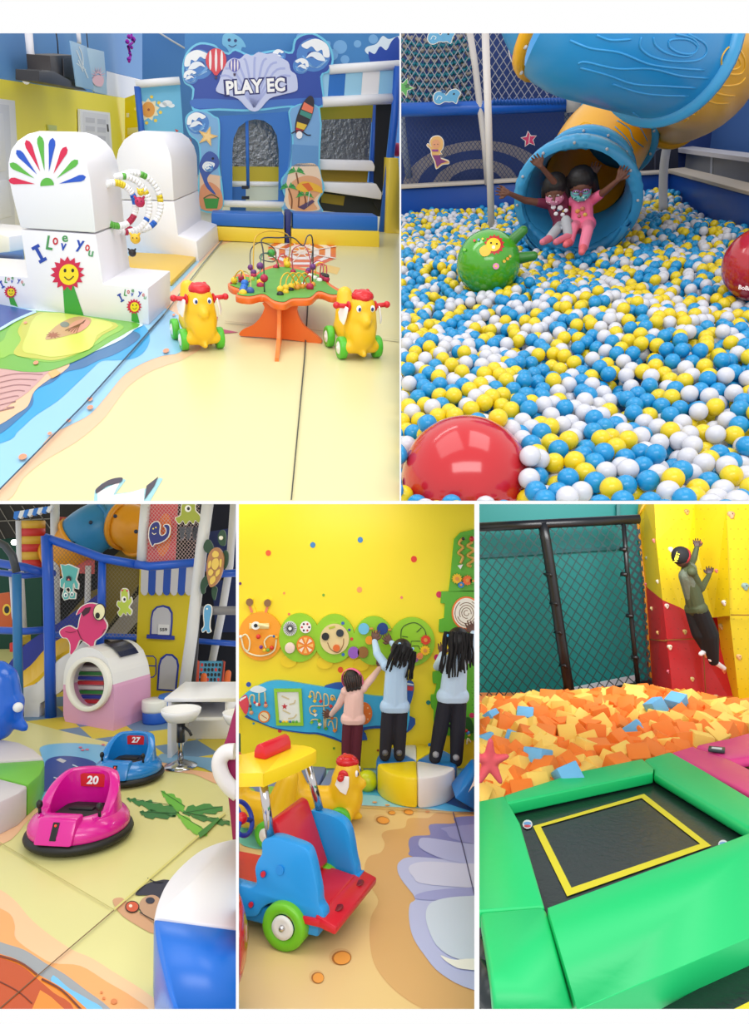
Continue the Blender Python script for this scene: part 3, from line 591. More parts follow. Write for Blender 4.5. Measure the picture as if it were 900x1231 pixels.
mb = MB(); beam(mb, *Z2([(312, 568), (506, 573)]), .06, WHITE, .06); put(P, mb.mesh('white_rail'), 'white_rail', fac)
for q in ([(378, 512), (386, 532)], [(378, 545), (388, 556)]):
    mb = MB(); mb.sgn(V, Z2([(q[0][0]-6, q[0][1]), (q[1][0]+8, q[0][1]), (q[1][0]+8, q[0][1]+10), (q[0][0]-6, q[0][1]+10)]), .06, .03, c3(20, 24, 40)); put(P, mb.mesh('strap'), 'strap', fac)
# sun print panel to the left
mb = MB(); mb.sgn(V, [(168, 99), (216, 98), (226, 240), (170, 240)], -.3, .04, c3(110, 192, 230, .4)); sp_ = B(P, mb, 'sun_panel'); tag(sp_, 'light blue printed panel with a smiling sun and castle, left of the facade', 'printed panel')
mb = MB(); cx, cy = Z1([(668, 382)])[0]
mb.dec(V, star(cx, cy, 14, 10, 9), -.255, c3(246, 232, 190)); mb.dec(V, circ(cx, cy, 8, 9.5), -.252, c3(236, 160, 60)); mb.dec(V, circ(cx+.5, cy, 1.6), -.25, c3(160, 80, 30))
for a in range(7): mb.dec(V, circ(cx+15*math.cos(a*.75-1.3), cy+16*math.sin(a*.75-1.3), 2), -.25, c3(250, 214, 70))
put(P, mb.mesh('sun_print'), 'sun_print', sp_)
mb = MB()
for x, y, r in [(196, 126, 5), (201, 124, 6), (206, 127, 4)]: mb.dec(V, circ(x, y, r, r*.6), -.25, c3(244, 248, 252))
mb.dec(V, [(207, 200), (224, 195), (226, 222), (208, 222)], -.253, c3(126, 196, 76)); mb.dec(V, [(222, 180), (232, 180), (234, 204), (222, 206)], -.251, c3(236, 206, 190)); mb.dec(V, [(226, 186), (229, 165), (233, 186)], -.249, c3(210, 80, 60)); mb.dec(V, [(210, 155), (215, 157), (212, 159)], -.249, c3(220, 80, 60)); mb.dec(V, [(170, 222), (226, 214), (226, 240), (170, 240)], -.252, c3(150, 200, 90))
put(P, mb.mesh('castle_print'), 'castle_print', sp_)
# frame tubes
def ftube(pts, r, m, lab, off=0, name='padded_post', catg='post', group=None):
    mb = MB(); mb.tube([V.hit(p, off) for p in pts], r, m, 12); return tag(B(P, mb, name), lab, catg, group)
ftube([(163, 101.5), (190, 99), (216, 97)], .06, WHITE, 'white padded beam over the sun panel', name='padded_beam', catg='beam')
ftube([(165, 104), (170, 157), (172, 230)], .055, c3(36, 96, 190), 'blue padded post left of the sun panel')
# dark gap and lower rail left of the facade
mb = MB(); mb.sgn(V, [(224, 218), (240, 218), (242, 240), (226, 240)], -.5, .03, silv); tag(B(P, mb, 'silver_net'), 'sliver of dark silver netting between far arch and facade', 'net')
ftube([(224, 218), (240, 219)], .05, WHITE, 'short white padded beam between the far arch and facade, upper one', name='padded_beam', catg='beam')
ftube([(226, 240), (240, 241)], .05, WHITE, 'short white padded beam between the far arch and facade, lower one', name='padded_beam', catg='beam')
# upper mural behind
mb = MB(); mb.sgn(V, [(222, 36), (482, 30), (482, 85), (222, 85)], -.25, .03, c3(66, 134, 196, .5)); mu = B(P, mb, 'sea_mural'); tag(mu, 'blue sea mural board above the awning behind the wave sign', 'mural')
mb = MB()
for u, v, r in [(660, 95, 18), (685, 70, 22), (700, 110, 14), (740, 60, 12), (560, 40, 15), (790, 45, 15), (645, 60, 10)]: mb.dec(V, Z2(circ(u, v, r)), -.217, c3(120, 176, 226))
put(P, mb.mesh('bubble_print'), 'bubble_print', mu); mb = MB()
mb.dec(V, Z2([(765, 85), (790, 100), (810, 75), (830, 95), (845, 60), (870, 50), (872, 35), (840, 45), (820, 35), (800, 60), (770, 70)]), -.216, c3(226, 240, 250), True); mb.dec(V, Z2([(775, 85), (795, 92), (812, 68), (832, 80), (850, 50), (871, 42), (872, 130), (790, 125)]), -.214, c3(36, 74, 170), True)
put(P, mb.mesh('wave_print'), 'wave_print', mu); mb = MB()
mb.dec(V, Z2([(310, 60), (315, 30), (345, 28), (372, 45), (385, 70), (372, 72), (366, 95), (350, 75), (338, 96), (325, 75)]), -.214, c3(120, 190, 226), True)
mb.dec(V, Z2(circ(332, 48, 5)), -.21, c3(30, 50, 110)); mb.dec(V, Z2(circ(352, 50, 5)), -.21, c3(30, 50, 110)); mb.stroke(V, Z2([(330, 64), (342, 70), (355, 63)]), 1, -.21, c3(30, 50, 110))
put(P, mb.mesh('creature_print'), 'creature_print', mu)
# awning
mb = MB(); st = [(652, 722), (722, 640), (0, 0)]
xs = [651, 703, 757, 812, 868]; cols_ = [(26, 110, 196), (156, 208, 236), (240, 238, 240), (150, 204, 236)]
aw = thing(P, 'striped_awning', V.hit((430, 100), 0), 'awning of blue, pale blue and white stripes right of the facade', 'awning')
for k in range(4):
    q = MB(); q.sgn(V, Z2([(xs[k], 148), (xs[k+1], 140), (xs[k+1]-6, 226), (xs[k]-6, 232)]), .0, .05, c3(*cols_[k])); put(P, q.mesh('stripe_panel'), 'stripe_panel', aw)
q = MB(); q.sgn(V, Z2([(628, 152), (651, 148), (645, 232), (628, 236)]), .0, .05, c3(150, 204, 236)); put(P, q.mesh('stripe_panel'), 'stripe_panel', aw)
q = MB(); beam(q, *Z2([(650, 142), (872, 127)]), .075, WHITE, .06); put(P, q.mesh('padded_beam'), 'padded_beam', aw)
q = MB(); beam(q, *Z2([(628, 245), (858, 234)]), .085, WHITE, .06); put(P, q.mesh('padded_beam'), 'padded_beam', aw)
# bay to the right: yellow board, silver net, steps
mb = MB(); mb.sgn(V, Z2([(618, 245), (800, 238), (800, 310), (618, 310)]), -.6, .04, c3(196, 176, 40)); tag(B(P, mb, 'yellow_board'), 'mustard yellow board under the striped awning', 'board')
mb = MB(); mb.sgn(V, Z2([(618, 302), (785, 296), (775, 470), (618, 470)]), -.55, .04, silv); tag(B(P, mb, 'silver_net'), 'crinkled silver netting in the bay under the striped awning', 'net')
mb = MB(); mb.sgn(V, Z2([(618, 460), (775, 465), (770, 505), (618, 500)]), -.5, .03, c3(176, 146, 30)); tag(B(P, mb, 'yellow_board'), 'yellow mesh board between the white padded steps', 'board')
mb = MB(); mb.sgn(V, Z2([(610, 520), (820, 540), (815, 610), (610, 590)]), -.45, .03, c3(34, 38, 40)); mb.sgn(V, Z2([(625, 535), (700, 545), (695, 575), (625, 565)]), -.41, .01, c3(150, 130, 30)); tag(B(P, mb, 'black_net_panel'), 'dark netted panel under the lowest white padded step', 'net')
ns = [[(600, 428), (788, 432), (796, 450), (794, 466), (604, 460)], [(620, 500), (800, 505), (818, 535), (816, 556), (620, 528)]]
for q_, la in zip(ns, ('upper white padded step in the bay right of the facade', 'lower white padded step in the bay right of the facade')):
    mb = MB(); mb.sgn(V, Z2(q_), -.42, .36, VW); tag(B(P, mb, 'padded_step', bevel=.02), la, 'step', 'white padded steps in the bay')
ftube(Z2([(800, 246), (785, 500)]), .06, c3(30, 90, 190), 'inner blue padded post of the bay', -.4); 
mb = MB(); mb.sgn(V, Z2([(800, 250), (850, 245), (812, 600), (790, 560)]), -.2, .03, c3(22, 24, 28, .8)); tag(B(P, mb, 'black_net_panel'), 'tall black netting strip beside the outer blue post', 'net')
ftube(Z2([(868, 132), (858, 300), (816, 680)]), .075, c3(30, 96, 200), 'outer blue padded post at the right end of the play frame', .1)
mb = MB(); mb.sgn(V, [(468, 190), (479, 190), (484, 290), (464, 286)], -.05, .4, c3(236, 206, 70, .4)); tag(B(P, mb, 'yellow_foam_block', bevel=.01), 'tall yellow foam block at the right edge of the play frame', 'foam block')
mb = MB(); mb.sph(V.hit((477, 180), -.1), .12, c3(190, 30, 90)); tag(B(P, mb, 'crimson_ball'), 'small crimson ball on the yellow block by the frame edge', 'ball')
# base blocks: blue and yellow foam steps
K = vplane(P, (254, 290), (455, 297))
def blk(name, a, b, c, d, dpt, m, lab, off=0):
    mb = MB(); mb.prism([K.hit(p, off) for p in (a, b, c, d)], -K.n*dpt, m); tag(B(P, mb, name, bevel=.015), lab, 'foam block', 'foam blocks along the foot of the facade')
yb = c3(236, 204, 56, .38); bb = c3(36, 104, 190, .38)
blk('yellow_foam_block', (253, 272), (342, 276), (342, 293), (253, 289), .55, yb, 'left yellow foam block at the foot of the facade')
blk('yellow_foam_block', (350, 275), (456, 278), (456, 298), (350, 293), .55, yb, 'right yellow foam block at the foot of the facade')
blk('blue_foam_block', (254, 256), (341, 258), (341, 275), (254, 271), .5, bb, 'left blue foam block under the facade doorway', -.03)
blk('blue_foam_block', (352, 257), (454, 260), (454, 278), (352, 275), .5, bb, 'right blue foam block below the palm print', -.03)
blk('navy_strap_pad', (343, 254), (350, 254), (349, 292), (343, 292), .4, c3(26, 40, 110), 'narrow navy pad filling the gap between the foam blocks', -.05)
mb = MB(); mb.sgn(V, [(224, 250), (254, 250), (254, 286), (224, 272)], -.2, .1, VW); tag(B(P, mb, 'white_foam_board'), 'white panel between the far arch step and the blue blocks', 'panel')

# ------------------------------------------------ bead maze table
T0 = P.fl(334, 408); tb = thing(P, 'bead_maze_table', T0, 'orange tree shaped activity table with a green top and wire bead mazes', 'table')
ora = c3(232, 112, 42, .4)
TP = PL(P, T0, Vector((P.fl(386, 408)-P.fl(290, 400)).normalized().cross(Vector((0, 0, 1)))))
if TP.n.dot(P.eye-T0) < 0: TP.n = -TP.n
leg = [(400, 270), (512, 270), (512, 300), (530, 345), (560, 372), (590, 395), (598, 414), (545, 410), (470, 400), (380, 392), (315, 388), (322, 368), (360, 350), (388, 320), (400, 290)]
mb = MB(); mb.sgn(TP, Z4(leg), -.02, .04, ora, True, n=3); B(P, mb, 'cross_leg', tb)
TQ = PL(P, T0, Vector((0, 1, 0)).cross(Vector((0, 0, 1)))); c_ = TP.hit(Z4([(452, 285)])[0])
mb = MB(); w2 = .42; zt = P.eye.z
front = P.fl(*Z4([(443, 478)])[0]); cc = TP.hit(Z4([(455, 340)])[0]); cc.z = 0; dr = (front-cc); hgt = TP.hit(Z4([(455, 268)])[0]).z
prof = [(1, 0), (1, .03), (.8, .14*hgt/1), (.5, .3*hgt), (.33, .6*hgt), (.33, hgt), (-.33, hgt), (-.33, .6*hgt), (-.5, .3*hgt), (-.8, .14*hgt), (-1, .03), (-1, 0)]
sd = Vector((0, 0, 1)).cross(dr).normalized()*.03
mb.prism([cc+dr*a+Vector((0, 0, z))-sd/2 for a, z in prof], sd, c3(240, 128, 60, .4)); put(P, mb.mesh('cross_leg'), 'cross_leg', tb)
top = [(272, 205), (300, 195), (290, 180), (320, 170), (360, 175), (400, 150), (460, 138), (530, 150), (600, 170), (630, 205), (678, 235), (670, 250), (630, 252), (590, 240), (560, 262), (500, 265), (470, 278), (430, 272), (395, 250), (350, 258), (300, 250), (310, 230), (285, 222)]
TT = floorpl(P, hgt+.0)
tp = [(p.x, p.y) for p in cat([(x, y, 0) for x, y in Z4(top)], 4)]
mb = MB(); mb.prism([TT.hit(p, .04) for p in tp], (0, 0, -.05), ora); tt = B(P, mb, 'table_top', tb, bevel=.008)
mb = MB(); mb.poly([TT.hit(p, .045) for p in [(p.x, p.y) for p in cat([(x, y, 0) for x, y in Z4(inset(top, 9))], 4)]], c3(92, 160, 56, .5, var=.1)); put(P, mb.mesh('green_top'), 'green_top', tt)
def wire(pts, m, beads, s=.5):
    """a bent bead wire: pts are (px,py,depthfrac) on a vertical plane through the foot"""
    f0 = TT.hit(pts[0], .045); f1 = TT.hit(pts[-1], .045); N = len(pts); W = []
    pl = PL(P, f0, P.eye-f0); L = max((f1-f0).length, 1e-3)
    for i, p in enumerate(pts):
        g = f0.lerp(f1, i/(N-1)); nn = Vector((0, -1, 0)); W.append(PL(P, g, nn).hit(p))
    W[0] = f0; W[-1] = f1; W = cat(W, 5, False)
    w = MB(); w.tube(W, .006, m, 6); o = put(P, w.mesh('bead_wire'), 'bead_wire', tb)
    for t, c, r in beads:
        k = min(int(t*(len(W)-1)), len(W)-2); b = MB(); b.sph(W[k], r, c3(*c), n=10, k=8); put(P, b.mesh('bead'), 'bead', o)
bk = c3(60, 60, 70, .3); yw = c3(226, 180, 40, .3); rw = c3(200, 60, 80, .3)
RB, GB, YB, BB, PB = (176, 24, 70), (60, 150, 60), (240, 196, 40), (40, 110, 200), (110, 50, 120)
wire(Z4([(400, 235), (396, 100), (392, 50), (450, 46), (500, 46), (535, 74), (550, 40), (568, 55), (568, 200)]), bk, [(.06, RB, .035), (.97, PB, .03)])
wire(Z4([(352, 160), (352, 90), (385, 62), (430, 80), (440, 110), (430, 130), (385, 120), (395, 100), (440, 100)]), bk, [(.03, PB, .03), (.95, GB, .045), (.99, RB, .03)])
wire(Z4([(386, 215), (386, 130), (400, 100), (440, 120), (450, 150)]), c3(60, 120, 90, .3), [(.02, RB, .036), (.06, YB, .034), (.12, GB, .034), (.2, PB, .034)])
wire(Z4([(292, 205), (300, 175), (320, 160), (332, 190), (328, 225)]), yw, [(.02, RB, .03), (.12, YB, .03), (.95, BB, .035), (.85, BB, .035)])
wire(Z4([(318, 200), (322, 165), (345, 170), (352, 195), (350, 238)]), c3(180, 170, 90, .3), [(.02, PB, .028), (.1, RB, .028), (.95, (60, 90, 160), .035)])
wire(Z4([(325, 240), (330, 210), (360, 190)]), rw, [(.02, YB, .036), (.2, BB, .034), (.9, (190, 190, 60), .03)])
for k in range(4):
    wire(Z4([(455+k*18, 245-k*8), (458+k*20, 190), (480+k*20, 168), (500+k*20, 190), (515+k*18, 225-k*4)]), yw, [(.02, (30, 30, 30) if k % 2 == 0 else YB, .032), (.1, YB, .03), (.97, (226, 150, 50), .028)])
wire(Z4([(362, 180), (362, 90), (372, 40), (420, 22), (480, 35), (490, 80), (478, 148)]), c3(206, 160, 40, .3), [(.02, RB, .032), (.05, PB, .03), (.98, YB, .038)])
wire(Z4([(500, 165), (498, 90), (540, 75), (560, 130), (548, 175)]), c3(190, 90, 110, .3), [(.02, RB, .03), (.97, RB, .03), (.93, PB, .03)])
for k in range(3):
    wire(Z4([(560+k*16, 180+k*8), (566+k*16, 140), (590+k*10, 125+8*k), (605+k*6, 150), (600+k*8, 190+k*4)]), [rw, yw, rw][k], [(.03, (230, 230, 220), .03), (.96, RB, .032), (.9, (40, 40, 40), .026)])
wire(Z4([(535, 215), (540, 190), (560, 180), (558, 225)]), rw, [(.05, (240, 240, 240), .034), (.95, RB, .036)])
wire(Z4([(440, 150), (452, 110), (470, 105), (480, 140)]), rw, [(.05, RB, .032), (.9, YB, .036)])

# ------------------------------------------------ chick ride-on toys
yk = c3(240, 192, 30, .35, bump=.02); gk = c3(84, 190, 50, .35)
def rider(P, loc, s, rz, label, group='yellow chick ride-on toys'):
    """chick ride-on facing -y in its own frame, about 0.62 m long (s scales)"""
    t = thing(P, 'chick_ride_on', loc, label, 'ride-on toy', group, Matrix.Rotation(rz, 3, 'Z'))
    b = MB(); q = lambda *a: Vector(a)*s
    b.sph(q(0, -.16, .24), [.13*s, .12*s, .19*s], yk); b.cap(q(0, -.17, .33), .118*s, q(0, -.18, .40), .1*s, yk); b.cap(q(0, -.16, .16), .12*s, q(0, .2, .16), .11*s, yk); b.cap(q(0, .2, .18), .1*s, q(0, .27, .4), .065*s, yk)
    b.cap(q(0, -.25, .33), .05*s, q(0, -.29, .31), .042*s, yk); b.sph(q(0, -.24, .2), [.1*s, .06*s, .12*s], yk); b.cap(q(-.1, -.2, .1), .05*s, q(.1, -.2, .1), .05*s, yk); b.cap(q(0, -.28, .06), .022*s, q(0, -.22, .06), .03*s, yk)
    put_local(P, b.blob('body', yk, .014*s, 4), 'body', t)
    b = MB(); b.sph(q(0, -.175, .475), [.085*s, .085*s, .05*s], c3(210, 30, 36, .25)); b.sph(q(0, -.2, .47), [.06*s, .07*s, .035*s], c3(210, 30, 36, .25)); b.sph(q(.045, -.15, .505), .018*s, c3(210, 30, 36, .25)); b.sph(q(-.045, -.16, .505), .018*s, c3(210, 30, 36, .25)); put_local(P, b.mesh('red_comb'), 'red_comb', t)
    for sx in (-1, 1):
        b = MB(); b.sph(q(sx*.052, -.262, .40), [.02*s, .012*s, .025*s], c3(250, 250, 252, .2)); e = put_local(P, b.mesh('eye'), 'eye', t); b = MB(); b.sph(q(sx*.05, -.272, .398), [.011*s, .007*s, .015*s], c3(30, 50, 120, .2), n=10, k=8); put_local(P, b.mesh('pupil'), 'pupil', e)
        b = MB(); b.tube([q(sx*.09, -.17, .4), q(sx*.2, -.17, .41)], .018*s, c3(210, 30, 40, .3)); b.sph(q(sx*.2, -.17, .41), .026*s, c3(210, 30, 40, .3)); b.sph(q(sx*.105, -.17, .4), [.015*s, .04*s, .04*s], c3(210, 30, 40, .3)); put_local(P, b.mesh('handle'), 'handle', t)
        b = MB(); pts = [(sx*.118, -.22, .4), (sx*.135, -.14, .41), (sx*.16, -.12, .35), (sx*.16, -.16, .3), (sx*.14, -.2, .27), (sx*.13, -.22, .33)]
        b.prism([q(*p) for p in pts], q(sx*.012, 0, 0), c3(244, 240, 238, .35)); put_local(P, b.mesh('wing', bevel=.004*s), 'wing', t)
        for y in (-.15, .2):
            M = frameM(q(sx*.115, y, .085), (sx, 0, 0)); b = MB()
            b.lathe([(.001, -.005*s), (.05*s, -.005*s), (.083*s, 0), (.085*s, .012*s), (.085*s, .045*s), (.078*s, .055*s), (.05*s, .055*s), (.045*s, .045*s)], M, gk); w_ = put_local(P, b.mesh('wheel'), 'wheel', t)
            b = MB(); b.lathe([(.05*s, .04*s), (.05*s, .052*s), (.04*s, .06*s), (.02*s, .056*s), (.012*s, .066*s), (.001, .067*s)], M, c3(240, 240, 236)); put_local(P, b.mesh('hub_cap'), 'hub_cap', w_)
    return t
def rider_px(P, px, py, hpx, rz, label, z=0):
    c = P.fl(px, py, z); return rider(P, c, hpx*P.mpp(c)/.52*1.03, rz, label)
rider_px(P, 238, 414, 74, .22, 'yellow chick ride-on toy left of the bead table, red handles')
rider_px(P, 424, 424, 76, .12, 'yellow chick ride-on toy right of the bead table')
# ================================================================ people
def hand(b, wr, d, n, hr, m, side=1, curl=.35):
    """palm, four unequal bent fingers and a thumb off the palm's side; d finger direction, n palm normal"""
    d = d.normalized(); n = (n-d*n.dot(d)).normalized(); x = d.cross(n)*side; wr = Vector(wr)
    pc = wr+d*hr*.36
    for k in (-.2, 0, .2): b.cap(wr+x*k*hr*.5+d*hr*.05, hr*.14, pc+x*k*hr+d*hr*.12, hr*.13, m, 8)
    for k, (o, L) in enumerate([(-.3, .5), (-.1, .6), (.1, .57), (.29, .44)]):
        p = pc+x*o*hr+d*hr*.1; q = p+(d+x*o*.35).normalized()*L*hr*.55; t = q+(d*(1-curl)+n*curl+x*o*.3).normalized()*L*hr*.5
        b.cap(p, hr*.09, q, hr*.08, m, 8); b.cap(q, hr*.08, t, hr*.068, m, 8)
    p = wr+x*-.2*hr+d*hr*.15; q = p+(-x*.8+d*.5).normalized()*hr*.32; b.cap(p, hr*.1, q, hr*.09, m, 8); b.cap(q, hr*.09, q+(-x*.3+d*.9+n*.2).normalized()*hr*.26, hr*.075, m, 8)
def person(P, J, hr, look, label, skin, top, bottom, sleeve=1.0, leg=1.0, shoe=None, group=None, hands=None, up=None, sock=None, tr=1.0, girth=1.0, shirt_name='shirt', tro_name='trousers', lr=1.0):
    """J: joints in room space; one continuous body with its clothes as children"""
    J = {k: Vector(v) for k, v in J.items()}; look = Vector(look).normalized(); H = J['head']; up = (H-J['neck']).normalized() if up is None else Vector(up)
    rt = look.cross(up).normalized(); lk = up.cross(rt).normalized()
    Rh = Matrix((rt, lk, up)).transposed()
    sk = mat(skin, .5); b = MB()
    b.sph(H, [.8*hr, .92*hr, 1.04*hr], sk, Rh); b.sph(H+Rh @ Vector((0, .2*hr, -.42*hr)), [.55*hr, .6*hr, .52*hr], sk, Rh)
    b.cap(H+Rh @ Vector((0, .9*hr, -.02*hr)), .1*hr, H+Rh @ Vector((0, 1.0*hr, -.2*hr)), .15*hr, sk, 8)
    b.sph(H+Rh @ Vector((0, .84*hr, -.5*hr)), [.27*hr, .12*hr, .1*hr], sk, Rh)
    for s in (-1, 1): b.sph(H+Rh @ Vector((s*.82*hr, 0, -.05*hr)), [.1*hr, .2*hr, .27*hr], sk, Rh, 8, 6)
    b.cap(J['neck'], .4*hr, H-up*.4*hr, .38*hr, sk)
    sh = (J['Lsh']-J['Rsh']); hp = (J['Lhip']-J['Rhip']); g = girth
    def torso(q, k, m):
        for a, c, r0, r1 in ((J['Lsh'], J['Rsh'], .4, .4), (J['Lsh'].lerp(J['Rsh'], .22).lerp(J['chest'], .45), J['Lhip'].lerp(J['Rhip'], .12), .55, .55), (J['Rsh'].lerp(J['Lsh'], .22).lerp(J['chest'], .45), J['Rhip'].lerp(J['Lhip'], .12), .55, .55), (J['chest'], J['pelvis'], .66, .62), (J['neck'], J['chest'], .36, .6)):
            q.cap(a, r0*hr*k*g, c, r1*hr*k*g, m)
    torso(b, .9, sk)
    for s in 'LR':
        b.cap(J[s+'sh'], .34*hr, J[s+'el'], .27*hr, sk); b.cap(J[s+'el'], .27*hr, J[s+'wr'], .18*hr, sk)
        b.cap(J[s+'hip'], .52*hr*lr, J[s+'kn'], .4*hr*lr, sk); b.cap(J[s+'kn'], .4*hr*lr, J[s+'an'], .25*hr, sk)
        to = J.get(s+'to')
        if to is not None: b.cap(J[s+'an'], .25*hr, to.lerp(J[s+'an'], .5), .24*hr, sk); b.cap(to.lerp(J[s+'an'], .5), .24*hr, to, .2*hr, sk); b.cap(J[s+'an'], .25*hr, J[s+'an']+(J[s+'an']-to)*.25, .22*hr, sk)
        hd, hn = (hands or {}).get(s, ((J[s+'wr']-J[s+'el']), lk)); hand(b, J[s+'wr'], Vector(hd), Vector(hn), hr, sk, 1 if s == 'L' else -1)
    root = put(P, b.blob('person', sk, .045*hr, 2), 'person'); tag(root, label, 'person', group)
    q = MB(); torso(q, 1.05, top); uz = (J['chest']-J['pelvis']).normalized()*.12*hr; q.cap(J['Lhip']+uz, .66*hr*g, J['Rhip']+uz, .66*hr*g, top)
    for s in 'LR':
        e = J[s+'sh'].lerp(J[s+'el'], min(1, sleeve*2)); q.cap(J[s+'sh'], .42*hr, e, .36*hr, top)
        if sleeve > .5: q.cap(J[s+'el'], .36*hr, J[s+'el'].lerp(J[s+'wr'], (sleeve-.5)*2), .26*hr, top)
    put(P, q.blob(shirt_name, top, .06*hr, 2), shirt_name, root)
    q = MB(); q.cap(J['Lhip'], .6*hr*g, J['Rhip'], .6*hr*g, bottom); q.cap(J['pelvis']+(J['chest']-J['pelvis']).normalized()*.25*hr, .58*hr*g, J['pelvis'], .64*hr*g, bottom)
    for s in 'LR':
        q.cap(J[s+'hip'], .62*hr*lr, J[s+'kn'], .5*hr*lr*tr, bottom); q.cap(J[s+'kn'], .5*hr*lr*tr, J[s+'kn'].lerp(J[s+'an'], leg*.97), .38*hr*tr, bottom)
    put(P, q.blob(tro_name, bottom, .06*hr, 2), tro_name, root)
    for s in 'LR':
        to = J.get(s+'to')
        if sock is not None and to is not None:
            q = MB(); q.cap(J[s+'an'], .31*hr, to.lerp(J[s+'an'], .5), .29*hr, sock); q.cap(to.lerp(J[s+'an'], .5), .29*hr, to, .25*hr, sock); q.cap(J[s+'an'], .3*hr, J[s+'an']+(J[s+'an']-to)*.28, .27*hr, sock); q.cap(J[s+'an'], .3*hr, J[s+'an'].lerp(J[s+'kn'], .18), .29*hr, sock)
            put(P, q.blob('sock', sock, .05*hr, 1), 'sock', root)
    for s in (-1, 1):
        q = MB(); q.sph(H+Rh @ Vector((s*.32*hr, .83*hr, .03*hr)), [.13*hr, .06*hr, .08*hr], c3(240, 238, 235, .2), Rh, 10, 6); e = put(P, q.mesh('eye'), 'eye', root)
        q = MB(); q.sph(H+Rh @ Vector((s*.32*hr, .875*hr, .03*hr)), [.06*hr, .03*hr, .065*hr], c3(30, 18, 14, .2), Rh, 8, 6); put(P, q.mesh('pupil'), 'pupil', e)
    q = MB(); q.sph(H+Rh @ Vector((0, .93*hr, -.5*hr)), [.22*hr, .05*hr, .05*hr], c3(120, 50, 50, .4), Rh, 10, 6); put(P, q.mesh('mouth'), 'mouth', root)
    return root, Rh, H
# ================================================================ ROOM 2: ball pit with tube slide
P = P2; Y1 = lambda p: zc(4.09, 480, 30, p); Y2 = lambda p: zc(4.09, 680, 30, p); Y4 = lambda p: zc(2.143, 480, 250, p); Y3 = lambda p: zc(4.5, 580, 170, p)
fl = MB(); fl.prism([P.fl(300, 700, -.45), P.fl(1100, 700, -.45), P.fl(1300, 240, -.45), P.fl(300, 235, -.45)], (0, 0, -.05), c3(40, 90, 150)); struct(P, fl, 'floor')
BKP = vplane(P, (480, 258), (812, 228)); RTP = vplane(P, (812, 228), (912, 276))
dk = c3(34, 62, 124, .6); padb = c3(14, 74, 166, .35); cr = c3(196, 186, 176, .5)
# pit walls
mb = MB(); mb.sgn(BKP, [(380, 233), (812, 208), (812, 250), (380, 290)], 0, .18, padb); e = B(P, mb, 'pit_wall', bevel=.03); tag(e, 'long blue padded wall along the back of the ball pit', 'padded wall')
mb = MB(); mb.sgn(BKP, [(380, 229), (812, 205), (812, 208.5), (380, 233)], -.05, .3, cr); B(P, mb, 'ledge', e, bevel=.01)
mb = MB(); mb.sgn(RTP, [(800, 207), (1100, 290), (1100, 420), (800, 245)], 0, .15, padb); e = B(P, mb, 'pit_wall', bevel=.02); tag(e, 'blue padded wall along the right side of the ball pit', 'padded wall')
mb = MB(); mb.sgn(RTP, [(800, 203), (1100, 284), (1100, 291), (800, 207.5)], -.1, .3, c3(196, 184, 168, .5)); B(P, mb, 'ledge', e, bevel=.01)
# walls behind
mb = MB(); mb.sgn(BKP, [(300, -60), (1100, -60), (1100, 240), (300, 260)], -1.3, .1, c3(30, 56, 118, .7)); struct(P, mb, 'wall_back')
mb = MB(); mb.sgn(RTP, [(806, -60), (1100, -60), (1100, 262), (806, 178)], -.9, .1, c3(66, 106, 170, .6)); struct(P, mb, 'wall_right')
mb = MB(); mb.sgn(RTP, [(806, 181), (1100, 222), (1100, 300), (806, 212)], -.5, .1, c3(172, 170, 166, .6)); mb.sgn(RTP, [(854, 186), (856, 186), (855, 222), (852, 221)], -.39, .01, c3(225, 225, 225)); struct(P, mb, 'trim_1')
mb = MB(); mb.sgn(RTP, [(806, 177), (1100, 216), (1100, 223), (806, 182)], -.5, .3, c3(206, 202, 206, .5)); struct(P, mb, 'trim_2')
mb = MB(); mb.sgn(BKP, [(752, 168), (815, 168), (815, 212), (752, 214)], -.35, .05, c3(26, 30, 48, .8)); tag(B(P, mb, 'dark_opening'), 'dark navy sheet as the shaded opening behind the slide support pole', 'opening')  # dark sheet: the shade of an opening put into its colour
mb = MB()
for x in (770, 786, 800): mb.sgn(BKP, [(x, 172), (x+2, 172), (x+2, 212), (x, 212)], -.3, .01, c3(60, 62, 78))
tag(B(P, mb, 'opening_upright'), 'thin grey uprights in front of the dark opening', 'rail')
# crochet net upper left: rows of teal and grey loops hanging in curves
mb = MB(); tl = c3(24, 120, 140, .6); gr = c3(150, 140, 130, .6)
for r in range(15):
    yy = 44+r*6.1
    for k in range(26):
        x0 = 480+k*5; x1 = x0+4
        if x1 > 566: continue
        sag = 10*math.sin(PI*min(1, (x0-470)/95))
        y0 = yy-6+sag-r*.2; m_ = tl if r % 2 else gr
        if y0 > 124 or (r % 2 == 0 and (k+r//2) % 2): continue
        mb.tube([BKP.hit((x0, y0), -.35), BKP.hit(((x0+x1)/2+.5, y0+2.6), -.3), BKP.hit((x1+1, y0+.4), -.35)], .028, m_, 5)
o = tag(B(P, mb, 'crochet_net'), 'climbing net of teal and grey woven loops at the upper left', 'climbing net', kind='stuff')
# nets
nm = netmat((150, 152, 162), 12, 9, .13); nm2 = netmat((40, 60, 112), 20, 16, .15)
net_quad(P, 'upper_net', [BKP.hit(p, .15) for p in [(481, 127), (720, 118), (720, 30), (481, 30)]], nm, None, 'pale diamond mesh net above the blue padded beam', 'net')
net_quad(P, 'lower_net', [BKP.hit(p, -.1) for p in [(470, 228), (720, 214), (720, 124), (470, 132)]], nm2, None, 'dark blue fine net between the beam and the pit wall', 'net')
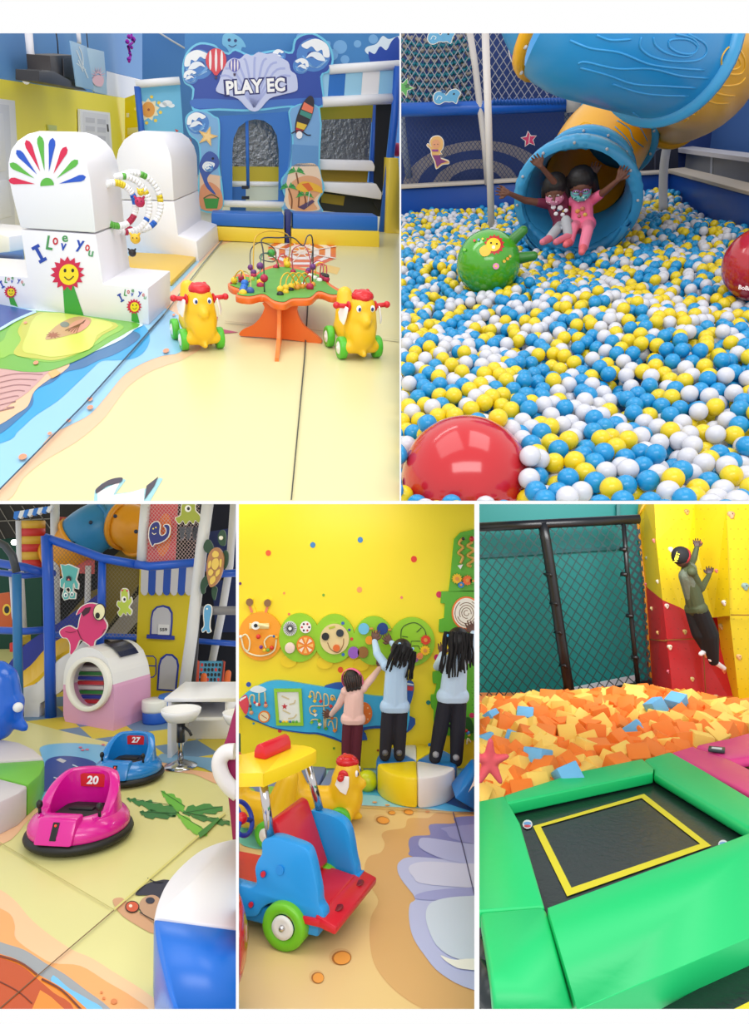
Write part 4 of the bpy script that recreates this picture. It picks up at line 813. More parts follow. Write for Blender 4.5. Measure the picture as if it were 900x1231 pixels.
# rainbow arch board
cx, cy = 571, 224
RBt = thing(P, 'rainbow_board', P.fl(571, 250), 'grey and navy striped half round board behind the lower net', 'board')
for k, (r, c) in enumerate([(88, (150, 142, 140)), (70, (22, 52, 116)), (52, (150, 142, 140)), (34, (22, 48, 104))]):
    q = MB(); q.sgn(BKP, [(cx+r*math.cos(a), cy-r*.62*math.sin(a)-(r*.06*math.cos(a))) for a in [PI*i/24 for i in range(25)]], -.5+.06*k, .06, c3(*c, .6)); put(P, q.mesh('arch_band'), 'arch_band', RBt)
# beams and posts
def bt(pts, r, m, lab, off=.15, name='padded_beam', catg='beam', pl=BKP):
    mb = MB(); mb.tube([pl.hit(p, off) for p in pts], r, m, 12); return tag(B(P, mb, name), lab, catg)
bt([(470, 132.5), (600, 129), (720, 124)], .10, c3(14, 90, 190, .35), 'blue padded beam across the net behind the ball pit', .2)
t = MB()
for k in range(30):
    x = 592+k*4; t.tube([BKP.hit((x, 126), .28), BKP.hit((x+1.5, 119), .3), BKP.hit((x+3, 126), .28)], .025, c3(20, 84, 170), 5)
tag(B(P, t, 'lacing'), 'blue looped lacing tying the net to the padded beam', 'rope', kind='stuff')
bt([(482, 136), (486, 180), (492, 214)], .06, c3(120, 130, 150, .5), 'grey leaning post behind the lower net at far left', -.25, 'grey_post', 'post')
bt([(878-196, 60), (683, 130), (684, 160)], .07, c3(130, 140, 160, .5), 'grey post behind the slide left of the blue tube', -.2, 'grey_post', 'post')
bt([(564, 36), (571, 80), (577, 131), (582, 170), (586, 222)], .05, c3(206, 200, 198, .5), 'thinner leaning white padded post, left of the straight pole', .25, 'white_post', 'post')
c0 = P.fl(590.5, 276); 
mb = MB(); q = PL(P, c0, BKP.n); mb.tube([q.hit((583, 34)), q.hit((587, 150)), q.hit((590.5, 276))], .047, c3(214, 208, 206, .45), 14); tag(B(P, mb, 'white_pole'), 'tall straight white pole standing in the balls', 'pole')
bt([(689, 100), (690, 134)], .12, c3(190, 186, 184, .5), 'stub of white post beside the beam end near the slide', .3, 'white_post', 'post')
# cutouts
def cut(pts, m, lab, catg, parts=(), off=.36, name='cutout', smooth=True, pl=BKP, n=3):
    mb = MB(); mb.sgn(pl, inset(pts, -1.0), off, .02, c3(236, 232, 226, .5), smooth, n=n); mb.dec(pl, pts, off+.024, m, smooth, n)
    e = tag(B(P, mb, name), lab, catg)
    if parts:
        k = MB()
        for i, (kind, a) in enumerate(parts):
            if kind == 'd': k.dec(pl, a[0], off+.027+.002*i, a[1], len(a) > 2)
            else: k.stroke(pl, a[0], a[1], off+.027+.002*i, a[2])
        put(P, k.mesh('printed_detail'), 'printed_detail', e)
    return e
prp = c3(92, 84, 160, .5); dkk = c3(30, 26, 40)
cut(Y1([(545, 60), (575, 46), (600, 70), (640, 140), (665, 190), (660, 215), (635, 222), (632, 245), (612, 248), (608, 225), (600, 224), (600, 245), (585, 246), (588, 220), (560, 190), (540, 130)]), prp, 'purple one-eyed monster cutout half hidden behind the blue tube', 'cutout',
    [('d', (Y1(circ(565, 102, 15, 16)), c3(240, 220, 60))), ('d', (Y1(circ(565, 102, 6, 7)), dkk)), ('s', (Y1([(568, 140), (585, 150), (600, 138)]), 1.4, dkk))], name='monster_cutout')
cut(Y1(star(22, 308, 48, 20, 5, -1.2)), c3(92, 170, 90), 'green starfish cutout at the left edge of the net', 'cutout', [('d', (Y1(star(38, 300, 16, 8, 5)), c3(60, 110, 70)))], name='starfish_cutout', smooth=False)
cut(Y1(star(637, 562, 38, 17, 5, -1.7)), c3(206, 60, 104), 'pink starfish cutout on the dark net left of the slide', 'cutout', [('s', (Y1([(640, 540), (636, 580)]), .8, c3(240, 210, 210)))], name='starfish_cutout', smooth=False)
def seahorse(ox, oy, lab):
    f = lambda L: Y1([(u+ox, v+oy) for u, v in L])
    cut(f([(0, 40), (5, 15), (25, 3), (50, 10), (62, 22), (80, 0), (110, -8), (130, 10), (120, 30), (110, 60), (95, 50), (75, 52), (55, 50), (30, 62), (10, 58)]), c3(96, 170, 215), lab, 'cutout', [('s', (f([(14, 42), (24, 24), (40, 30), (34, 42)]), 1, c3(210, 230, 240))), ('d', (f(circ(100, 14, 5)), dkk)), ('d', (f([(35, -8), (60, -2), (58, 10), (40, 8)]), c3(40, 90, 150)))], name='seahorse_cutout')
seahorse(168, 325, 'light blue seahorse cutout just above the blue beam'); seahorse(140, 30, 'light blue seahorse cutout at the very top of the net')
cut(Y1([(150, 575), (165, 552), (195, 548), (214, 570), (212, 605), (200, 622), (208, 635), (195, 636), (200, 655), (238, 668), (242, 680), (210, 685), (182, 706), (174, 670), (160, 640), (155, 612), (136, 592), (140, 585), (158, 600)]), c3(230, 180, 110), 'blond mermaid cutout with a purple tail on the lower net', 'cutout',
    [('d', (Y1(circ(180, 585, 20, 22)), c3(226, 160, 120))), ('d', (Y1([(162, 640), (198, 640), (204, 660), (236, 672), (205, 680), (184, 700), (178, 672)]), c3(130, 60, 120))), ('d', (Y1(circ(172, 588, 2.5)), dkk)), ('d', (Y1(circ(188, 586, 2.5)), dkk)), ('d', (Y1([(158, 612), (190, 612), (192, 622), (162, 622)]), c3(150, 70, 150)))], name='mermaid_cutout')
# small ball on ledge
mb = MB(); mb.sph(BKP.hit((570, 219), .05), .055, c3(40, 140, 200)); 
# ------------------------------------------------ tube slide
tb_ = c3(34, 138, 200, .28, bump=.25, bscale=2.2); ty = c3(232, 170, 20, .3, bump=.25, bscale=2.2); lb = c3(64, 160, 214, .25)
Dm = P.fl(693, 292).y
path = [(693, 240, Dm-.1), (703, 214, Dm+.35), (722, 178, Dm+.95), (748, 152, Dm+1.4), (786, 131, Dm+1.7), (826, 112, Dm+1.2), (844, 88, Dm+.3), (830, 66, Dm-.9), (795, 50, Dm-1.6), (740, 30, Dm-2.1), (692, 8, Dm-2.3), (676, -40, Dm-1.9), (686, -120, Dm-1.2)]
pp = cat([P.at(*p) for p in path], 8, False); R0 = .50
slide = thing(P, 'tube_slide', P.fl(693, 292), 'enclosed spiral tube slide of blue and yellow sections above the ball pit', 'slide')
def sec(i0, i1, r, m, name='tube_section', flare=None, th=.03):
    q = MB(); seg = pp[i0:i1+1]; n = len(seg); ro = [r(k/(n-1)) if callable(r) else r for k in range(n)]
    b_ = MB(); b_.tube(seg, ro, m, 40); b_.f = b_.f[:-2]; b_.m = b_.m[:-2]; b_.s = b_.s[:-2]
    c_ = MB(); c_.tube(seg, [x-th for x in ro], m, 40); c_.f = c_.f[:-2]; c_.m = c_.m[:-2]; c_.s = c_.s[:-2]
    b_.join(c_); return put(P, b_.mesh(name), name, slide)
def rim(i, r, m, tr=.05):
    t_ = (pp[min(i+1, len(pp)-1)]-pp[max(i-1, 0)]).normalized(); M = frameM(pp[i], t_); b = MB(); b.lathe([(r-.03, -tr), (r+tr*.8, -tr), (r+tr, 0), (r+tr*.8, tr), (r-.03, tr)], M, m, 40); o = put(P, b.mesh('flange'), 'flange', slide)
    for k in range(12):
        a = k*PI/6; q = MB(); p = M @ Vector(((r+tr*.3)*math.cos(a), (r+tr*.3)*math.sin(a), -tr)); q.sph(p, .018, c3(190, 190, 196, .3), n=8, k=5); put(P, q.mesh('bolt'), 'bolt', o)
s1 = sec(0, 9, lambda t: .64-.12*min(1, t*1.6), lb, 'mouth_section'); sec(8, 22, lambda t: .50+.04*math.sin(t*PI), ty); sec(22, 36, .48, tb_); sec(36, 63, lambda t: .5+.1*math.sin(min(1, t*1.1)*PI*.5)*1.0, ty, 'elbow_section'); sec(63, 80, .58, tb_, 'upper_tube'); sec(80, len(pp)-1, .56, tb_, 'upper_tube')
rim(0, .66, lb, .07); rim(9, .53, lb); rim(22, .53, lb, .045); rim(36, .5, ty, .05); rim(63, .60, lb, .055); rim(80, .58, ty, .04)
q = MB()
for k in range(-18, 18):      # lobed lip of the mouth
    a = k/18*PI; M = frameM(pp[0], (pp[1]-pp[0]).normalized(), (0, 0, 1)); q.sph(M @ Vector((.66*math.cos(a), .66*math.sin(a), 0)), .075+.015*math.cos(a*5), lb, n=10, k=8)
put(P, q.blob('mouth_lip', lb, .03, 4), 'mouth_lip', slide)
# scooped tray in front of the mouth
q = MB(); M = frameM(pp[0], Vector((-.15, -1, -.12)), (0, 0, 1)); prof = [(.66, 0), (.68, .12), (.66, .28), (.6, .34)]
for sgn_, inn in ((1, 0), (-1, .03)):
    q.lathe([(r-inn, z) for r, z in prof], M, lb, 24, True, PI*.62, PI*1.38)
put(P, q.mesh('landing_scoop'), 'landing_scoop', slide)
# raised wood grain lines on the tubes
tree = {}
def groove(pxs, m, wd=.009):
    dg = [o for o in bpy.data.objects if o.parent == slide and o.name.startswith(('tube_section', 'elbow', 'upper_tube'))]
    from mathutils.bvhtree import BVHTree
    pts = []
    for px, py in [(p.x, p.y) for p in cat([(x, y, 0) for x, y in pxs], 4, False)]:
        best = None; r = P.ray(px, py)
        for o in dg:
            if o.name not in tree:
                M = _root[o.name]; tree[o.name] = BVHTree.FromPolygons([M @ v.co for v in o.data.vertices], [tuple(p.vertices) for p in o.data.polygons])
            h = tree[o.name].ray_cast(P.eye, r)
            if h[0] is not None and (best is None or h[3] < best[1]): best = (h[0], h[3])
        if best: pts.append(best[0])
        elif len(pts) > 3: break
    pts = [p for i, p in enumerate(pts) if i == 0 or (p-pts[i-1]).length < .6]
    if len(pts) > 3: b = MB(); b.tube(pts, wd, m, 6); put(P, b.mesh('wood_grain_ridge'), 'wood_grain_ridge', slide)
lbm = c3(50, 148, 208, .3); lym = c3(238, 180, 36, .3)
for L in ([(20, 75), (120, 115), (260, 135), (400, 190), (520, 210), (680, 222)], [(60, 190), (100, 182), (250, 215), (420, 215), (560, 250), (700, 262)], [(70, 210), (200, 245), (330, 290), (480, 300), (640, 310)], [(370, 60), (365, 110), (420, 155), (520, 178), (640, 175), (690, 140), (680, 90), (600, 45)], [(430, 60), (440, 100), (500, 140), (600, 155), (650, 110), (620, 65), (540, 45)], [(505, 80), (530, 70), (600, 72), (645, 105), (625, 140), (560, 138), (510, 110), (505, 80)], [(230, 290), (350, 330), (460, 345), (600, 350)], [(150, 50), (220, 75), (320, 70)]):
    groove(Y2(L), lbm)
for L in ([(790, 180), (805, 150), (840, 155), (858, 190), (840, 215), (805, 215), (790, 180)], [(768, 215), (765, 160), (800, 110), (850, 120), (880, 180), (860, 240), (790, 240)], [(740, 290), (790, 300), (850, 290), (880, 260)], [(720, 330), (780, 345), (830, 350)], [(690, 370), (740, 385), (800, 385)], [(520, 465), (560, 450), (600, 460), (580, 475)], [(480, 480), (560, 435), (630, 440), (650, 420)], [(40, 520), (90, 480), (150, 500), (220, 560)], [(60, 560), (110, 520), (180, 540), (240, 600)]):
    groove(Y2(L), lym)
for L in ([(250, 470), (310, 510), (330, 560), (380, 600)], [(290, 440), (360, 500), (400, 570)], [(330, 430), (400, 480), (450, 540)], [(240, 500), (300, 560), (330, 620)]): groove(Y2(L), lbm, .008)
# support pole with bracket
wp = c3(210, 206, 206, .45); c0 = P.fl(797, 250); q = PL(P, c0, (0, -1, 0))
sup = thing(P, 'slide_support', c0, 'white bent support pole bracketed under the yellow slide elbow', 'pole')
mb = MB(); mb.tube([q.hit(p) for p in [(p.x, p.y) for p in cat([(797, 252, 0), (797, 215, 0), (799, 190, 0), (803, 174, 0), (812, 166, 0), (823, 166, 0)], 5, False)]], .06, wp, 12); put(P, mb.mesh('bent_pole'), 'bent_pole', sup)
mb = MB(); mb.tube([P.fl(809, 216, 0)+Vector((0, 0, -.1)), P.at(811, 163, P.fl(809, 216).y)], .045, wp, 12); put(P, mb.mesh('rear_pole'), 'rear_pole', sup)
mb = MB(); mb.sgn(q, Y2([(540, 515), (560, 510), (575, 522), (600, 520), (620, 505), (630, 515), (610, 540), (632, 548), (628, 566), (580, 570), (570, 545), (545, 530)]), .1, .06, wp, True); put(P, mb.mesh('bracket', .01), 'bracket', sup)
mb = MB()
for u, v in [(550, 520), (622, 515), (580, 560), (622, 556)]: mb.sph(q.hit(Y2([(u, v)])[0], .17), .02, c3(120, 120, 124))
put(P, mb.mesh('bracket_bolts'), 'bracket_bolts', sup)
# ------------------------------------------------ balls
rnd = random.Random(5); D = .104
quad = [P.fl(430, 640), P.fl(1010, 640), P.fl(900, 273), P.fl(812, 229), P.fl(440, 262)]
def inpoly(x, y, Q):
    c = False; n = len(Q)
    for i in range(n):
        a, b = Q[i], Q[(i+1) % n]
        if (a.y > y) != (b.y > y) and x < (b.x-a.x)*(y-a.y)/(b.y-a.y)+a.x: c = not c
    return c
gb = P.fl(588, 345); gR = 38*P.mpp(P.at(587, 316, gb.y))
rc0 = P.fl(562, 640); rR = 76*P.mpp(P.at(560, 576, rc0.y+.0)); r2 = P.fl(905, 355); r2R = 46*P.mpp(r2)
gC = P.at(587, 316, gb.y); rC = P.at(559, 576, 3.25); rR = 76.5*P.mpp(rC); qC = P.at(914, 318, r2.y); r2R = 43*P.mpp(qC)
avoid = [(gC, gR), (rC, rR), (qC, r2R)]
lip0 = P.fl(695, 300); 
def hgt_(x, y): return .05*math.sin(x*1.7+1)*math.sin(y*1.3)+.04*math.sin(x*3.1+y*2.2)
pts = []
ys = [q.y for q in quad]; xs = [q.x for q in quad]; y = min(ys); row = 0
while y < max(ys):
    x = min(xs)+(row % 2)*D*.55
    while x < max(xs):
        if inpoly(x, y, quad):
            for layer in (0, 1):
                if layer == 0 and rnd.random() < .16: continue
                px, py = x+rnd.uniform(-.03, .03)+layer*.05, y+rnd.uniform(-.03, .03)+layer*.05
                z = hgt_(px, py)-.02-layer*.075+rnd.uniform(-.03, .035)
                pts.append(Vector((px, py, z)))
        x += D*1.1
    y += D*.95; row += 1
from mathutils.kdtree import KDTree
mouthc = Vector((P.fl(693, 290).x, P.fl(693, 270).y+.2, 0))
for it in range(5):
    kd = KDTree(len(pts))
    for i, p in enumerate(pts): kd.insert(p, i)
    kd.balance(); new = []
    for i, p in enumerate(pts):
        d = Vector((0, 0, 0))
        for co, j, dist in kd.find_range(p, D*.99):
            if j != i and dist > 1e-6: d += (p-co)/dist*(D*.99-dist)*.45
        d.z *= .6; q = p+d
        for c, r in avoid:
            v = q-c
            if v.length < r+D/2: q = c+v.normalized()*(r+D/2)
        new.append(q)
    pts = new
def okb(p):
    if p.z > .13: return False
    if any((p-c).length < r+D*.45 for c, r in avoid): return False
    if (BKP.o-p).dot(BKP.n) > -D*.6-.18: return False
    if (RTP.o-p).dot(RTP.n) > -D*.6-.15: return False
    x, y = P.pix(p)
    if x < 481-14 or x > 916 or y > 618: return False
    if y < 606 and math.hypot(x-559, y-576) < 76 and (p-P.eye).length < (rC-P.eye).length: return False
    dm = p-pp[0]; ax = Vector((pp[9]-pp[0])).normalized(); t = dm.dot(ax)
    if -.45 < t < 1.2 and (dm-ax*t).length < .72: return False
    return True
pts = [p for p in pts if okb(p)]
# visibility against lower neighbours: keep the upper ones as things
bc = [c3(26, 142, 200, .22), c3(228, 200, 30, .22), c3(206, 206, 214, .22)]
names = ['blue', 'yellow', 'white']
pts.sort(key=lambda p: (p-P.eye).length)
proto = []
for k in range(3):
    b = MB(); b.sph((0, 0, 0), D/2, bc[k], n=20, k=14); proto.append(b.mesh('plastic_ball'))
vis = []; stuff = MB(); cnt = 0
col_of = lambda: (0 if (r := rnd.random()) < .37 else 1 if r < .66 else 2)
lo = MB(); lo.sph((0, 0, 0), D/2, bc[0], n=12, k=8)
kd = KDTree(len(pts))
for i, p in enumerate(pts): kd.insert(p, i)
kd.balance()
for i, p in enumerate(pts):
    c = col_of(); x, y = P.pix(p)
    covered = sum(1 for co, j, dist in kd.find_range(p+Vector((0, 0, D*.75)), D*.62) if j != i)
    if cnt < 300 and not covered and 484 < x < 904 and y < 604:
        o = bpy.data.objects.new('plastic_ball', proto[c]); COL.objects.link(o); OBJ.append((o, P)); o.matrix_world = P.M @ Matrix.Translation(p)
        # the place in the pit, named by the things one can find near it
        rw = ('in the nearest row' if y > 578 else 'in the second near row' if y > 552 else 'level with the red ball top' if y > 522 else 'just beyond the red ball' if y > 495 else 'farther beyond the red ball' if y > 465 else 'halfway to the green ball')
        cl_ = ('at the left edge' if x < 540 else 'above the big red ball' if x < 635 and y < 500 else 'beside the big red ball' if x < 690 else 'near the middle' if x < 760 else 'right of the middle' if x < 830 else 'at the right edge')
        tag(o, '%s pit ball %s, %s' % (names[c], rw, cl_), 'ball', '%s pit balls %s, %s' % (names[c], rw, cl_)); cnt += 1
    else:
        m_ = bc[c]; b0 = len(stuff.v); stuff.v += [q+p for q in lo.v]; stuff.f += [[b0+i_ for i_ in f] for f in lo.f]; stuff.m += [m_]*len(lo.f); stuff.s += [True]*len(lo.f)
o = B(P, stuff, 'ball_sea'); tag(o, 'thousands of blue, yellow and white plastic balls filling the pit behind', 'balls', kind='stuff')
# big balls
g = MB(); g.sph(gC, gR, c3(70, 160, 30, .15, coat=.5), n=48, k=32); hop = B(P, g, 'hopper_ball'); tag(hop, 'big green hopper ball with a lion sticker and two handles', 'ball')
for (dx, dz, dy) in ((.9, .75, .2), (1.12, .12, 0)):
    h = MB(); d = Vector((dx, dy, dz)).normalized(); h.cap(gC+d*gR*.95, .055, gC+d*(gR*1.38), .045, c3(50, 120, 40, .3)); put(P, h.mesh('handle'), 'handle', hop)
def onball(mb, C, R, pts, m, off=.004, smooth=True):
    """lay an outline on a ball's front as seen, subdivided so it hugs the curve"""
    L = [(p.x, p.y) for p in cat([(x, y, 0) for x, y in pts], 3)] if smooth else pts
    cx = sum(p[0] for p in L)/len(L); cy = sum(p[1] for p in L)/len(L)
    def proj(px, py):
        r = P.ray(px, py); oc = P.eye-C; b = r.dot(oc); c = oc.dot(oc)-(R+off)**2; dsc = b*b-c
        return P.eye+r*(-b-math.sqrt(max(dsc, 0)))
    rings = [[proj(cx+(p[0]-cx)*t, cy+(p[1]-cy)*t) for p in L] for t in (1, .66, .33)]; n = len(L)
    vs = [q for g_ in rings for q in g_]+[proj(cx, cy)]; fs = []
    for k in range(2):
        for i in range(n): fs.append((k*n+i, k*n+(i+1) % n, (k+1)*n+(i+1) % n, (k+1)*n+i))
    for i in range(n): fs.append((2*n+i, 2*n+(i+1) % n, 3*n))
    mb.add(vs, fs, m, True)
s = MB(); q1 = Y1([(0, 0)])
onball(s, gC, gR, star(594, 294, 12.5, 10, 14), c3(196, 40, 40), .004, False); onball(s, gC, gR, circ(593, 294, 8.5, 8), c3(240, 200, 40), .008); onball(s, gC, gR, [(576, 300), (584, 294), (590, 298), (588, 306), (580, 308)], c3(244, 190, 60), .006)
for x, y, r, c in [(590, 292, 1.2, (30, 20, 20)), (597, 293, 1.2, (30, 20, 20)), (593, 297, 2.2, (250, 240, 200)), (596, 320, 4, (240, 150, 190)), (596, 320, 1.5, (250, 220, 60)), (570, 289, 1.6, (220, 60, 60)), (575, 288, 1.4, (80, 140, 230)), (580, 287, 1.4, (240, 200, 60)), (610, 311, 2, (240, 160, 40)), (606, 314, 2, (240, 190, 60)), (613, 308, 1.6, (240, 190, 60)), (558, 300, 2, (120, 200, 60))]: onball(s, gC, gR, circ(x, y, r, r, 8), c3(*c), .011, False)
put(P, s.mesh('lion_sticker'), 'lion_sticker', hop)
g = MB(); g.sph(rC, rR, c3(190, 24, 34, .16, coat=.5), n=64, k=40); tag(B(P, g, 'exercise_ball'), 'huge red ball in front at the left of the ball pit', 'ball')
g = MB(); g.sph(qC, r2R, c3(176, 30, 44, .16, coat=.5), n=48, k=32); e = tag(B(P, g, 'exercise_ball'), 'red ball cut by the right edge of the pit view', 'ball')
s = MB(); LP = PL(P, qC+(P.eye-qC).normalized()*r2R*.75, P.eye-qC); text_on(s, LP, (894, 346), 13, 'BoBi', c3(250, 235, 235), .06, bold=.02, rot=.15); put(P, s.mesh('lettering'), 'lettering', e)
# ------------------------------------------------ the two girls
dY = P.fl(690, 302).y
A = lambda px, py, d=0: P.at(px, py, dY+d)
skn = (112, 70, 54); hr = 14.5*P.mpp(A(667, 230, .25))
mar = c3(112, 30, 62, .7); 
J = dict(head=A(667, 229, .3), neck=A(668, 243, .36), chest=A(671, 252, .36), pelvis=A(679, 271, .3), Lsh=A(657, 245, .34), Lel=A(631, 241, .2), Lwr=A(611, 232, .05), Rsh=A(679, 243, .34), Rel=A(667, 220, .2), Rwr=A(650, 200, .05), Lhip=A(674, 272, .3), Lkn=A(668, 277, -.15), Lan=A(660, 287, -.3), Lto=A(652, 291, -.55), Rhip=A(684, 271, .3), Rkn=A(680, 265, -.1), Ran=A(683, 284, -.2), Rto=A(668, 291, -.4))
g1, Rh, H = person(P, J, hr, (-.1, -1, -.15), 'girl sitting on the left in the slide mouth, pink mask, maroon top, arms spread', skn, mar, c3(176, 178, 184, .7), sleeve=.2, leg=.85, sock=c3(226, 120, 140, .7), lr=.8, tro_name='trousers', hands={'L': ((-1, -.1, .35), (0, -1, 0)), 'R': ((-.5, -.1, .6), (0, -1, 0))})
def mask(root, Rh, H, hr, c, dots):
    q = MB(); q.sph(H+Rh @ Vector((0, .14*hr, -.44*hr)), [.8*hr, 1.02*hr, .56*hr], c, Rh, 20, 14); o = put(P, q.mesh('face_mask'), 'face_mask', root)
    s_ = MB(); r_ = random.Random(3)
    for k in range(14):
        a = r_.uniform(-.9, .9); b_ = r_.uniform(-.6, .6); s_.sph(H+Rh @ Vector((.8*hr*math.sin(a)*math.cos(b_), .14*hr+1.0*hr*math.cos(a)*math.cos(b_), -.44*hr+.56*hr*math.sin(b_))), .07*hr, dots[k % len(dots)], n=6, k=4)
    put(P, s_.mesh('mask_pattern'), 'mask_pattern', o)
mask(g1, Rh, H, hr, c3(206, 130, 160, .7), [c3(150, 60, 100), c3(240, 200, 210)])
def hairblob(root, fn, vox, c=(22, 16, 18)):
    q = MB(); fn(q); put(P, q.blob('hair', mat(c, .55), vox, 1), 'hair', root)
hm = mat((22, 16, 18), .55)
def h1(q):
    q.sph(H+Rh @ Vector((0, -.18*hr, .42*hr)), [1.0*hr, 1.0*hr, .98*hr], hm, Rh)
    for s_ in (-1, 1):
        for k in range(3): q.cap(H+Rh @ Vector((s_*.85*hr, (-.1-.3*k)*hr, .1*hr)), .3*hr, H+Rh @ Vector((s_*1.05*hr, (-.1-.2*k)*hr, -1.25*hr)), .22*hr, hm)
hairblob(g1, h1, .06*hr)
s = MB(); TPl = PL(P, J['chest']+Vector((0, -.75*hr, 0)), (0, -1, .1))
for k, (x, y, r, c) in enumerate([(665, 249, 4, (240, 235, 240)), (673, 250, 4.5, (240, 232, 236)), (680, 253, 3.5, (236, 230, 236)), (668, 257, 3.5, (240, 236, 240)), (676, 258, 3.5, (240, 232, 240)), (671, 253, 2, (80, 120, 150)), (666, 253, 1.4, (220, 80, 110)), (677, 254, 1.6, (220, 190, 80))]): s.sph(TPl.hit((x, y), .03), [r*.75*P.mpp(TPl.hit((x, y))), .01, r*.65*P.mpp(TPl.hit((x, y)))], c3(*c), n=10, k=6)
put(P, s.mesh('floral_print'), 'floral_print', g1)
hr2 = hr*1.06; hr_ = hr
J = dict(head=A(698, 223, .3), neck=A(698, 238, .36), chest=A(700, 248, .36), pelvis=A(699, 270, .28), Lsh=A(686, 241, .36), Lel=A(700, 222, .62), Lwr=A(712, 212, .55), Rsh=A(712, 240, .34), Rel=A(727, 230, .2), Rwr=A(743, 216, .1), Lhip=A(692, 272, .26), Lkn=A(688, 274, -.1), Lan=A(684, 291, -.2), Lto=A(680, 294, -.4), Rhip=A(706, 271, .26), Rkn=A(706, 277, -.2), Ran=A(701, 297, -.3), Rto=A(699, 303, -.5))
g2, Rh, H = person(P, J, hr2, (0, -1, -.1), 'girl sitting on the right in the slide mouth, teal mask, glasses, pink T-shirt', skn, c3(240, 110, 150, .7), c3(240, 130, 160, .7), sleeve=.3, leg=1, sock=c3(236, 110, 120, .7), lr=.85, hands={'L': ((.3, 0, 1), (0, -1, 0)), 'R': ((.45, -.1, .9), (0, -1, 0))})
mask(g2, Rh, H, hr2, c3(110, 190, 190, .7), [c3(30, 80, 110), c3(230, 240, 230), c3(40, 130, 130)])
def h2(q):
    q.sph(H+Rh @ Vector((0, -.2*hr2, .46*hr2)), [1.05*hr2, 1.0*hr2, .98*hr2], hm, Rh)
    for s_ in (-1, 1):
        for k in range(3): q.cap(H+Rh @ Vector((s_*.9*hr2, (-.1-.3*k)*hr2, .2*hr2)), .34*hr2, H+Rh @ Vector((s_*1.25*hr2, (-.2-.2*k)*hr2, -1.3*hr2)), .26*hr2, hm)
hairblob(g2, h2, .06*hr2)
s = MB()
for s_ in (-1, 1):
    M = frameM(H+Rh @ Vector((s_*.36*hr2, .98*hr2, .02*hr2)), Rh @ Vector((0, 1, 0)), Rh @ Vector((1, 0, 0))); s.tube([M @ Vector((.27*hr2*math.cos(a), .19*hr2*math.sin(a), 0)) for a in [k*PI/8 for k in range(16)]], .035*hr2, c3(150, 90, 170, .3), 6, True)
s.tube([H+Rh @ Vector((-.1*hr2, 1.0*hr2, .04*hr2)), H+Rh @ Vector((.1*hr2, 1.0*hr2, .04*hr2))], .03*hr2, c3(150, 90, 170, .3), 6)
put(P, s.mesh('glasses'), 'glasses', g2)
s = MB(); TPl = PL(P, J['chest']+Vector((0, -.78*hr2, 0)), (0, -1, .1))
for k, (x, y, r, c) in enumerate([(694, 254, 4, (216, 150, 70)), (700, 251, 4, (200, 120, 90)), (703, 258, 3.5, (220, 180, 80)), (696, 260, 3, (180, 110, 100))]): s.sph(TPl.hit((x, y), .03), [r*.75*P.mpp(TPl.hit((x, y))), .01, r*.65*P.mpp(TPl.hit((x, y)))], c3(*c), n=10, k=6)
put(P, s.mesh('shirt_print'), 'shirt_print', g2)
# ================================================================ ROOM 5: climbing wall, foam pit, trampolines
P = P5; C5 = lambda p: zc(2.727, 570, 820, p); D5 = lambda p: zc(2.727, 570, 930, p); A5 = lambda p: zc(2.727, 570, 600, p); B5 = lambda p: zc(4.92, 760, 600, p)
def FP(P, y): return PL(P, (0, y, 0), (0, -1, 0))
teal = c3(0, 126, 122, .55, bump=.05, bscale=4); tealp = c3(10, 138, 132, .5)
fl = MB(); fl.prism([P.fl(540, 1300), P.fl(980, 1300), P.fl(1000, 800), P.fl(540, 800)], (0, 0, -.05), c3(60, 70, 70)); struct(P, fl, 'floor')
BW = FP(P, 7.2)
mb = MB(); mb.prism([BW.hit(p) for p in [(560, 590), (775, 590), (800, 860), (560, 860)]], (0, .12, 0), teal); struct(P, mb, 'wall_back')
mb = MB(); mb.sgn(BW, [(560, 668), (750, 656), (750, 660), (560, 672)], .02, .02, c3(8, 96, 98)); mb.sgn(BW, [(741, 600), (745, 600), (745, 632), (741, 632)], .02, .03, c3(40, 110, 110)); struct(P, mb, 'trim_1')
mb = MB(); mb.sgn(BW, [(560, 853), (765, 812), (765, 832), (560, 870)], .05, .04, c3(200, 200, 206, .6)); tag(B(P, mb, 'white_skirting_panel'), 'pale grey panel strip along the foot of the teal wall', 'panel')
NP = FP(P, 6.8); bp = c3(22, 22, 24, .35)
def pip(name, pts, r, lab, catg, m=bp, pl=NP, off=0, group=None):
    mb = MB(); mb.tube([pl.hit(p, off) for p in pts], r, m, 12); return tag(B(P, mb, name), lab, catg, group)
fr = thing(P, 'net_frame', (NP.hit((660, 845)).x, 6.8, 0), 'black padded pipe frame in front of the teal wall holding the nets', 'frame')
for nm_, pts, r in [('top_pipe', [(560, 634.5), (652, 630), (768, 624)], .045), ('middle_post', [(652, 628), (656, 650), (664, 700), (676, 780), (686, 842)], .05), ('right_post', [(749, 628), (754, 690), (760, 760), (767, 826)], .022), ('bottom_pipe', [(640, 848), (700, 838), (783, 824)], .055), ('low_pipe', [(560, 858), (700, 836)], .012)]:
    mb = MB(); mb.tube([NP.hit(p) for p in pts], r, bp, 12); put(P, mb.mesh(nm_), nm_, fr)
mb = MB()
for x, y in ((668, 725), (673, 760), (661, 690), (679, 800)): mb.tube([NP.hit((x-7, y)), NP.hit((x, y), .06), NP.hit((x+2, y+3), .06)], .012, bp, 6)
for x, y in ((757, 740), (750, 690), (763, 790), (749, 660)): mb.tube([NP.hit((x-4, y)), NP.hit((x+4, y+1), .04)], .02, bp, 6)
put(P, mb.mesh('ties'), 'ties', fr)
nt = netmat((8, 44, 46), 15, 12, .14)
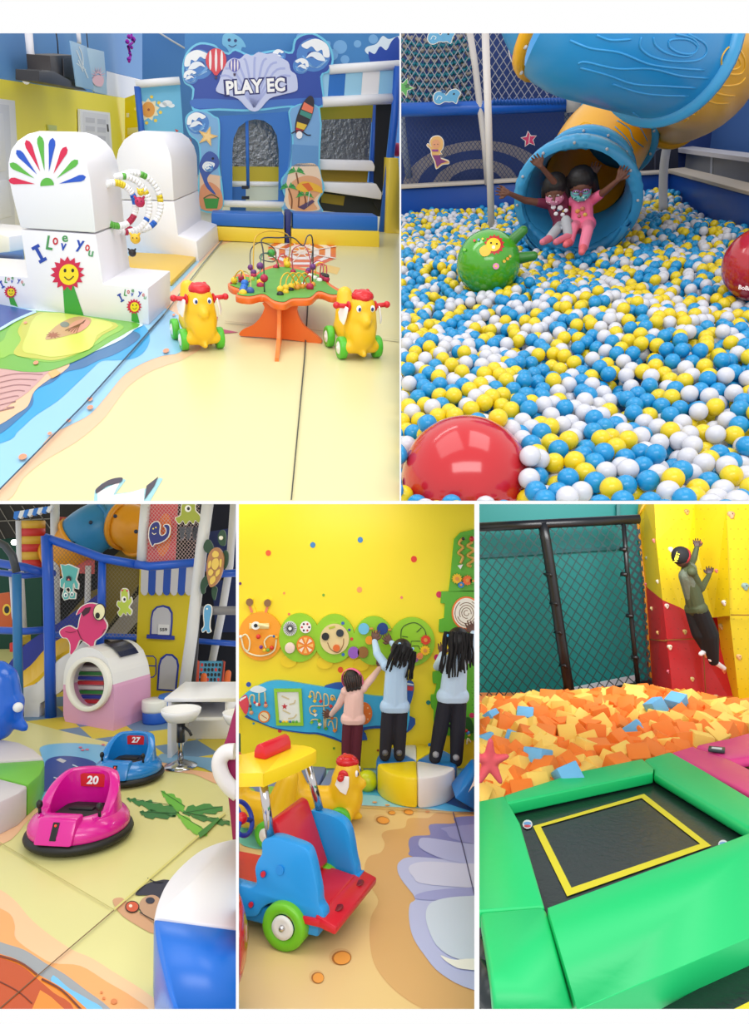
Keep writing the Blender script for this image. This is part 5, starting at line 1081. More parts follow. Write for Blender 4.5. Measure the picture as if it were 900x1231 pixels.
net_quad(P, 'safety_net', [NP.hit(p) for p in [(560, 858), (686, 842), (653, 631), (560, 635)]], nt, None, 'black safety net left of the padded middle post', 'net')
net_quad(P, 'safety_net', [NP.hit(p) for p in [(687, 842), (768, 827), (750, 626), (654, 631)]], nt, None, 'black safety net between the middle and right posts', 'net')
net_quad(P, 'safety_net', [NP.hit(p) for p in [(768, 827), (784, 824), (768, 622), (750, 626)]], netmat((6, 36, 40), 18, 14, .34), None, 'dense dark net strip next to the climbing wall', 'net')
# climbing wall: folded panels
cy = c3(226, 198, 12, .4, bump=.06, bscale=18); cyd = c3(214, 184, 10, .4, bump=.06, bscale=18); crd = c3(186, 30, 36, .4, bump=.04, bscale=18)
W7 = FP(P, 6.75)
def v3(px, py, off): return W7.hit((px, py), off)
cw = thing(P, 'climbing_wall', (W7.hit((840, 850)).x, 6.75, 0), 'folded yellow and red climbing wall studded with grips', 'climbing wall')
def facet(name, pts, m):
    """pts carry (px,py,offset towards the room)"""
    mb = MB(); f = [v3(*p) for p in B5_(pts)]; mb.prism(f, (0, .25, 0), m); put(P, mb.mesh(name), name, cw)
def B5_(pts): return [(*B5([(a, b)])[0], c) for a, b, c in pts]
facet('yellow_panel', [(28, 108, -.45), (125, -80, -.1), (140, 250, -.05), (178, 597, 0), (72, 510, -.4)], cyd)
facet('red_panel', [(72, 510, -.4), (178, 597, 0), (215, 900, .03), (250, 1300, .05), (125, 1300, -.35)], crd)
facet('yellow_panel', [(125, -80, -.1), (362, -80, -.1), (372, 250, -.1), (385, 700, -.1), (280, 640, -.05), (178, 597, 0), (140, 250, -.05)], cy)
facet('red_panel', [(178, 597, 0), (280, 640, -.05), (400, 880, -.1), (435, 1300, -.05), (250, 1300, .05), (215, 900, .03)], crd)
facet('red_panel', [(280, 640, -.05), (385, 700, -.1), (480, 700, -.2), (572, 700, .0), (640, 1300, .0), (435, 1300, -.05), (400, 880, -.1)], crd)
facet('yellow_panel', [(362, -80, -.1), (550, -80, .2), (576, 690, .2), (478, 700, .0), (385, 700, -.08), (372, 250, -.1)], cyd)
facet('yellow_panel', [(550, -80, .2), (1000, -80, .3), (1000, 1300, .15), (642, 1300, .05), (576, 700, .15)], cy)
mb = MB(); mb.tube([v3(*p) for p in B5_([(28, 108, -.43), (72, 510, -.38), (125, 1300, -.33)])], .014, c3(220, 150, 50), 6); mb.tube([v3(*p) for p in B5_([(28, 108, -.43), (125, -80, -.08)])], .014, c3(220, 170, 50), 6); put(P, mb.mesh('wooden_edge'), 'wooden_edge', cw)
mb = MB(); g_ = c3(140, 90, 20, .6)
for a, b in [((190, 835, .035), (400, 825, -.05)), ((420, 900, -.03), (435, 1200, -.01)), ((580, 685, .2), (1000, 690, .3)), ((100, 830, -.3), (200, 840, .03))]: mb.tube([v3(*B5_([a])[0]), v3(*B5_([b])[0])], .005, g_, 5)
put(P, mb.mesh('panel_joint'), 'panel_joint', cw)
# ray onto wall panels for grips and bolt dots
def wallhit(px, py):
    best = None; r = P.ray(px, py)
    for o in [x for x in bpy.data.objects if x.parent == cw and 'panel' in x.name and 'joint' not in x.name]:
        M = _root[o.name]
        if o.name not in tree: tree[o.name] = BVHTree.FromPolygons([M @ v.co for v in o.data.vertices], [tuple(p.vertices) for p in o.data.polygons])
        h = tree[o.name].ray_cast(P.eye, r)
        if h[0] is not None and (best is None or h[3] < best[1]): best = (h[0], h[3])
    return best[0] if best else W7.hit((px, py))
mb = MB(); rr = random.Random(9)
for i in range(16):
    for j in range(20):
        x = 770+i*9+(j % 2)*4; y = 612+j*12
        if x < 768+(y-620)*.08+2 or x > 905: continue
        h = wallhit(x, y); mb.sph(h, .004, c3(70, 50, 20), n=6, k=4)
put(P, mb.mesh('bolt_holes'), 'bolt_holes', cw)['kind'] = 'stuff'
holds = [(128, 243, 14, (226, 130, 120), 'pink grip high on the narrow left yellow panel'), (85, 347, 12, (150, 160, 150), 'grey grip on the left yellow panel below the pink one'), (80, 502, 10, (226, 110, 130), 'pink grip at the left corner of the red edge'), (150, 485, 13, (236, 226, 210), 'cream grip on the yellow panel above the red'), (225, 295, 16, (236, 226, 220), 'white grip just left of the climber cap'), (320, 72, 17, (206, 160, 90), 'tan grip at the top, centre panel'), (582, 88, 22, (230, 170, 130), 'large peach grip at the top right'), (665, 512, 22, (150, 180, 170), 'grey green grip at the right edge'), (542, 610, 17, (240, 232, 224), 'white grip right of the climber hip'), (525, 750, 18, (200, 170, 110), 'tan grip on the red under the overhang'), (628, 930, 17, (232, 190, 130), 'beige grip on the lower right yellow panel'), (202, 630, 15, (240, 224, 214), 'white grip on the upper red edge'), (114, 645, 12, (230, 210, 150), 'cream grip near the left top of the red panel'), (150, 788, 12, (226, 190, 120), 'small tan grip on the left red panel'), (308, 782, 15, (206, 180, 110), 'khaki grip on the red left of the climber knees'), (220, 873, 16, (240, 226, 200), 'cream grip in the middle of the red panel'), (212, 1018, 12, (230, 120, 140), 'pink grip low on the red panel'), (352, 1062, 14, (220, 200, 130), 'yellowish grip low on the red centre'), (492, 1168, 16, (226, 206, 150), 'cream grip at the lowest right of the red'), (402, 255, 12, (230, 120, 90), 'orange grip under the climber raised hand'), (497, 422, 13, (230, 130, 120), 'pink grip held by the climber lower hand'), (432, 925, 13, (230, 150, 100), 'orange grip beneath the climber left foot'), (540, 1015, 14, (232, 140, 90), 'orange grip beneath the climber lower foot'), (405, 1290-60, 8, (226, 196, 150), 'tiny beige grip above the foam cubes')]
for u, v, s, c, la in holds:
    x, y = B5([(u, v)])[0]; p = wallhit(x, y); R = s*1.15/4.92*P.mpp(p)
    mb = MB(); mb.sph(p, [R*.9, R*.8, R*.7], c3(*c), n=12, k=8); mb.sph(p+Vector((R*.1, -.1*R, -R*.5)), [R*.5, R*.6, R*.7], c3(*c), n=10, k=8); mb.sph(p+Vector((-R*.4, -.2*R, R*.2)), [R*.5, R*.6, R*.5], c3(*c), n=10, k=8)
    o = put(P, mb.blob('climbing_grip', c3(*c), max(R*.14, .006), 2), 'climbing_grip'); tag(o, la, 'climbing grip', 'grips on the climbing wall')
    q = MB(); q.sph(p+Vector((0, -R*.75, R*.05)), R*.16, c3(70, 60, 50), n=8, k=6); put(P, q.mesh('bolt'), 'bolt', o)
# climber
cy0 = 6.75; a = lambda u, v, d=.35: P.at(*B5([(u, v)])[0], cy0-d)
hr = 56/4.92*P.mpp(a(280, 345))
J = dict(head=a(292, 345, .38), neck=a(318, 392, .36), chest=a(325, 455, .38), pelvis=a(372, 645, .3), Lsh=a(332, 405, .28), Lel=a(362, 352, .22), Lwr=a(380, 288, .2), Rsh=a(352, 430, .46), Rel=a(408, 530, .4), Rwr=a(452, 450, .24), Lhip=a(355, 655, .26), Lkn=a(402, 790, .24), Lan=a(440, 890, .2), Lto=a(405, 915, .22), Rhip=a(400, 655, .36), Rkn=a(455, 800, .28), Ran=a(480, 960, .2), Rto=a(540, 1000, .12))
olive = c3(70, 78, 48, .7, bump=.2, bscale=30)
cl, Rh, H = person(P, J, hr, (.8, .55, .15), 'person climbing the wall in a lettered knit cap, olive vest and black trousers', (74, 48, 38), olive, c3(16, 16, 20, .8), sleeve=1.0, sock=c3(232, 228, 230, .8), shirt_name='olive_sweater', girth=1.25, tr=1.45, lr=1.3, hands={'L': ((.1, .2, 1), (.3, 1, 0)), 'R': ((.3, .3, 1), (.5, 1, 0))}, up=(-.28, 0, 1))
q = MB(); vm = c3(100, 108, 92, .5, bump=.3, bscale=40)
for p0, p1, r0, r1 in ((J['Lsh'].lerp(J['Rsh'], .3), J['pelvis'].lerp(J['chest'], .22), .66, .68), (J['Rsh'].lerp(J['chest'], .45), J['Rhip'].lerp(J['chest'], .3), .52, .5), (J['chest'], J['pelvis'].lerp(J['chest'], .25), .82, .78), (J['Lsh'], J['Rsh'], .46, .46)): q.cap(p0, r0*hr*1.1, p1, r1*hr*1.05, vm)
put(P, q.blob('quilted_vest', vm, .05*hr, 1), 'quilted_vest', cl)
q = MB(); q.sph(H+Rh @ Vector((0, -.12*hr, .2*hr)), [.92*hr, 1.0*hr, .98*hr], c3(20, 18, 20, .8), Rh); cap_ = put(P, q.mesh('knit_cap'), 'knit_cap', cl)
q = MB(); M = frameM(H+Rh @ Vector((0, .06*hr, .1*hr)), Rh @ Vector((0, .75, -.45)), Rh @ Vector((1, 0, 0))); q.lathe([(.93*hr, -.12*hr), (1.0*hr, -.05*hr), (.99*hr, .12*hr), (.9*hr, .16*hr)], M, c3(150, 26, 32, .8), 28); put(P, q.mesh('red_cap_band'), 'red_cap_band', cap_)
LPp = PL(P, H+(P.eye-H).normalized()*hr*1.0, P.eye-H); q = MB(); text_on(q, LPp, B5([(262, 345)])[0], 13, 'VEST', c3(236, 220, 60), .01, bold=.04, rot=-1.25); put(P, q.mesh('cap_lettering'), 'cap_lettering', cap_)
# foam cubes
rnd = random.Random(21)
oc_ = [c3(242, 128, 40, .7), c3(248, 205, 96, .7), c3(110, 180, 226, .7)]
pitq = [(560, 985), (612, 962), (700, 935), (772, 917), (806, 910), (846, 894), (910, 872), (905, 852), (840, 845), (783, 832), (700, 838), (640, 843), (576, 850), (560, 862)]
mb = MB(); mb.prism([P.fl(*p, -.0) for p in [(540, 1010), (775, 950), (905, 910), (960, 880), (960, 850), (560, 850)]], (0, 0, .14), c3(220, 120, 50)); tag(B(P, mb, 'pit_base'), 'orange foam bed underneath the loose cubes', 'foam bed')
def pinp(x, y, Q):
    c = False
    for i in range(len(Q)):
        (ax, ay), (bx, by) = Q[i], Q[(i+1) % len(Q)]
        if (ay > y) != (by > y) and x < (bx-ax)*(y-ay)/(by-ay)+ax: c = not c
    return c
spots = [(683, 953-18, 0, 2), (646, 913, 0, 2), (617, 890, 0, 2), (631, 863, 0, 2), (788, 850, 0, 2), (813, 846, 0, 2), (584, 895, 0, 2), (590, 868, 0, 2), (764, 880, 0, 2)]
cubes = []
for px, py, _, c in spots: cubes.append((px, py, c, 1))
tries = 0
while len(cubes) < 290 and tries < 30000:
    tries += 1; px = rnd.uniform(570, 908); py = rnd.uniform(832, 968)
    if not pinp(px, py, pitq): continue
    s = 8.5+(py-838)*.07
    if any(abs(px-x)/s+abs(py-y)/(s*.75) < 1.15 for x, y, _, _ in cubes): continue
    cubes.append((px, py, 0 if rnd.random() < .62 else 1, 0))
CW = .125; pm = []
for k in range(3):
    b = MB(); b.box((0, 0, 0), (CW, CW, CW), oc_[k]); pm.append(b.mesh('foam_cube', bevel=.008))
cn = ['orange', 'pale yellow', 'light blue']
cubes.sort(key=lambda c: -c[1])
seen = {}
def where5(x, y):
    v = 'at the pit back' if y < 862 else 'in mid pit' if y < 885 else 'in the nearer half' if y < 910 else 'by the green pad'
    h = 'far left' if x < 610 else 'left of the post' if x < 645 else 'below the post' if x < 690 else 'below the right net' if x < 750 else 'before the red wall' if x < 810 else 'above the pink pad'
    return v, h
for i, (px, py, c, blue) in enumerate(cubes):
    z = .3+rnd.uniform(-.01, .07)+(.05 if blue else 0); p = P.fl(px, py, z); o = bpy.data.objects.new('foam_cube', pm[c]); COL.objects.link(o); OBJ.append((o, P))
    sc = rnd.uniform(.88, 1.05)
    R_ = Euler((rnd.uniform(-.7, .7), rnd.uniform(-.7, .7), rnd.uniform(0, 1.57))).to_matrix().to_4x4()
    o.matrix_world = P.M @ Matrix.Translation(p) @ R_ @ Matrix.Scale(sc, 4); v, h = where5(px, py)
    tilt = 'on a corner' if abs(R_.to_euler().x)+abs(R_.to_euler().y) > .8 else 'nearly flat'
    tag(o, '%s foam cube %s, %s, %s' % (cn[c], v, h, tilt), 'foam cube', 'foam cubes in the pit')
# lower hidden layer: more cubes that fill the gaps
fill = MB()
for k in range(900):
    px = rnd.uniform(560, 915); py = rnd.uniform(833, 975)
    if not pinp(px, py, pitq): continue
    p = P.fl(px, py, .22+rnd.uniform(-.04, .03)); R_ = Euler((rnd.uniform(-.7, .7), rnd.uniform(-.7, .7), rnd.uniform(0, 1.57))).to_matrix(); fill.box(p, (CW, CW, CW), oc_[0 if rnd.random() < .65 else 1], R_)
tag(B(P, fill, 'foam_cube_fill'), 'mass of orange and pale yellow foam cubes buried under the top ones', 'foam cubes', kind='stuff')
# pink plush/rope bit at the left
sr = MB()
for ax in range(5): t = ax*1.256+.3; sr.cap(P.fl(588, 915, .55), .035, P.fl(588, 915, .55)+Vector((.085*math.cos(t), -.03, .11*math.sin(t))), .014, c3(226, 84, 96))
o = tag(put(P, sr.blob('starfish_toy', c3(226, 84, 96, .7), .008, 2), 'starfish_toy'), 'red-pink starfish toy leaning on the cubes at the left edge', 'toy')
# trampoline pads
gn = c3(24, 200, 112, .42, bump=.12, bscale=7); pk = c3(226, 60, 134, .35, bump=.1, bscale=7); bk = c3(22, 34, 34, .3, bump=.12, bscale=40); ylw = c3(226, 212, 40, .5)
ZT = .42; TH = .06
def tpad(name, pts, lab, m=gn, z=ZT, th=TH, f=D5, bev=.025, catg='pad', group='green pads round the trampoline'):
    mb = MB(); mb.prism([P.fl(*p, z) for p in f(pts)], (0, 0, -th), m); return tag(B(P, mb, name, bevel=bev, seg=3), lab, catg, group)
bed = MB(); bed.prism([P.fl(*p, .355) for p in D5([(90, 110), (590, -20), (980, 230), (260, 470)])], (0, 0, -.04), bk); tr = tag(B(P, bed, 'trampoline_bed'), 'black trampoline bed with a yellow square line', 'trampoline')
q = MB(); FPz = floorpl(P, .355); outr = D5([(192, 172), (556, 66), (776, 236), (304, 402)]); innr = D5([(218, 174), (548, 80), (740, 230), (318, 374)])
for i in range(4): j = (i+1) % 4; q.add([FPz.hit(outr[i], .004), FPz.hit(outr[j], .004), FPz.hit(innr[j], .004), FPz.hit(innr[i], .004)], [(0, 1, 2, 3)], ylw)
put(P, q.mesh('yellow_line'), 'yellow_line', tr)
q = MB(); 
for c_, rot in ((D5([(174, 166)])[0], .3), (D5([(815, 232)])[0], -.2)):
    q2 = MB(); q2.poly([FPz.hit(p, .005) for p in circ(c_[0], c_[1], 6, 5.5, 14)], c3(222, 226, 232)); q2.poly([FPz.hit(p, .007) for p in circ(c_[0], c_[1]-1.2, 4.6, 2.0, 10)], c3(110, 160, 220)); q2.poly([FPz.hit(p, .007) for p in circ(c_[0], c_[1]+2, 4.2, 1.5, 10)], c3(214, 70, 90)); put(P, q2.mesh('rule_sticker'), 'rule_sticker', tr)
tpad('green_pad', [(-80, 110), (98, 72), (112, 95), (149, 160), (231, 438), (215, 434), (20, 450), (-80, 455)], 'long green pad on the left of the trampoline, upper piece')
tpad('green_pad', [(20, 453), (215, 437), (236, 445), (335, 800), (336, 860), (70, 860), (50, 640)], 'green pad at the bottom left beside the big front pad')
tpad('green_pad', [(98, 70), (345, -8), (550, -50), (587, -18), (585, -4), (112, 96), (104, 92)], 'green pad behind the trampoline against the foam cubes')
tpad('green_pad', [(553, -50), (642, -76), (760, -10), (980, 120), (980, 226), (895, 178), (588, -4), (589, -18)], 'green pad on the right of the trampoline beside the pink one')
tpad('green_pad', [(240, 440), (850, 215), (980, 165), (980, 512), (900, 538), (352, 772), (300, 900), (345, 800)], 'huge creased green pad in front of the trampoline', z=ZT+.02, th=.15, bev=.035)
q = MB(); q.prism([P.fl(*p, .355) for p in D5([(300, 900), (560, 800), (1000, 560), (1000, 900)])], (0, 0, -.03), bk); e = tag(B(P, q, 'trampoline_bed'), 'black trampoline bed at the bottom right corner', 'trampoline')
q = MB(); q.poly([FPz.hit(p, .004) for p in D5([(850, 772), (905, 745), (960, 740), (960, 770), (900, 790)])], ylw); put(P, q.mesh('yellow_line'), 'yellow_line', e)
tpad('pink_pad', [(645, 230), (720, 207), (725, 214), (830, 250), (1000, 330), (1000, 430), (900, 365)], 'pink pad running beside the green right pad', pk, f=C5, group='pink pads')
tpad('pink_pad', [(722, 205), (840, 180), (1000, 135), (1000, 235), (838, 255), (800, 240)], 'wide pink pad in front of the foam cubes at the right', pk, f=C5, group='pink pads')
q = MB(); q.prism([P.fl(*p, .31) for p in C5([(820, 262), (1000, 232), (1000, 340)])], (0, 0, -.03), bk); e = tag(B(P, q, 'trampoline_bed'), 'sliver of black trampoline bed behind the pink pads', 'trampoline'); q = MB(); q.stroke(floorpl(P, .31), C5([(865, 270), (960, 258)]), 3, .004, ylw, smooth=False); q.stroke(floorpl(P, .31), C5([(870, 266), (960, 300)]), 3, .004, ylw, smooth=False); put(P, q.mesh('yellow_line'), 'yellow_line', e)
q = MB(); q.prism([P.fl(*p, ZT+.02) for p in C5([(768, 208), (822, 213), (820, 226), (766, 220)])], (0, 0, -.015), c3(40, 60, 60, .4)); o = tag(B(P, q, 'phone', bevel=.003), 'small dark phone lying on the wide pink pad', 'phone'); q = MB(); q.poly([P.fl(*p, ZT+.022) for p in C5([(778, 212), (812, 215), (811, 222), (777, 218)])], c3(220, 226, 226)); put(P, q.mesh('phone_screen'), 'phone_screen', o)
for k, (y0, y1) in enumerate(((1098, 1140), (1142, 1168), (1170, 1196))):
    q = MB(); q.cap(P.fl(577, (y0+y1)/2-10, .3), .05, P.fl(584+k*3, (y0+y1)/2+10, .3), .055, c3(28, 38, 42, .35)); tag(B(P, q, 'black_pad_roll'), ['upper', 'middle', 'lowest'][k]+' black padded roll at the far left below the green pad', 'pad', 'black rolls by the green pad')
# ================================================================ ROOM 4: yellow wall with busy boards, toy car
P = P4; A4 = lambda p: zc(3.103, 284, 600, p); B4 = lambda p: zc(4.5, 380, 730, p); C4 = lambda p: zc(5.114, 284, 800, p); D4 = lambda p: zc(3.62, 284, 880, p); E4 = lambda p: zc(3.844, 400, 900, p)
WY = 5.1; W = FP(P, WY); G = floorpl(P)
mb = MB(); mb.prism([W.hit(p) for p in [(200, 560), (640, 560), (640, 923.4), (200, 923.4)]], (0, .1, 0), c3(248, 222, 36, .45, bump=.02)); struct(P, mb, 'wall_back')
for i, (u, v, r, c, la) in enumerate([(119, 201, 10, (236, 96, 50), 'orange-red dot left of the two blue wall dots'), (285, 171, 10, (60, 130, 196), 'blue dot left of centre high on the yellow wall'), (462, 152, 10, (60, 130, 196), 'blue dot highest on the yellow wall'), (662, 224, 11, (230, 60, 40), 'red dot high right on the yellow wall'), (14, 315, 5, (110, 50, 110), 'small purple dot at the left wall edge'), (178, 351, 4.5, (240, 150, 80), 'tiny orange-pink dot above the caterpillar'), (325, 358, 5, (120, 170, 50), 'tiny green dot above the caterpillar'), (459, 338, 10, (244, 160, 90), 'peach dot above the caterpillar middle'), (616, 367, 5, (236, 130, 110), 'tiny pink dot above the gears disc'), (756, 356, 11, (220, 40, 90), 'crimson dot touching the crocodile board'), (196, 429, 4.5, (236, 120, 90), 'tiny pink dot on top of the first green disc'), (388, 637, 10, (236, 90, 40), 'orange dot above the pink headband girl'), (748, 591, 11, (214, 30, 110), 'magenta dot between the two taller girls'), (430, 760, 0, (0, 0, 0), '')]):
    if not r: continue
    q = MB(); x, y = A4([(u, v)])[0]; q.sgn(W, circ(x, y, r/3.1, r*1.1/3.1, 18), 0, .004, c3(*c)); tag(B(P, q, 'wall_dot'), la, 'wall dot', 'coloured dots on the yellow wall')
for i, (u, v, r, c, la) in enumerate([(75, 117, 15, (40, 80, 170), 'blue dot above the nose of the vehicle board'), (106, 357, 7, (40, 150, 190), 'tiny teal dot below the vehicle nose'), (267, 402, 12, (230, 60, 60), 'red dot touching the underside of the vehicle board'), (600, 510, 7, (90, 150, 40), 'small green dot low on the wall by the maroon trousers'), (870, 523, 7, (170, 60, 30), 'small brown dot low on the wall between two girls')]):
    q = MB(); x, y = C4([(u, v)])[0]; q.sgn(W, circ(x, y, r/5.1, r/5.1, 18), 0, .004, c3(*c)); tag(B(P, q, 'wall_dot'), la, 'wall dot', 'coloured dots on the yellow wall')
for u, v, r, c, la in [(606, 516, 12, (20, 120, 110), 'teal dot beside the green board between the girls'), (842, 585, 14, (210, 40, 90), 'crimson dot on the green board beside the third girl'), (614, 745, 10, (30, 120, 200), 'blue dot low by the third girl leg')]:
    q = MB(); x, y = B4([(u, v)])[0]; q.sgn(W, circ(x, y, r/4.5, r/4.5, 18), 0.03, .004, c3(*c)); tag(B(P, q, 'wall_dot'), la, 'wall dot', 'coloured dots on the yellow wall')
# caterpillar
gr = c3(148, 204, 34, .4); T_ = .03
cat_ = thing(P, 'caterpillar_board', (W.hit((400, 770)).x, WY-.03, W.hit((400, 800)).z), 'wooden caterpillar activity board with an orange face and four green discs', 'activity board')
def disc(cx, cy, rx, ry, m, name, off=0, t=T_, parent=cat_, f=A4, bev=0):
    q = MB(); x, y = f([(cx, cy)])[0]; k = {A4: 3.103, B4: 4.5, C4: 5.114}[f]; q.sgn(W, circ(x, y, rx/k, ry/k, 40), off, t, m); return B(P, q, name, parent, bevel=bev)
for x, y in ((195, 605), (330, 610), (465, 618)): disc(x, y, 30, 24, c3(246, 212, 30), 'yellow_foot', -.001, .02)
for x, y, rx, m, n_ in ((655, 532, 85, gr, 'body_disc'), (512, 528, 76, gr, 'body_disc'), (365, 520, 76, gr, 'body_disc'), (235, 517, 76, gr, 'body_disc'), (90, 512, 82, c3(246, 160, 30, .4), 'face_disc')): disc(x, y, rx, 91, m, n_, 0.002*(x/100), T_)
q = MB(); q.sgn(W, A4([(62, 425), (50, 395), (40, 400), (32, 380), (45, 365), (62, 372), (64, 395), (76, 425)]), -.001, .02, c3(246, 216, 40)); q.sgn(W, A4([(100, 425), (104, 395), (100, 380), (115, 366), (132, 378), (128, 395), (116, 402), (114, 425)]), -.001, .02, c3(246, 216, 40)); put(P, q.mesh('antennae'), 'antennae', cat_)
for x, y in ((49, 385), (116, 388)):
    disc(x, y, 13, 14, c3(140, 100, 60), 'antenna_knob', .02, .012); q = MB(); q.stroke(W, A4([(x, y+14), (x+(10 if x < 80 else -8), y+38)]), 3, .024, c3(236, 130, 90), smooth=False); put(P, q.mesh('antenna_stem'), 'antenna_stem', cat_)
o_ = .055
disc(72, 472, 16, 15, c3(245, 245, 245), 'eye', o_, .01); disc(72, 472, 7, 7, c3(20, 20, 20), 'pupil', o_+.01, .004)
q = MB(); q.sgn(W, A4([(48, 463), (122, 463), (122, 484), (48, 484)]), o_-.02, .008, c3(240, 220, 150)); q.tube([W.hit(p, o_+.02) for p in A4([(82, 468), (122, 476)])], .012, c3(240, 236, 230)); put(P, q.mesh('slider_bar', .003), 'slider_bar', cat_)
def bead(cx, cy, r, c, par=cat_, f=A4, off=.075):
    q = MB(); k = {A4: 3.103, B4: 4.5, C4: 5.114}[f]; x, y = f([(cx, cy)])[0]; q.sph(W.hit((x, y), off), r/k*P.mpp(W.hit((x, y))), c3(*c, .3), n=12, k=8); put(P, q.mesh('bead'), 'bead', par)
def wirew(pts, c, par=cat_, f=A4, off=.06, r=.006, n=5):
    q = MB(); q.tube(cat([W.hit(p, off) for p in f(pts)], n, False), r, c3(*c, .3), 6); put(P, q.mesh('wire_track'), 'wire_track', par)
wirew([(18, 515), (30, 560), (60, 580), (100, 584), (140, 565), (150, 515)], (236, 226, 190)); wirew([(18, 515), (35, 505), (50, 530), (45, 565), (30, 560)], (236, 226, 190)); wirew([(150, 515), (125, 510), (105, 530), (110, 555)], (236, 226, 190))
for a in [(82, 513, 9, (220, 50, 40)), (92, 552, 7, (120, 50, 140)), (104, 564, 7, (240, 200, 40)), (118, 563, 7, (110, 170, 60)), (132, 555, 8, (220, 50, 30)), (16, 513, 6, (240, 240, 230)), (150, 516, 7, (240, 170, 40)), (140, 512, 5, (40, 100, 170))]: bead(*a)
d = disc(200, 483, 25, 27, c3(240, 240, 240), 'spiral_disc', .04, .015)
q = MB(); x, y = A4([(200, 483)])[0]
for k in range(24): t = k*PI/12; q.stroke(W, [(x+2.2*math.cos(t), y+2.2*math.sin(t)), (x+7.8*math.cos(t+.25), y+8.3*math.sin(t+.25))], .7, .057, c3(20, 20, 20), smooth=False)
put(P, q.mesh('spiral_rays'), 'spiral_rays', d)
d = disc(258, 478, 21, 22, c3(244, 236, 236), 'spot_disc', .04, .015); q = MB(); x, y = A4([(258, 478)])[0]
for k in range(6): t = k*PI/3; q.poly([W.hit(p, .057) for p in circ(x+4.4*math.cos(t), y+4.4*math.sin(t), 1.3, 1.3, 8)], c3(190, 30, 30) if k % 2 else c3(30, 20, 20))
put(P, q.mesh('spots'), 'spots', d)
disc(199, 556, 19, 20, c3(238, 214, 200), 'wooden_knob', .04, .03, bev=.004)
d = disc(258, 546, 34, 36, c3(238, 130, 30), 'fan_disc', .04, .015); q = MB(); x, y = A4([(258, 546)])[0]
for k in range(8): t = k*PI/4; q.poly([W.hit(p, .057) for p in [(x+2*math.cos(t), y+2*math.sin(t)), (x+9.4*math.cos(t-.25), y+9.8*math.sin(t-.25)), (x+9.4*math.cos(t+.25), y+9.8*math.sin(t+.25))]], c3(246, 222, 200) if k % 2 else c3(248, 190, 100))
put(P, q.mesh('fan_blades'), 'fan_blades', d)
d = disc(366, 522, 54, 57, c3(230, 206, 150, .5), 'wooden_face', .04, .012)
for x, y, r, c in ((332, 513, 14, (30, 30, 34)), (386, 500, 14, (40, 50, 60)), (373, 556, 13, (230, 110, 40))): disc(x, y, r, r, c3(*c, .3), 'face_plug', .052, .014, d)
q = MB(); q.stroke(W, A4([(340, 535), (352, 560), (380, 572), (398, 545), (400, 520)]), 1.1, .054, c3(150, 110, 60)); q.stroke(W, A4([(345, 482), (368, 476)]), 2.6, .056, c3(180, 190, 50), smooth=False); put(P, q.mesh('groove_smile'), 'groove_smile', d)
for a in [(397, 463, 6, (60, 100, 180)), (421, 488, 5, (60, 60, 160)), (430, 522, 6, (220, 60, 50)), (398, 580, 6, (50, 110, 190)), (448, 520, 5, (230, 130, 60))]: disc(a[0], a[1], a[2], a[2], c3(*a[3]), 'sticker', .036, .004)
for x, y, r, c in ((475, 484, 20, (110, 190, 226)), (545, 484, 21, (22, 60, 130)), (496, 527, 15, (244, 160, 30)), (437, 573, 21, (150, 90, 190)), (472, 572, 20, (150, 100, 40))): disc(x, y, r, r*1.05, c3(*c), 'flap_disc', .05, .015)
for x, y in ((503, 484), (570, 488), (520, 495)): q = MB(); px, py = A4([(x, y)])[0]; q.sgn(W, [(px-2.5, py-1.3), (px+2.5, py-1.3), (px+2.5, py+1.3), (px-2.5, py+1.3)], .045, .02, c3(200, 150, 60)); put(P, q.mesh('hinge', .002), 'hinge', cat_)
q = MB()
for L in ([(615, 545), (615, 490), (635, 468), (670, 462), (700, 485), (708, 510)], [(650, 560), (652, 530), (685, 530)], [(672, 497), (690, 480)], [(618, 512), (640, 515)], [(655, 548), (680, 548), (684, 560)]): q.stroke(W, A4(L), 1.1, .047, c3(60, 90, 20), smooth=len(L) > 3)
put(P, q.mesh('carved_grooves'), 'carved_grooves', cat_)
def gear(cx, cy, r, c, parent, f=A4, off=.05):
    k = {A4: 3.103, B4: 4.5, C4: 5.114}[f]; x, y = f([(cx, cy)])[0]; q = MB(); q.sgn(W, star(x, y, r/k, r*.76/k, 12), off, .014, c3(*c)); o = put(P, q.mesh('gear'), 'gear', parent); q = MB(); q.sgn(W, circ(x, y, r*.36/k, None, 12), off+.014, .006, c3(230, 150, 60)); put(P, q.mesh('gear_hub'), 'gear_hub', o)
gear(706, 526, 20, (226, 60, 30), cat_); gear(704, 565, 20, (250, 200, 20), cat_); gear(684, 586, 14, (240, 140, 80), cat_, off=.066); gear(668, 598, 12, (160, 90, 180), cat_)
# vehicle board (striped nose, windows)
vb = thing(P, 'vehicle_board', (W.hit((400, 860)).x, WY-.03, W.hit((400, 890)).z), 'long blue rocket shaped activity board with red nose and tail fin', 'activity board')
sky = c3(60, 182, 234, .4); nav = c3(24, 84, 170, .4)
body = [(12, 225), (40, 188), (75, 158), (140, 122), (210, 97), (290, 95), (420, 115), (560, 138), (700, 160), (820, 185), (905, 192), (985, 185), (1040, 120), (1060, 140), (1050, 400), (900, 370), (780, 380), (720, 400), (660, 462), (600, 440), (500, 412), (420, 410), (250, 385), (140, 345), (60, 300)]
lo_ = [(60, 300), (140, 345), (250, 385), (420, 412), (500, 417), (600, 448), (660, 470), (720, 470), (780, 395), (900, 380), (1050, 405), (1050, 300), (400, 300)]
q = MB(); q.sgn(W, C4([(p[0], p[1]+7) for p in lo_]), 0, .022, nav, True); put(P, q.mesh('navy_underside'), 'navy_underside', vb)
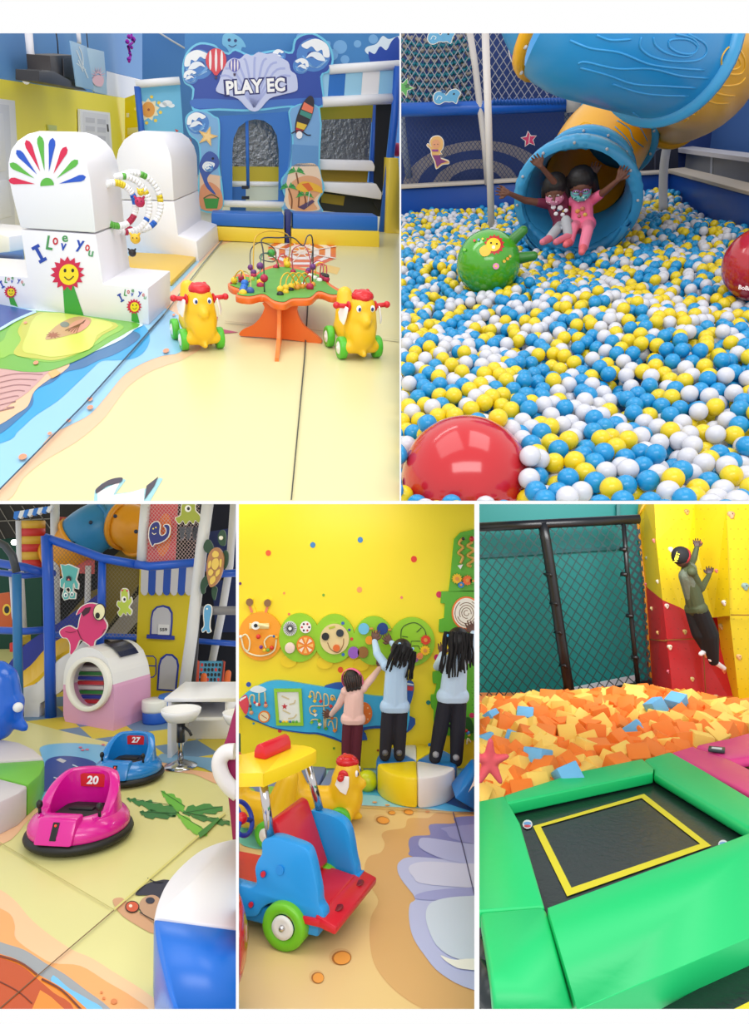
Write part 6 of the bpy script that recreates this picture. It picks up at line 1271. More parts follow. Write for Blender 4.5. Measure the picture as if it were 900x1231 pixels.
q = MB(); q.sgn(W, C4(body), .002, .03, sky, True, n=3); B(P, q, 'blue_hull', vb)
q = MB(); q.sgn(W, C4([(540, 134), (590, 112), (640, 106), (700, 115), (720, 165), (640, 152)]), -.001, .025, c3(34, 90, 176), True); put(P, q.mesh('top_fin'), 'top_fin', vb)
q = MB(); q.sgn(W, B4([(470, 480), (490, 405), (510, 398), (528, 415), (524, 470), (505, 530), (470, 560)]), .033, .01, nav, True); q.dec(W, B4([(492, 425), (526, 430), (522, 452), (492, 450)]), .047, c3(196, 50, 60)); q.dec(W, B4([(492, 408), (526, 416), (525, 424), (492, 420)]), .047, c3(210, 220, 230)); put(P, q.mesh('tail_fin'), 'tail_fin', vb)
q = MB(); q.sgn(W, B4([(215, 640), (245, 665), (268, 690), (276, 718), (240, 722), (225, 700)]), .0, .04, nav); put(P, q.mesh('lower_fin'), 'lower_fin', vb)
q = MB(); q.dec(W, C4([(14, 222), (35, 195), (60, 180), (75, 220), (76, 250), (68, 290), (55, 300), (30, 265)]), .036, c3(222, 66, 84), True); q.dec(W, C4([(18, 215), (30, 200), (60, 188), (60, 196), (36, 212), (22, 222)]), .039, c3(244, 240, 240)); put(P, q.mesh('red_nose'), 'red_nose', vb)
q = MB(); q.sgn(W, C4([(82, 152), (120, 125), (160, 132), (184, 148), (170, 162), (130, 168)]), .034, .006, c3(226, 236, 244), True); put(P, q.mesh('cockpit_window'), 'cockpit_window', vb)
for L in ([(88, 240), (80, 210), (92, 182), (110, 190), (108, 225)], [(140, 170), (140, 235)], [(175, 165), (180, 235)]): wirew(L, (210, 200, 150), vb, C4, .055)
for a in [(86, 250, 9, (90, 50, 30)), (88, 268, 9, (100, 160, 50)), (92, 290, 13, (214, 150, 110)), (113, 228, 8, (210, 50, 60)), (128, 240, 11, (236, 226, 220)), (140, 240, 10, (190, 60, 50)), (180, 230, 8, (190, 60, 50)), (181, 246, 13, (222, 150, 120))]: bead(*a, vb, C4)
d = disc(170, 316, 36, 36, c3(236, 130, 40), 'clock_disc', .034, .014, vb, C4); disc(170, 316, 28, 28, c3(240, 222, 180), 'clock_face', .048, .004, d, C4)
q = MB(); q.stroke(W, C4([(170, 316), (152, 302)]), .8, .054, c3(150, 80, 40), smooth=False); q.stroke(W, C4([(170, 316), (188, 326)]), .8, .054, c3(190, 80, 40), smooth=False); put(P, q.mesh('clock_hands'), 'clock_hands', d)
q = MB(); ringpoly(q, W, C4([(230, 145), (400, 145), (412, 372), (245, 370)]), C4([(248, 163), (382, 163), (394, 354), (262, 350)]), .034, .022, c3(150, 204, 50)); fr_ = put(P, q.mesh('green_frame'), 'green_frame', vb)
q = MB(); q.sgn(W, C4([(244, 160), (386, 160), (398, 358), (258, 354)]), .032, .006, c3(240, 240, 236)); put(P, q.mesh('white_panel'), 'white_panel', fr_)
q = MB()
for L in ([(278, 188), (325, 208)], [(362, 212), (355, 232), (325, 240)], [(285, 275), (332, 298)], [(370, 300), (352, 322), (318, 326)]): q.stroke(W, C4(L), 1.8, .042, c3(214, 200, 160), smooth=len(L) > 2)
q.dec(W, star(*C4([(296, 252)])[0], 4, 1.6, 5), .042, c3(200, 50, 60)); put(P, q.mesh('groove_marks'), 'groove_marks', fr_)
for k, c in enumerate([(50, 120, 190), (246, 206, 40), (246, 206, 40), (50, 120, 190), (90, 170, 60), (90, 170, 60)]): bead(270+k*20, 346, 8, c, fr_, C4, .05)
wt = (226, 200, 140)
for L in ([(450, 190), (458, 160), (475, 170), (480, 215)], [(490, 205), (498, 165), (515, 180), (520, 215)], [(540, 390), (538, 200), (545, 175), (562, 190), (565, 240), (535, 250), (460, 252), (455, 290), (485, 305)], [(580, 215), (585, 185), (600, 190), (610, 215)], [(460, 350), (465, 335), (500, 335), (508, 380)], [(550, 385), (552, 330), (580, 325)], [(565, 370), (575, 345), (590, 350), (600, 400)], [(615, 400), (618, 330), (600, 320)]): wirew(L, wt, vb, C4, .05, .005)
for x, y, s, c in [(452, 192, 12, (244, 206, 30)), (481, 220, 12, (244, 206, 30)), (518, 222, 12, (216, 46, 40)), (590, 208, 12, (246, 170, 50)), (580, 252, 12, (230, 60, 40)), (480, 282, 12, (246, 190, 60)), (486, 305, 12, (238, 238, 232)), (462, 352, 12, (130, 190, 50)), (508, 342, 12, (80, 170, 60)), (512, 364, 12, (236, 240, 236)), (508, 382, 12, (70, 170, 60)), (551, 390, 12, (70, 160, 60)), (604, 402, 13, (240, 140, 40)), (554, 292, 12, (130, 80, 50)), (588, 326, 11, (220, 110, 40))]:
    q = MB(); px, py = C4([(x, y)])[0]; q.sgn(W, star(px, py, s/5.1, s*.62/5.1, 4), .045, .02, c3(*c)); put(P, q.mesh('sliding_piece'), 'sliding_piece', vb)
d = disc(255, 575, 48, 60, c3(236, 120, 40), 'perforated_disc', .04, .014, vb, B4)
q = MB(); x, y = B4([(255, 575)])[0]
for k in range(8): t = k*PI/4; q.poly([W.hit(p, .056) for p in circ(x+7.5*math.cos(t), y+9.5*math.sin(t), 1, 1, 8)], c3(250, 200, 150))
put(P, q.mesh('disc_holes'), 'disc_holes', d)
# crocodile board
cb = thing(P, 'crocodile_board', (W.hit((556, 780)).x, WY-.03, W.hit((556, 900)).z), 'tall green crocodile shaped activity board at the right with a maze', 'activity board')
gg = c3(92, 176, 40, .4)
for L in ([(808, 190), (812, 150), (835, 125), (890, 112), (1000, 110), (1000, 345), (792, 345), (798, 300)], [(765, 345), (1000, 338), (1000, 500), (888, 500), (770, 497), (755, 495), (757, 450), (775, 445), (778, 390), (762, 388)]):
    q = MB(); q.sgn(W, A4(L), 0, .03, gg); put(P, q.mesh('green_panel'), 'green_panel', cb)
q = MB(); q.sgn(W, B4([(640, 350), (700, 340), (900, 330), (900, 730), (850, 720), (700, 690), (640, 640), (636, 560), (622, 540), (620, 480), (640, 470), (650, 415), (632, 410), (630, 360)]), 0, .03, gg, True); put(P, q.mesh('green_panel'), 'green_panel', cb)
q = MB(); q.sgn(W, B4([(795, 610), (830, 600), (850, 640), (848, 680), (820, 670)]), .03, .02, c3(20, 90, 30), True); put(P, q.mesh('dark_leaf'), 'dark_leaf', cb)
for L in ([(845, 145), (830, 165), (846, 180), (828, 200), (845, 215), (835, 240)], [(880, 160), (862, 175), (885, 190), (862, 210), (885, 225), (862, 245), (876, 252)]): wirew(L, (206, 160, 70), cb, A4, .04, .01)
bead(846, 148, 6, (40, 30, 30), cb); bead(878, 148, 10, (190, 40, 40), cb); q = MB(); q.sgn(W, A4([(825, 248), (845, 244), (836, 262)]), .035, .02, c3(240, 240, 236)); put(P, q.mesh('sliding_piece'), 'sliding_piece', cb)
gear(823, 297, 20, (246, 190, 30), cb); gear(862, 303, 20, (240, 110, 40), cb); gear(838, 320, 13, (40, 130, 200), cb); gear(884, 305, 14, (90, 180, 60), cb)
d = disc(858, 425, 55, 62, c3(238, 120, 50), 'maze_rim', .03, .01, cb); d2 = disc(858, 425, 49, 56, c3(244, 238, 224), 'maze_plate', .04, .006, d); q = MB(); x, y = A4([(858, 425)])[0]
for k in range(5): q.stroke(W, circ(x, y, 3+2.7*k, 3.2+3.1*k, 20, 0, k*1.3, k*1.3+5.2), .8, .048, c3(120, 84, 50), smooth=False)
put(P, q.mesh('maze_grooves'), 'maze_grooves', d2)
for u, v, r, c in [(835, 190, 12, (210, 60, 40)), (838, 203, 8, (240, 140, 40)), (812, 668, 9, (200, 50, 50)), (822, 680, 11, (60, 130, 200)), (826, 690, 9, (240, 200, 60)), (704, 670, 8, (60, 150, 80)), (655, 690, 7, (40, 120, 60))]: bead(u, v, r, c, cb, B4, .05)
for k in range(12): bead(845+(k % 2)*10, 400+k*16, 2.5, (30, 60, 30), cb, B4, .035)
wirew([(815, 740), (820, 710), (835, 730)], (230, 220, 190), cb, B4)
# strip of left-hand edge object
q = MB(); q.sgn(W, C4([(0, 430), (18, 425), (24, 720), (0, 720)]), .5, .05, c3(30, 90, 80)); tag(B(P, q, 'teal_post', bevel=.008), 'teal padded post end at the far left of the yellow wall', 'post')
# floor
sand = c3(232, 196, 134, .35, bump=.02)
fl = MB(); fl.prism([P.fl(180, 1300), P.fl(700, 1300), P.fl(700, 923.5), P.fl(180, 923.5)], (0, 0, -.04), sand)
fl.dec(G, E4([(-500, 80), (1000, 60), (1000, 300), (600, 296), (400, 275), (150, 262), (100, 262), (-500, 300)]), .0015, c3(150, 212, 238, .3))
fl.dec(G, E4([(60, 205), (200, 215), (400, 262), (560, 290), (1000, 296), (1000, 180), (400, 180), (-100, 180)]), .003, c3(80, 184, 236, .3))
fl.dec(G, E4([(560, 130), (1000, 120), (1000, 290), (640, 290), (520, 250), (500, 210)]), .0045, c3(36, 84, 150, .4))
fl.dec(G, [(284, 955), (345, 955), (362, 995), (330, 1020), (284, 1010)], .003, c3(120, 206, 190, .3), True)
tan = c3(216, 168, 110, .35)
fl.dec(G, E4([(660, 290), (560, 300), (480, 295), (440, 320), (350, 322), (330, 365), (250, 378), (225, 400), (240, 440), (220, 480), (165, 500), (145, 560), (160, 620), (210, 700), (175, 780), (170, 880), (190, 990), (250, 1080), (330, 1150), (440, 1215), (600, 1290), (900, 1300), (1000, 700), (900, 290)]), .0015, tan, True)
pur = c3(128, 130, 190, .35)
fl.dec(G, E4([(700, 312), (565, 318), (560, 345), (450, 350), (450, 390), (440, 400), (370, 405), (350, 430), (355, 470), (370, 500), (600, 560), (900, 560), (900, 330)]), .003, pur, True)
lav = c3(186, 190, 228, .35)
fl.dec(G, E4([(1000, 520), (640, 520), (380, 500), (310, 520), (298, 560), (320, 610), (380, 690), (355, 720), (352, 790), (370, 870), (420, 950), (500, 1040), (660, 1118), (1000, 1180)]), .0045, lav, True)
fl.dec(G, E4([(1000, 340), (540, 360), (525, 385), (600, 430), (1000, 480)]), .0045, c3(150, 152, 206, .35), True); fl.dec(G, E4([(1000, 460), (640, 440), (440, 412), (398, 425), (420, 470), (600, 530), (1000, 550)]), .006, c3(176, 180, 224, .35), True)
fl.dec(G, E4([(1000, 545), (600, 530), (420, 522), (352, 545), (370, 590), (460, 630), (1000, 650)]), .0065, c3(206, 206, 232, .35), True)
fl.dec(G, E4([(1000, 640), (640, 640), (430, 660), (378, 690), (500, 700), (1000, 690)]), .007, c3(160, 162, 214, .35), True)
fl.dec(G, E4([(1000, 680), (640, 680), (480, 700), (432, 745), (440, 830), (500, 930), (640, 985), (1000, 1010)]), .0085, c3(206, 216, 232, .35), True)
fl.dec(G, E4([(497, 955), (560, 975), (660, 970), (1000, 980), (1000, 1030), (640, 1022), (550, 1000)]), .010, c3(246, 242, 232, .35), True)
fl.stroke(G, E4([(555, 292), (600, 450), (655, 680)]), 1.2, .0125, c3(70, 70, 110, .5), smooth=False); fl.stroke(G, E4([(555, 292), (900, 300)]), 1, .0125, c3(150, 110, 80, .5), smooth=False); fl.stroke(G, E4([(-400, 255), (100, 262), (555, 292)]), .9, .0125, c3(180, 150, 110, .5), smooth=False)
for u, v, rx, ry, rot in [(40, 966, 52, 38, -.1), (-70, 1058, 34, 30, 0), (230, 330, 36, 20, .15), (271, 295, 20, 10, 0), (349, 292, 26, 14, .1)]:
    x, y = E4([(u, v)])[0]; fl.dec(G, circ(x-1.5, y-1.5, rx/3.8, ry/3.8, 20, rot), .0015, c3(222, 180, 120)); fl.dec(G, circ(x, y, rx/4.4, ry/4.4, 20, rot), .003, c3(176, 110, 50)); fl.dec(G, circ(x+.7, y+.4, rx/5.2, ry/5, 20, rot), .0045, c3(240, 160, 70))
for u, v in ((193, 247), (252, 260), (437, 290)): fl.dec(G, circ(*E4([(u, v)])[0], 3, 1, 10), .006, c3(240, 170, 110))
struct(P, fl, 'floor')
# mats and ball behind
def pad4(name, pts, z, m, lab, catg='mat', z0=0):
    q = MB(); q.prism([P.fl(*p, z) for p in pts], (0, 0, -(z-z0)), m); return tag(B(P, q, name, bevel=.015), lab, catg)
gb_ = c3(110, 126, 168, .4)
e = pad4('folding_mat', C4([(-60, 620), (130, 600), (555, 620), (505, 735), (330, 810), (-60, 830)]), .12, gb_, 'grey-blue printed mat lying behind the toy car')
q = MB(); q.poly([P.fl(*p, .123) for p in [(v.x, v.y) for v in cat([(x, y, 0) for x, y in C4([(200, 655), (250, 645), (308, 662), (290, 680), (220, 682)])], 4)]], c3(226, 210, 180)); q.poly([P.fl(*p, .123) for p in [(v.x, v.y) for v in cat([(x, y, 0) for x, y in C4([(190, 750), (240, 745), (300, 770), (305, 800), (250, 815), (190, 810)])], 4)]], c3(140, 190, 70)); q.poly([P.fl(*p, .123) for p in [(v.x, v.y) for v in cat([(x, y, 0) for x, y in C4([(20, 765), (90, 750), (120, 790), (60, 815), (10, 800)])], 4)]], c3(140, 190, 70)); put(P, q.mesh('mat_print'), 'mat_print', e)
pad4('folding_mat', C4([(565, 640), (615, 630), (650, 680), (590, 740), (510, 735)]), .12, c3(120, 134, 172, .4), 'smaller grey-blue mat behind the yellow chick')
def ball4(px, py, r, y, c, lab, name='ball'):
    C_ = P.at(px, py, y); q = MB(); q.sph(C_, r*P.mpp(C_), c, n=32, k=20); return tag(B(P, q, name), lab, 'ball')
ball4(441.5, 939, 12.8, 4.72, c3(206, 214, 20, .3), 'lime yellow ball next to the round soft seat', 'lime_ball'); ball4(427, 931, 11.5, 4.95, c3(226, 212, 40, .3), 'yellow ball half hidden behind the chick comb', 'yellow_ball')
ball4(186, 1138, 111, 2.55, c3(176, 24, 26, .2, coat=.5), 'slice of a large shiny red ball at the bottom left edge', 'red_ball')
# round soft seat with wedges
sc_ = P.fl(502, 945); ss = thing(P, 'round_soft_seat', P.fl(502, 944), 'round soft seat of yellow, white and blue wedges under the two taller girls', 'soft seat')
ctr = P.fl(501.5, 920, .19); fr1 = P.fl(501.5, 937, .19); rx = 49.5*P.mpp(ctr); ry = .36; ctr = Vector((ctr.x, 4.76-.02, 0)); ry = .34
def wedge(a0, a1, m, name):
    q = MB(); k = 16; pts = [ctr]+[ctr+Vector((rx*math.cos(a0+(a1-a0)*i/k), ry*math.sin(a0+(a1-a0)*i/k), 0)) for i in range(k+1)]; q.prism([p+Vector((0, 0, .19)) for p in pts], (0, 0, -.19), m); B(P, q, name, ss, bevel=.02)
wedge(-2.95, -1.62, c3(244, 214, 30, .35), 'yellow_wedge'); wedge(-1.62, -.42, c3(230, 226, 224, .4), 'white_wedge'); wedge(-.42, .9, c3(30, 112, 180, .35), 'blue_wedge'); wedge(.9, 1.5, c3(240, 214, 40, .35), 'yellow_wedge'); wedge(1.5, 2.2, c3(226, 226, 224, .4), 'white_wedge'); wedge(2.2, 3.33, c3(30, 112, 180, .35), 'blue_wedge')
q = MB(); q.prism([P.at(*p, 4.3) for p in B4([(750, 1035), (870, 890), (940, 900), (940, 1120), (860, 1100)])], (0, .25, 0), c3(24, 120, 200, .35)); e = tag(B(P, q, 'blue_wedge_block', bevel=.01), 'blue soft wedge with a white spike at the right edge', 'foam block'); q = MB(); q.poly([P.at(*p, 4.295) for p in B4([(822, 1002), (850, 940), (856, 905), (862, 905), (862, 965), (846, 970)])], c3(244, 240, 234)); put(P, q.mesh('white_spike'), 'white_spike', e)
# chick ride-ons
def rider_at(P, px, py, s, rz, label): return rider(P, P.fl(px, py), s, rz, label)
rider_at(P, 390, 988, .76, 1.4, 'yellow chick ride-on toy facing right behind the toy car')
rider_at(P, 303, 1003, .86, -1.95, 'yellow chick ride-on toy half hidden behind the toy car roof')
# girls at the wall
def KJ(y, d):
    o = {}
    for k, v in d.items():
        u, w_, *r = v; o[k] = P.at(*B4([(u, w_)])[0], y+(r[0] if r else 0))
    return o
sk = (92, 56, 44); into = (0, 1, .05)
# first girl: pink top, maroon trousers, on the floor
y = 4.86; J = KJ(y, dict(head=(196, 398, .02), neck=(204, 440), chest=(208, 480), pelvis=(200, 600), Lsh=(158, 455), Lel=(122, 530, .05), Lwr=(82, 580, .12), Rsh=(252, 438), Rel=(300, 385, .05), Rwr=(342, 330, .14), Lhip=(172, 612), Lkn=(165, 735), Lan=(160, 865), Lto=(158, 868, .12), Rhip=(226, 612), Rkn=(218, 735), Ran=(212, 872), Rto=(214, 875, .12)))
hr = 54/4.5*P.mpp(J['head'])
k1, Rh, H = person(P, J, hr, (-.15, 1, .2), 'smallest girl in a pink top, maroon trousers and pink headband, back turned', sk, c3(240, 196, 186, .8, bump=.1, bscale=30), c3(92, 26, 44, .85), sleeve=1, sock=c3(230, 200, 200), shirt_name='pink_top', tr=1.2, leg=1.12, girth=1.15, lr=.9, hands={'L': ((-1, .3, -.1), (0, 1, 0)), 'R': ((.5, .3, 1), (0, 1, 0))})
hm = mat((26, 18, 18), .5)
def h_(q):
    q.sph(H+Rh @ Vector((0, -.12*hr, .1*hr)), [.92*hr, .98*hr, 1.08*hr], hm, Rh)
    for s_ in (-1, -.4, .2, .8): q.cap(H+Rh @ Vector((s_*.6*hr, -.7*hr, 0)), .3*hr, H+Rh @ Vector((s_*.62*hr, -.62*hr, -.95*hr)), .18*hr, hm)
hairblob(k1, h_, .06*hr, (26, 18, 18))
q = MB()
for k in range(9):
    a_ = -1+k*.25; q.tube([H+Rh @ Vector((a_*.75*hr, -.5*hr, .95*hr*math.sqrt(max(.1, 1-a_*a_*.6)))), H+Rh @ Vector((a_*.9*hr, -1.05*hr, .1*hr)), H+Rh @ Vector((a_*.75*hr, -.85*hr, -.85*hr))], .06*hr, mat((70, 50, 44), .5), 6)
put(P, q.mesh('braids'), 'braids', k1)
q = MB(); M = frameM(H+Rh @ Vector((0, -.08*hr, .08*hr)), Rh @ Vector((.5, .75, .35)), Rh @ Vector((1, 0, 0))); q.lathe([(1.12*hr, -.18*hr), (1.2*hr, -.12*hr), (1.2*hr, .12*hr), (1.12*hr, .18*hr)], M, c3(240, 110, 150, .7), 28); put(P, q.mesh('headband'), 'headband', k1)
# second girl: light blue shirt, dark trousers, on the soft seat
y = 4.72; J = KJ(y, dict(head=(455, 238, .02), neck=(440, 290), chest=(432, 345), pelvis=(425, 525), Lsh=(378, 318), Lel=(330, 252, .05), Lwr=(316, 185, .16), Rsh=(488, 312), Rel=(452, 240, .17), Rwr=(408, 192, .24), Lhip=(390, 545), Lkn=(384, 660), Lan=(372, 790), Lto=(370, 800, .13), Rhip=(460, 545), Rkn=(452, 660), Ran=(450, 790), Rto=(456, 800, .13)))
hr = 62/4.5*P.mpp(J['head'])
k2, Rh, H = person(P, J, hr, (-.2, 1, .25), 'girl in the middle in a light blue shirt and dark trousers reaching the flap', sk, c3(176, 204, 232, .8, bump=.1, bscale=30), c3(28, 26, 38, .85), sleeve=1, sock=c3(96, 96, 104), shirt_name='blue_shirt', tr=1.3, leg=1.12, girth=1.15, lr=.95, hands={'L': ((.1, .3, 1), (.3, 1, 0)), 'R': ((-.7, .3, .7), (0, 1, 0))})
def strands(root, H, Rh, hr, specs, seed):
    q = MB(); r_ = random.Random(seed); m_ = mat((14, 10, 12), .85)
    for (x, yb, z0, z1, sp) in specs:
        for k in range(7):
            dx = x*hr+r_.uniform(-sp, sp)*hr; dy = yb*hr+r_.uniform(-.15, .15)*hr; p = []; ph = r_.uniform(0, 6)
            e_ = z1+r_.uniform(-.15, .15)
            for i in range(9): t = i/8; p.append(H+Rh @ Vector((dx*(1+.25*t)+.05*hr*math.sin(ph+9*t), dy-.1*hr*t, (z0+(e_-z0)*t)*hr)))
            q.tube(p, [.11*hr*(1-.45*i/8) for i in range(9)], m_, 6)
    put(P, q.mesh('hair_strands'), 'hair_strands', root)
def h_(q): q.sph(H+Rh @ Vector((0, -.14*hr, .1*hr)), [.92*hr, .96*hr, 1.04*hr], hm, Rh)
hairblob(k2, h_, .06*hr, (14, 10, 12)); strands(k2, H, Rh, hr, [(-.75, -.75, .3, -2.0, .25), (.95, -.6, .3, -2.1, .25), (-.3, -.9, .4, -1.5, .3), (.4, -.9, .4, -1.2, .3)], 4)
q = MB()
for s_ in (-.55, .75): q.sph(H+Rh @ Vector((s_*hr, -.75*hr, .45*hr)), .13*hr, c3(150, 200, 240))
put(P, q.mesh('hair_ties'), 'hair_ties', k2)
# third girl, right
y = 4.70; J = KJ(y, dict(head=(765, 185, .02), neck=(762, 245), chest=(755, 300), pelvis=(740, 475), Lsh=(690, 292), Lel=(655, 320, .12), Lwr=(680, 255, .22), Rsh=(812, 275), Rel=(856, 215, .06), Rwr=(848, 140, .2), Lhip=(700, 490), Lkn=(672, 655), Lan=(645, 800), Lto=(640, 815, .13), Rhip=(775, 490), Rkn=(765, 660), Ran=(758, 815), Rto=(764, 825, .13)))
hr = 68/4.5*P.mpp(J['head'])
k3, Rh, H = person(P, J, hr, (.1, 1, .3), 'tallest girl at the right in a pale blue top with long black braids', sk, c3(186, 208, 230, .8, bump=.1, bscale=30), c3(24, 24, 36, .85), sleeve=1, sock=c3(150, 150, 156), shirt_name='pale_blue_top', tr=1.3, leg=1.12, girth=1.15, lr=.95, hands={'L': ((.1, .5, 1), (0, 1, 0)), 'R': ((-.3, .3, 1), (0, 1, 0))})
hairblob(k3, h_, .06*hr, (14, 10, 12)); strands(k3, H, Rh, hr, [(-.75, -.75, .6, -2.6, .3), (-.2, -.9, .6, -2.9, .3), (.35, -.9, .6, -2.4, .25), (.85, -.7, .6, -1.9, .25)], 6)
q = MB()
for s_ in (-.85, .75): q.sph(H+Rh @ Vector((s_*hr, -.7*hr, .3*hr)), .14*hr, c3(90, 170, 230))
put(P, q.mesh('hair_ties'), 'hair_ties', k3)
# ------------------------------------------------ toy car
Cn = P.fl(385, 1150); Cf = P.fl(434, 1088); wv = Cf-Cn; Wd = wv.length; wv.normalize(); fv = Vector((-wv.y, wv.x, 0))
if fv.x > 0: fv = -fv
S0 = PL(P, Cn, -wv); S1 = PL(P, Cf, -wv); RRp = PL(P, Cn, -fv)
car = thing(P, 'toy_car', Cn.lerp(Cf, .5)+fv*.3, 'blue and red children ride-in car with green wheels and a yellow roof', 'toy car')
cbm = c3(34, 146, 216, .3, bump=.03); crm = c3(206, 28, 44, .3, bump=.03); cym = c3(246, 206, 30, .3); chrome = mat((200, 196, 196), .12, metal=1.0)
side = [(108, 480), (140, 462), (175, 460), (235, 480), (295, 505), (320, 540), (340, 620), (356, 700), (360, 752), (380, 790), (378, 838), (345, 857), (310, 845), (285, 815), (250, 775), (200, 752), (150, 748), (110, 770), (90, 802), (40, 808), (-60, 800), (-60, 660), (20, 670), (60, 678), (85, 660), (78, 600), (90, 560), (108, 530)]
q = MB(); q.prism([S0.hit(p) for p in [(v.x, v.y) for v in cat([(x, y, 0) for x, y in D4(side)], 3)]], wv*.06, cbm); B(P, q, 'side_body', car, bevel=.01)
far_ = [(340, 332), (380, 330), (450, 350), (495, 385), (515, 440), (530, 530), (540, 568), (545, 600), (556, 600), (552, 632), (535, 650), (480, 640), (340, 620), (330, 450)]
q = MB(); q.prism([S1.hit(p) for p in [(v.x, v.y) for v in cat([(x, y, 0) for x, y in D4(far_)], 3)]], -wv*.06, cbm); B(P, q, 'side_body', car, bevel=.01)
def inpl(d): return PL(P, Cn+wv*d, -wv)
# seat back, cushion, floor, tailgate built in the car's own frame: a = along (forward), b = across, z
def K(a, b, z): return Cn+fv*a+wv*b+Vector((0, 0, z))
zt = S0.hit(D4([(165, 460)])[0]).z; print('car top z', zt, 'width', Wd)
b0, b1 = .065, Wd-.065
q = MB(); pr = [(.165, .18), (.13, .2), (.235, zt+.03), (.265, zt+.045), (.29, zt+.02), (.22, .18)]
q.prism([K(a, b0, z) for a, z in pr], wv*(b1-b0), crm); B(P, q, 'seat_back', car, bevel=.015)
q = MB(); q.bar(K(.165, (b0+b1)/2, .22), K(.245, (b0+b1)/2, zt), .008, .012, c3(150, 16, 30)); put(P, q.mesh('seat_seam'), 'seat_seam', car)
q = MB(); q.prism([K(a, b0, z) for a, z in [(.0, .13), (.0, .165), (.17, .19), (.3, .19), (.3, .13)]], wv*(b1-b0), crm); B(P, q, 'seat_cushion', car, bevel=.01)
q = MB(); q.prism([K(a, -.01, z) for a, z in [(-.07, .10), (-.075, .135), (.02, .165), (.02, .12)]], wv*(Wd+.02), crm); tg = B(P, q, 'tailgate', car, bevel=.01)
for b_ in (.1, Wd-.1):
    q = MB(); q.lathe([(.001, .001), (.022, .001), (.024, .0), (.024, -.004)], frameM(K(-.03, b_, .152), (-.3, 0, 1)), c3(120, 10, 20), 16); put(P, q.mesh('cup_hole'), 'cup_hole', tg)
q = MB(); q.prism([K(a, -.012, z) for a, z in [(0, .12), (0, .15), (.15, .145), (.15, .12)]], wv*.03, crm); put(P, q.mesh('red_trim', .004), 'red_trim', car)
q = MB(); q.prism([K(a, b0, z) for a, z in [(.25, .12), (.25, .17), (.75, .17), (.75, .12)]], wv*(b1-b0), crm); put(P, q.mesh('floor_tray'), 'floor_tray', car)
q = MB(); q.prism([K(a, b0*.3, z) for a, z in [(.02, .06), (.02, .13), (.85, .13), (.85, .06)]], wv*(Wd-b0*.6), cbm); B(P, q, 'chassis', car, bevel=.01)
for u, v, r in ((115, 620, 13), (62, 753, 12)):
    x, y = D4([(u, v)])[0]; q = MB(); q.sgn(S0, circ(x, y, r/3.62, r*1.3/3.62, 18), .001, .006, c3(18, 96, 170)); o = put(P, q.mesh('side_button'), 'side_button', car); q = MB(); q.sgn(S0, circ(x, y, r*.75/3.62, r*1.0/3.62, 18), .007, .006, crm); put(P, q.mesh('button_cap'), 'button_cap', o)
x, y = D4([(188, 603)])[0]; q = MB(); q.sgn(S0, circ(x, y, 4.6, 6, 20), .001, .005, c3(34, 138, 214)); put(P, q.mesh('round_emboss'), 'round_emboss', car)
def wheel4(c, r, w_, parent, out):
    M = frameM(c, out); q = MB(); q.lathe([(.001, -w_), (r*.9, -w_), (r, -w_*.8), (r, -w_*.1), (r*.93, w_*.05), (r*.6, w_*.0), (r*.5, -w_*.12)], M, c3(110, 190, 30, .35), 36); o = put(P, q.mesh('wheel'), 'wheel', parent)
    q = MB(); q.lathe([(r*.5, -.005), (r*.48, w_*.06), (r*.3, w_*.02), (r*.15, w_*.0), (.001, w_*.0)], M, c3(230, 228, 222), 28); put(P, q.mesh('hub'), 'hub', o); q = MB(); q.lathe([(r*.13, 0), (r*.1, w_*.14), (.001, w_*.16)], M, chrome, 12); put(P, q.mesh('axle_nut'), 'axle_nut', o)
wc = PL(P, Cn-wv*.03, -wv).hit(D4([(200, 853)])[0]); wr = wc.z; print('wheel z', wr)
wheel4(wc, wr, .1, car, -wv); wheel4(wc+wv*(Wd+.02), wr, .1, car, wv); wheel4(wc+fv*.62, wr, .1, car, -wv); wheel4(wc+fv*.62+wv*(Wd+.02), wr, .1, car, wv)
zr = S0.hit(D4([(128, 186)])[0]).z; FZ = floorpl(P, zr+.03)
roof = [(-100, 150), (-60, 175), (100, 186), (132, 188), (240, 140), (332, 104), (338, 74), (300, 66), (235, 60), (150, 62), (60, 80), (-20, 110), (-100, 130)]
roof_o = [(-100, 175), (105, 178), (130, 176), (330, 92), (336, 72), (300, 60), (235, 55), (150, 64), (40, 95), (-100, 110)]
q = MB(); q.prism([FZ.hit(p, .0) for p in [(v.x, v.y) for v in cat([(x, y, 0) for x, y in D4(roof_o)], 3)]], (0, 0, -.055), cym); rf = B(P, q, 'roof', car, bevel=.014, seg=3)
bx = [FZ.hit(p) for p in D4([(75, 112), (125, 122), (232, 82), (200, 52)])]
q = MB(); a_ = (bx[0]+bx[1])/2; b_ = (bx[2]+bx[3])/2; dd = (b_-a_).normalized(); hw = (bx[1]-bx[0]).length/2
prf = [(-hw, 0), (-hw*.95, .03), (-hw*.6, .055), (0, .065), (hw*.6, .055), (hw*.95, .03), (hw, 0)]; sd = dd.cross(Vector((0, 0, 1))).normalized()
q.prism([a_+sd*s_+Vector((0, 0, z)) for s_, z in prf], b_-a_, crm); B(P, q, 'red_beacon', rf, bevel=.006)
def post4(a, b, pa, pb):
    q = MB(); q.tube([pa.hit(D4([a])[0]), pb.hit(D4([b])[0])], .019, chrome, 16); put(P, q.mesh('chrome_post'), 'chrome_post', car)
post4((112, 190), (150, 468), inpl(.03), inpl(.03)); post4((303, 112), (362, 335), inpl(Wd-.03), inpl(Wd-.03))
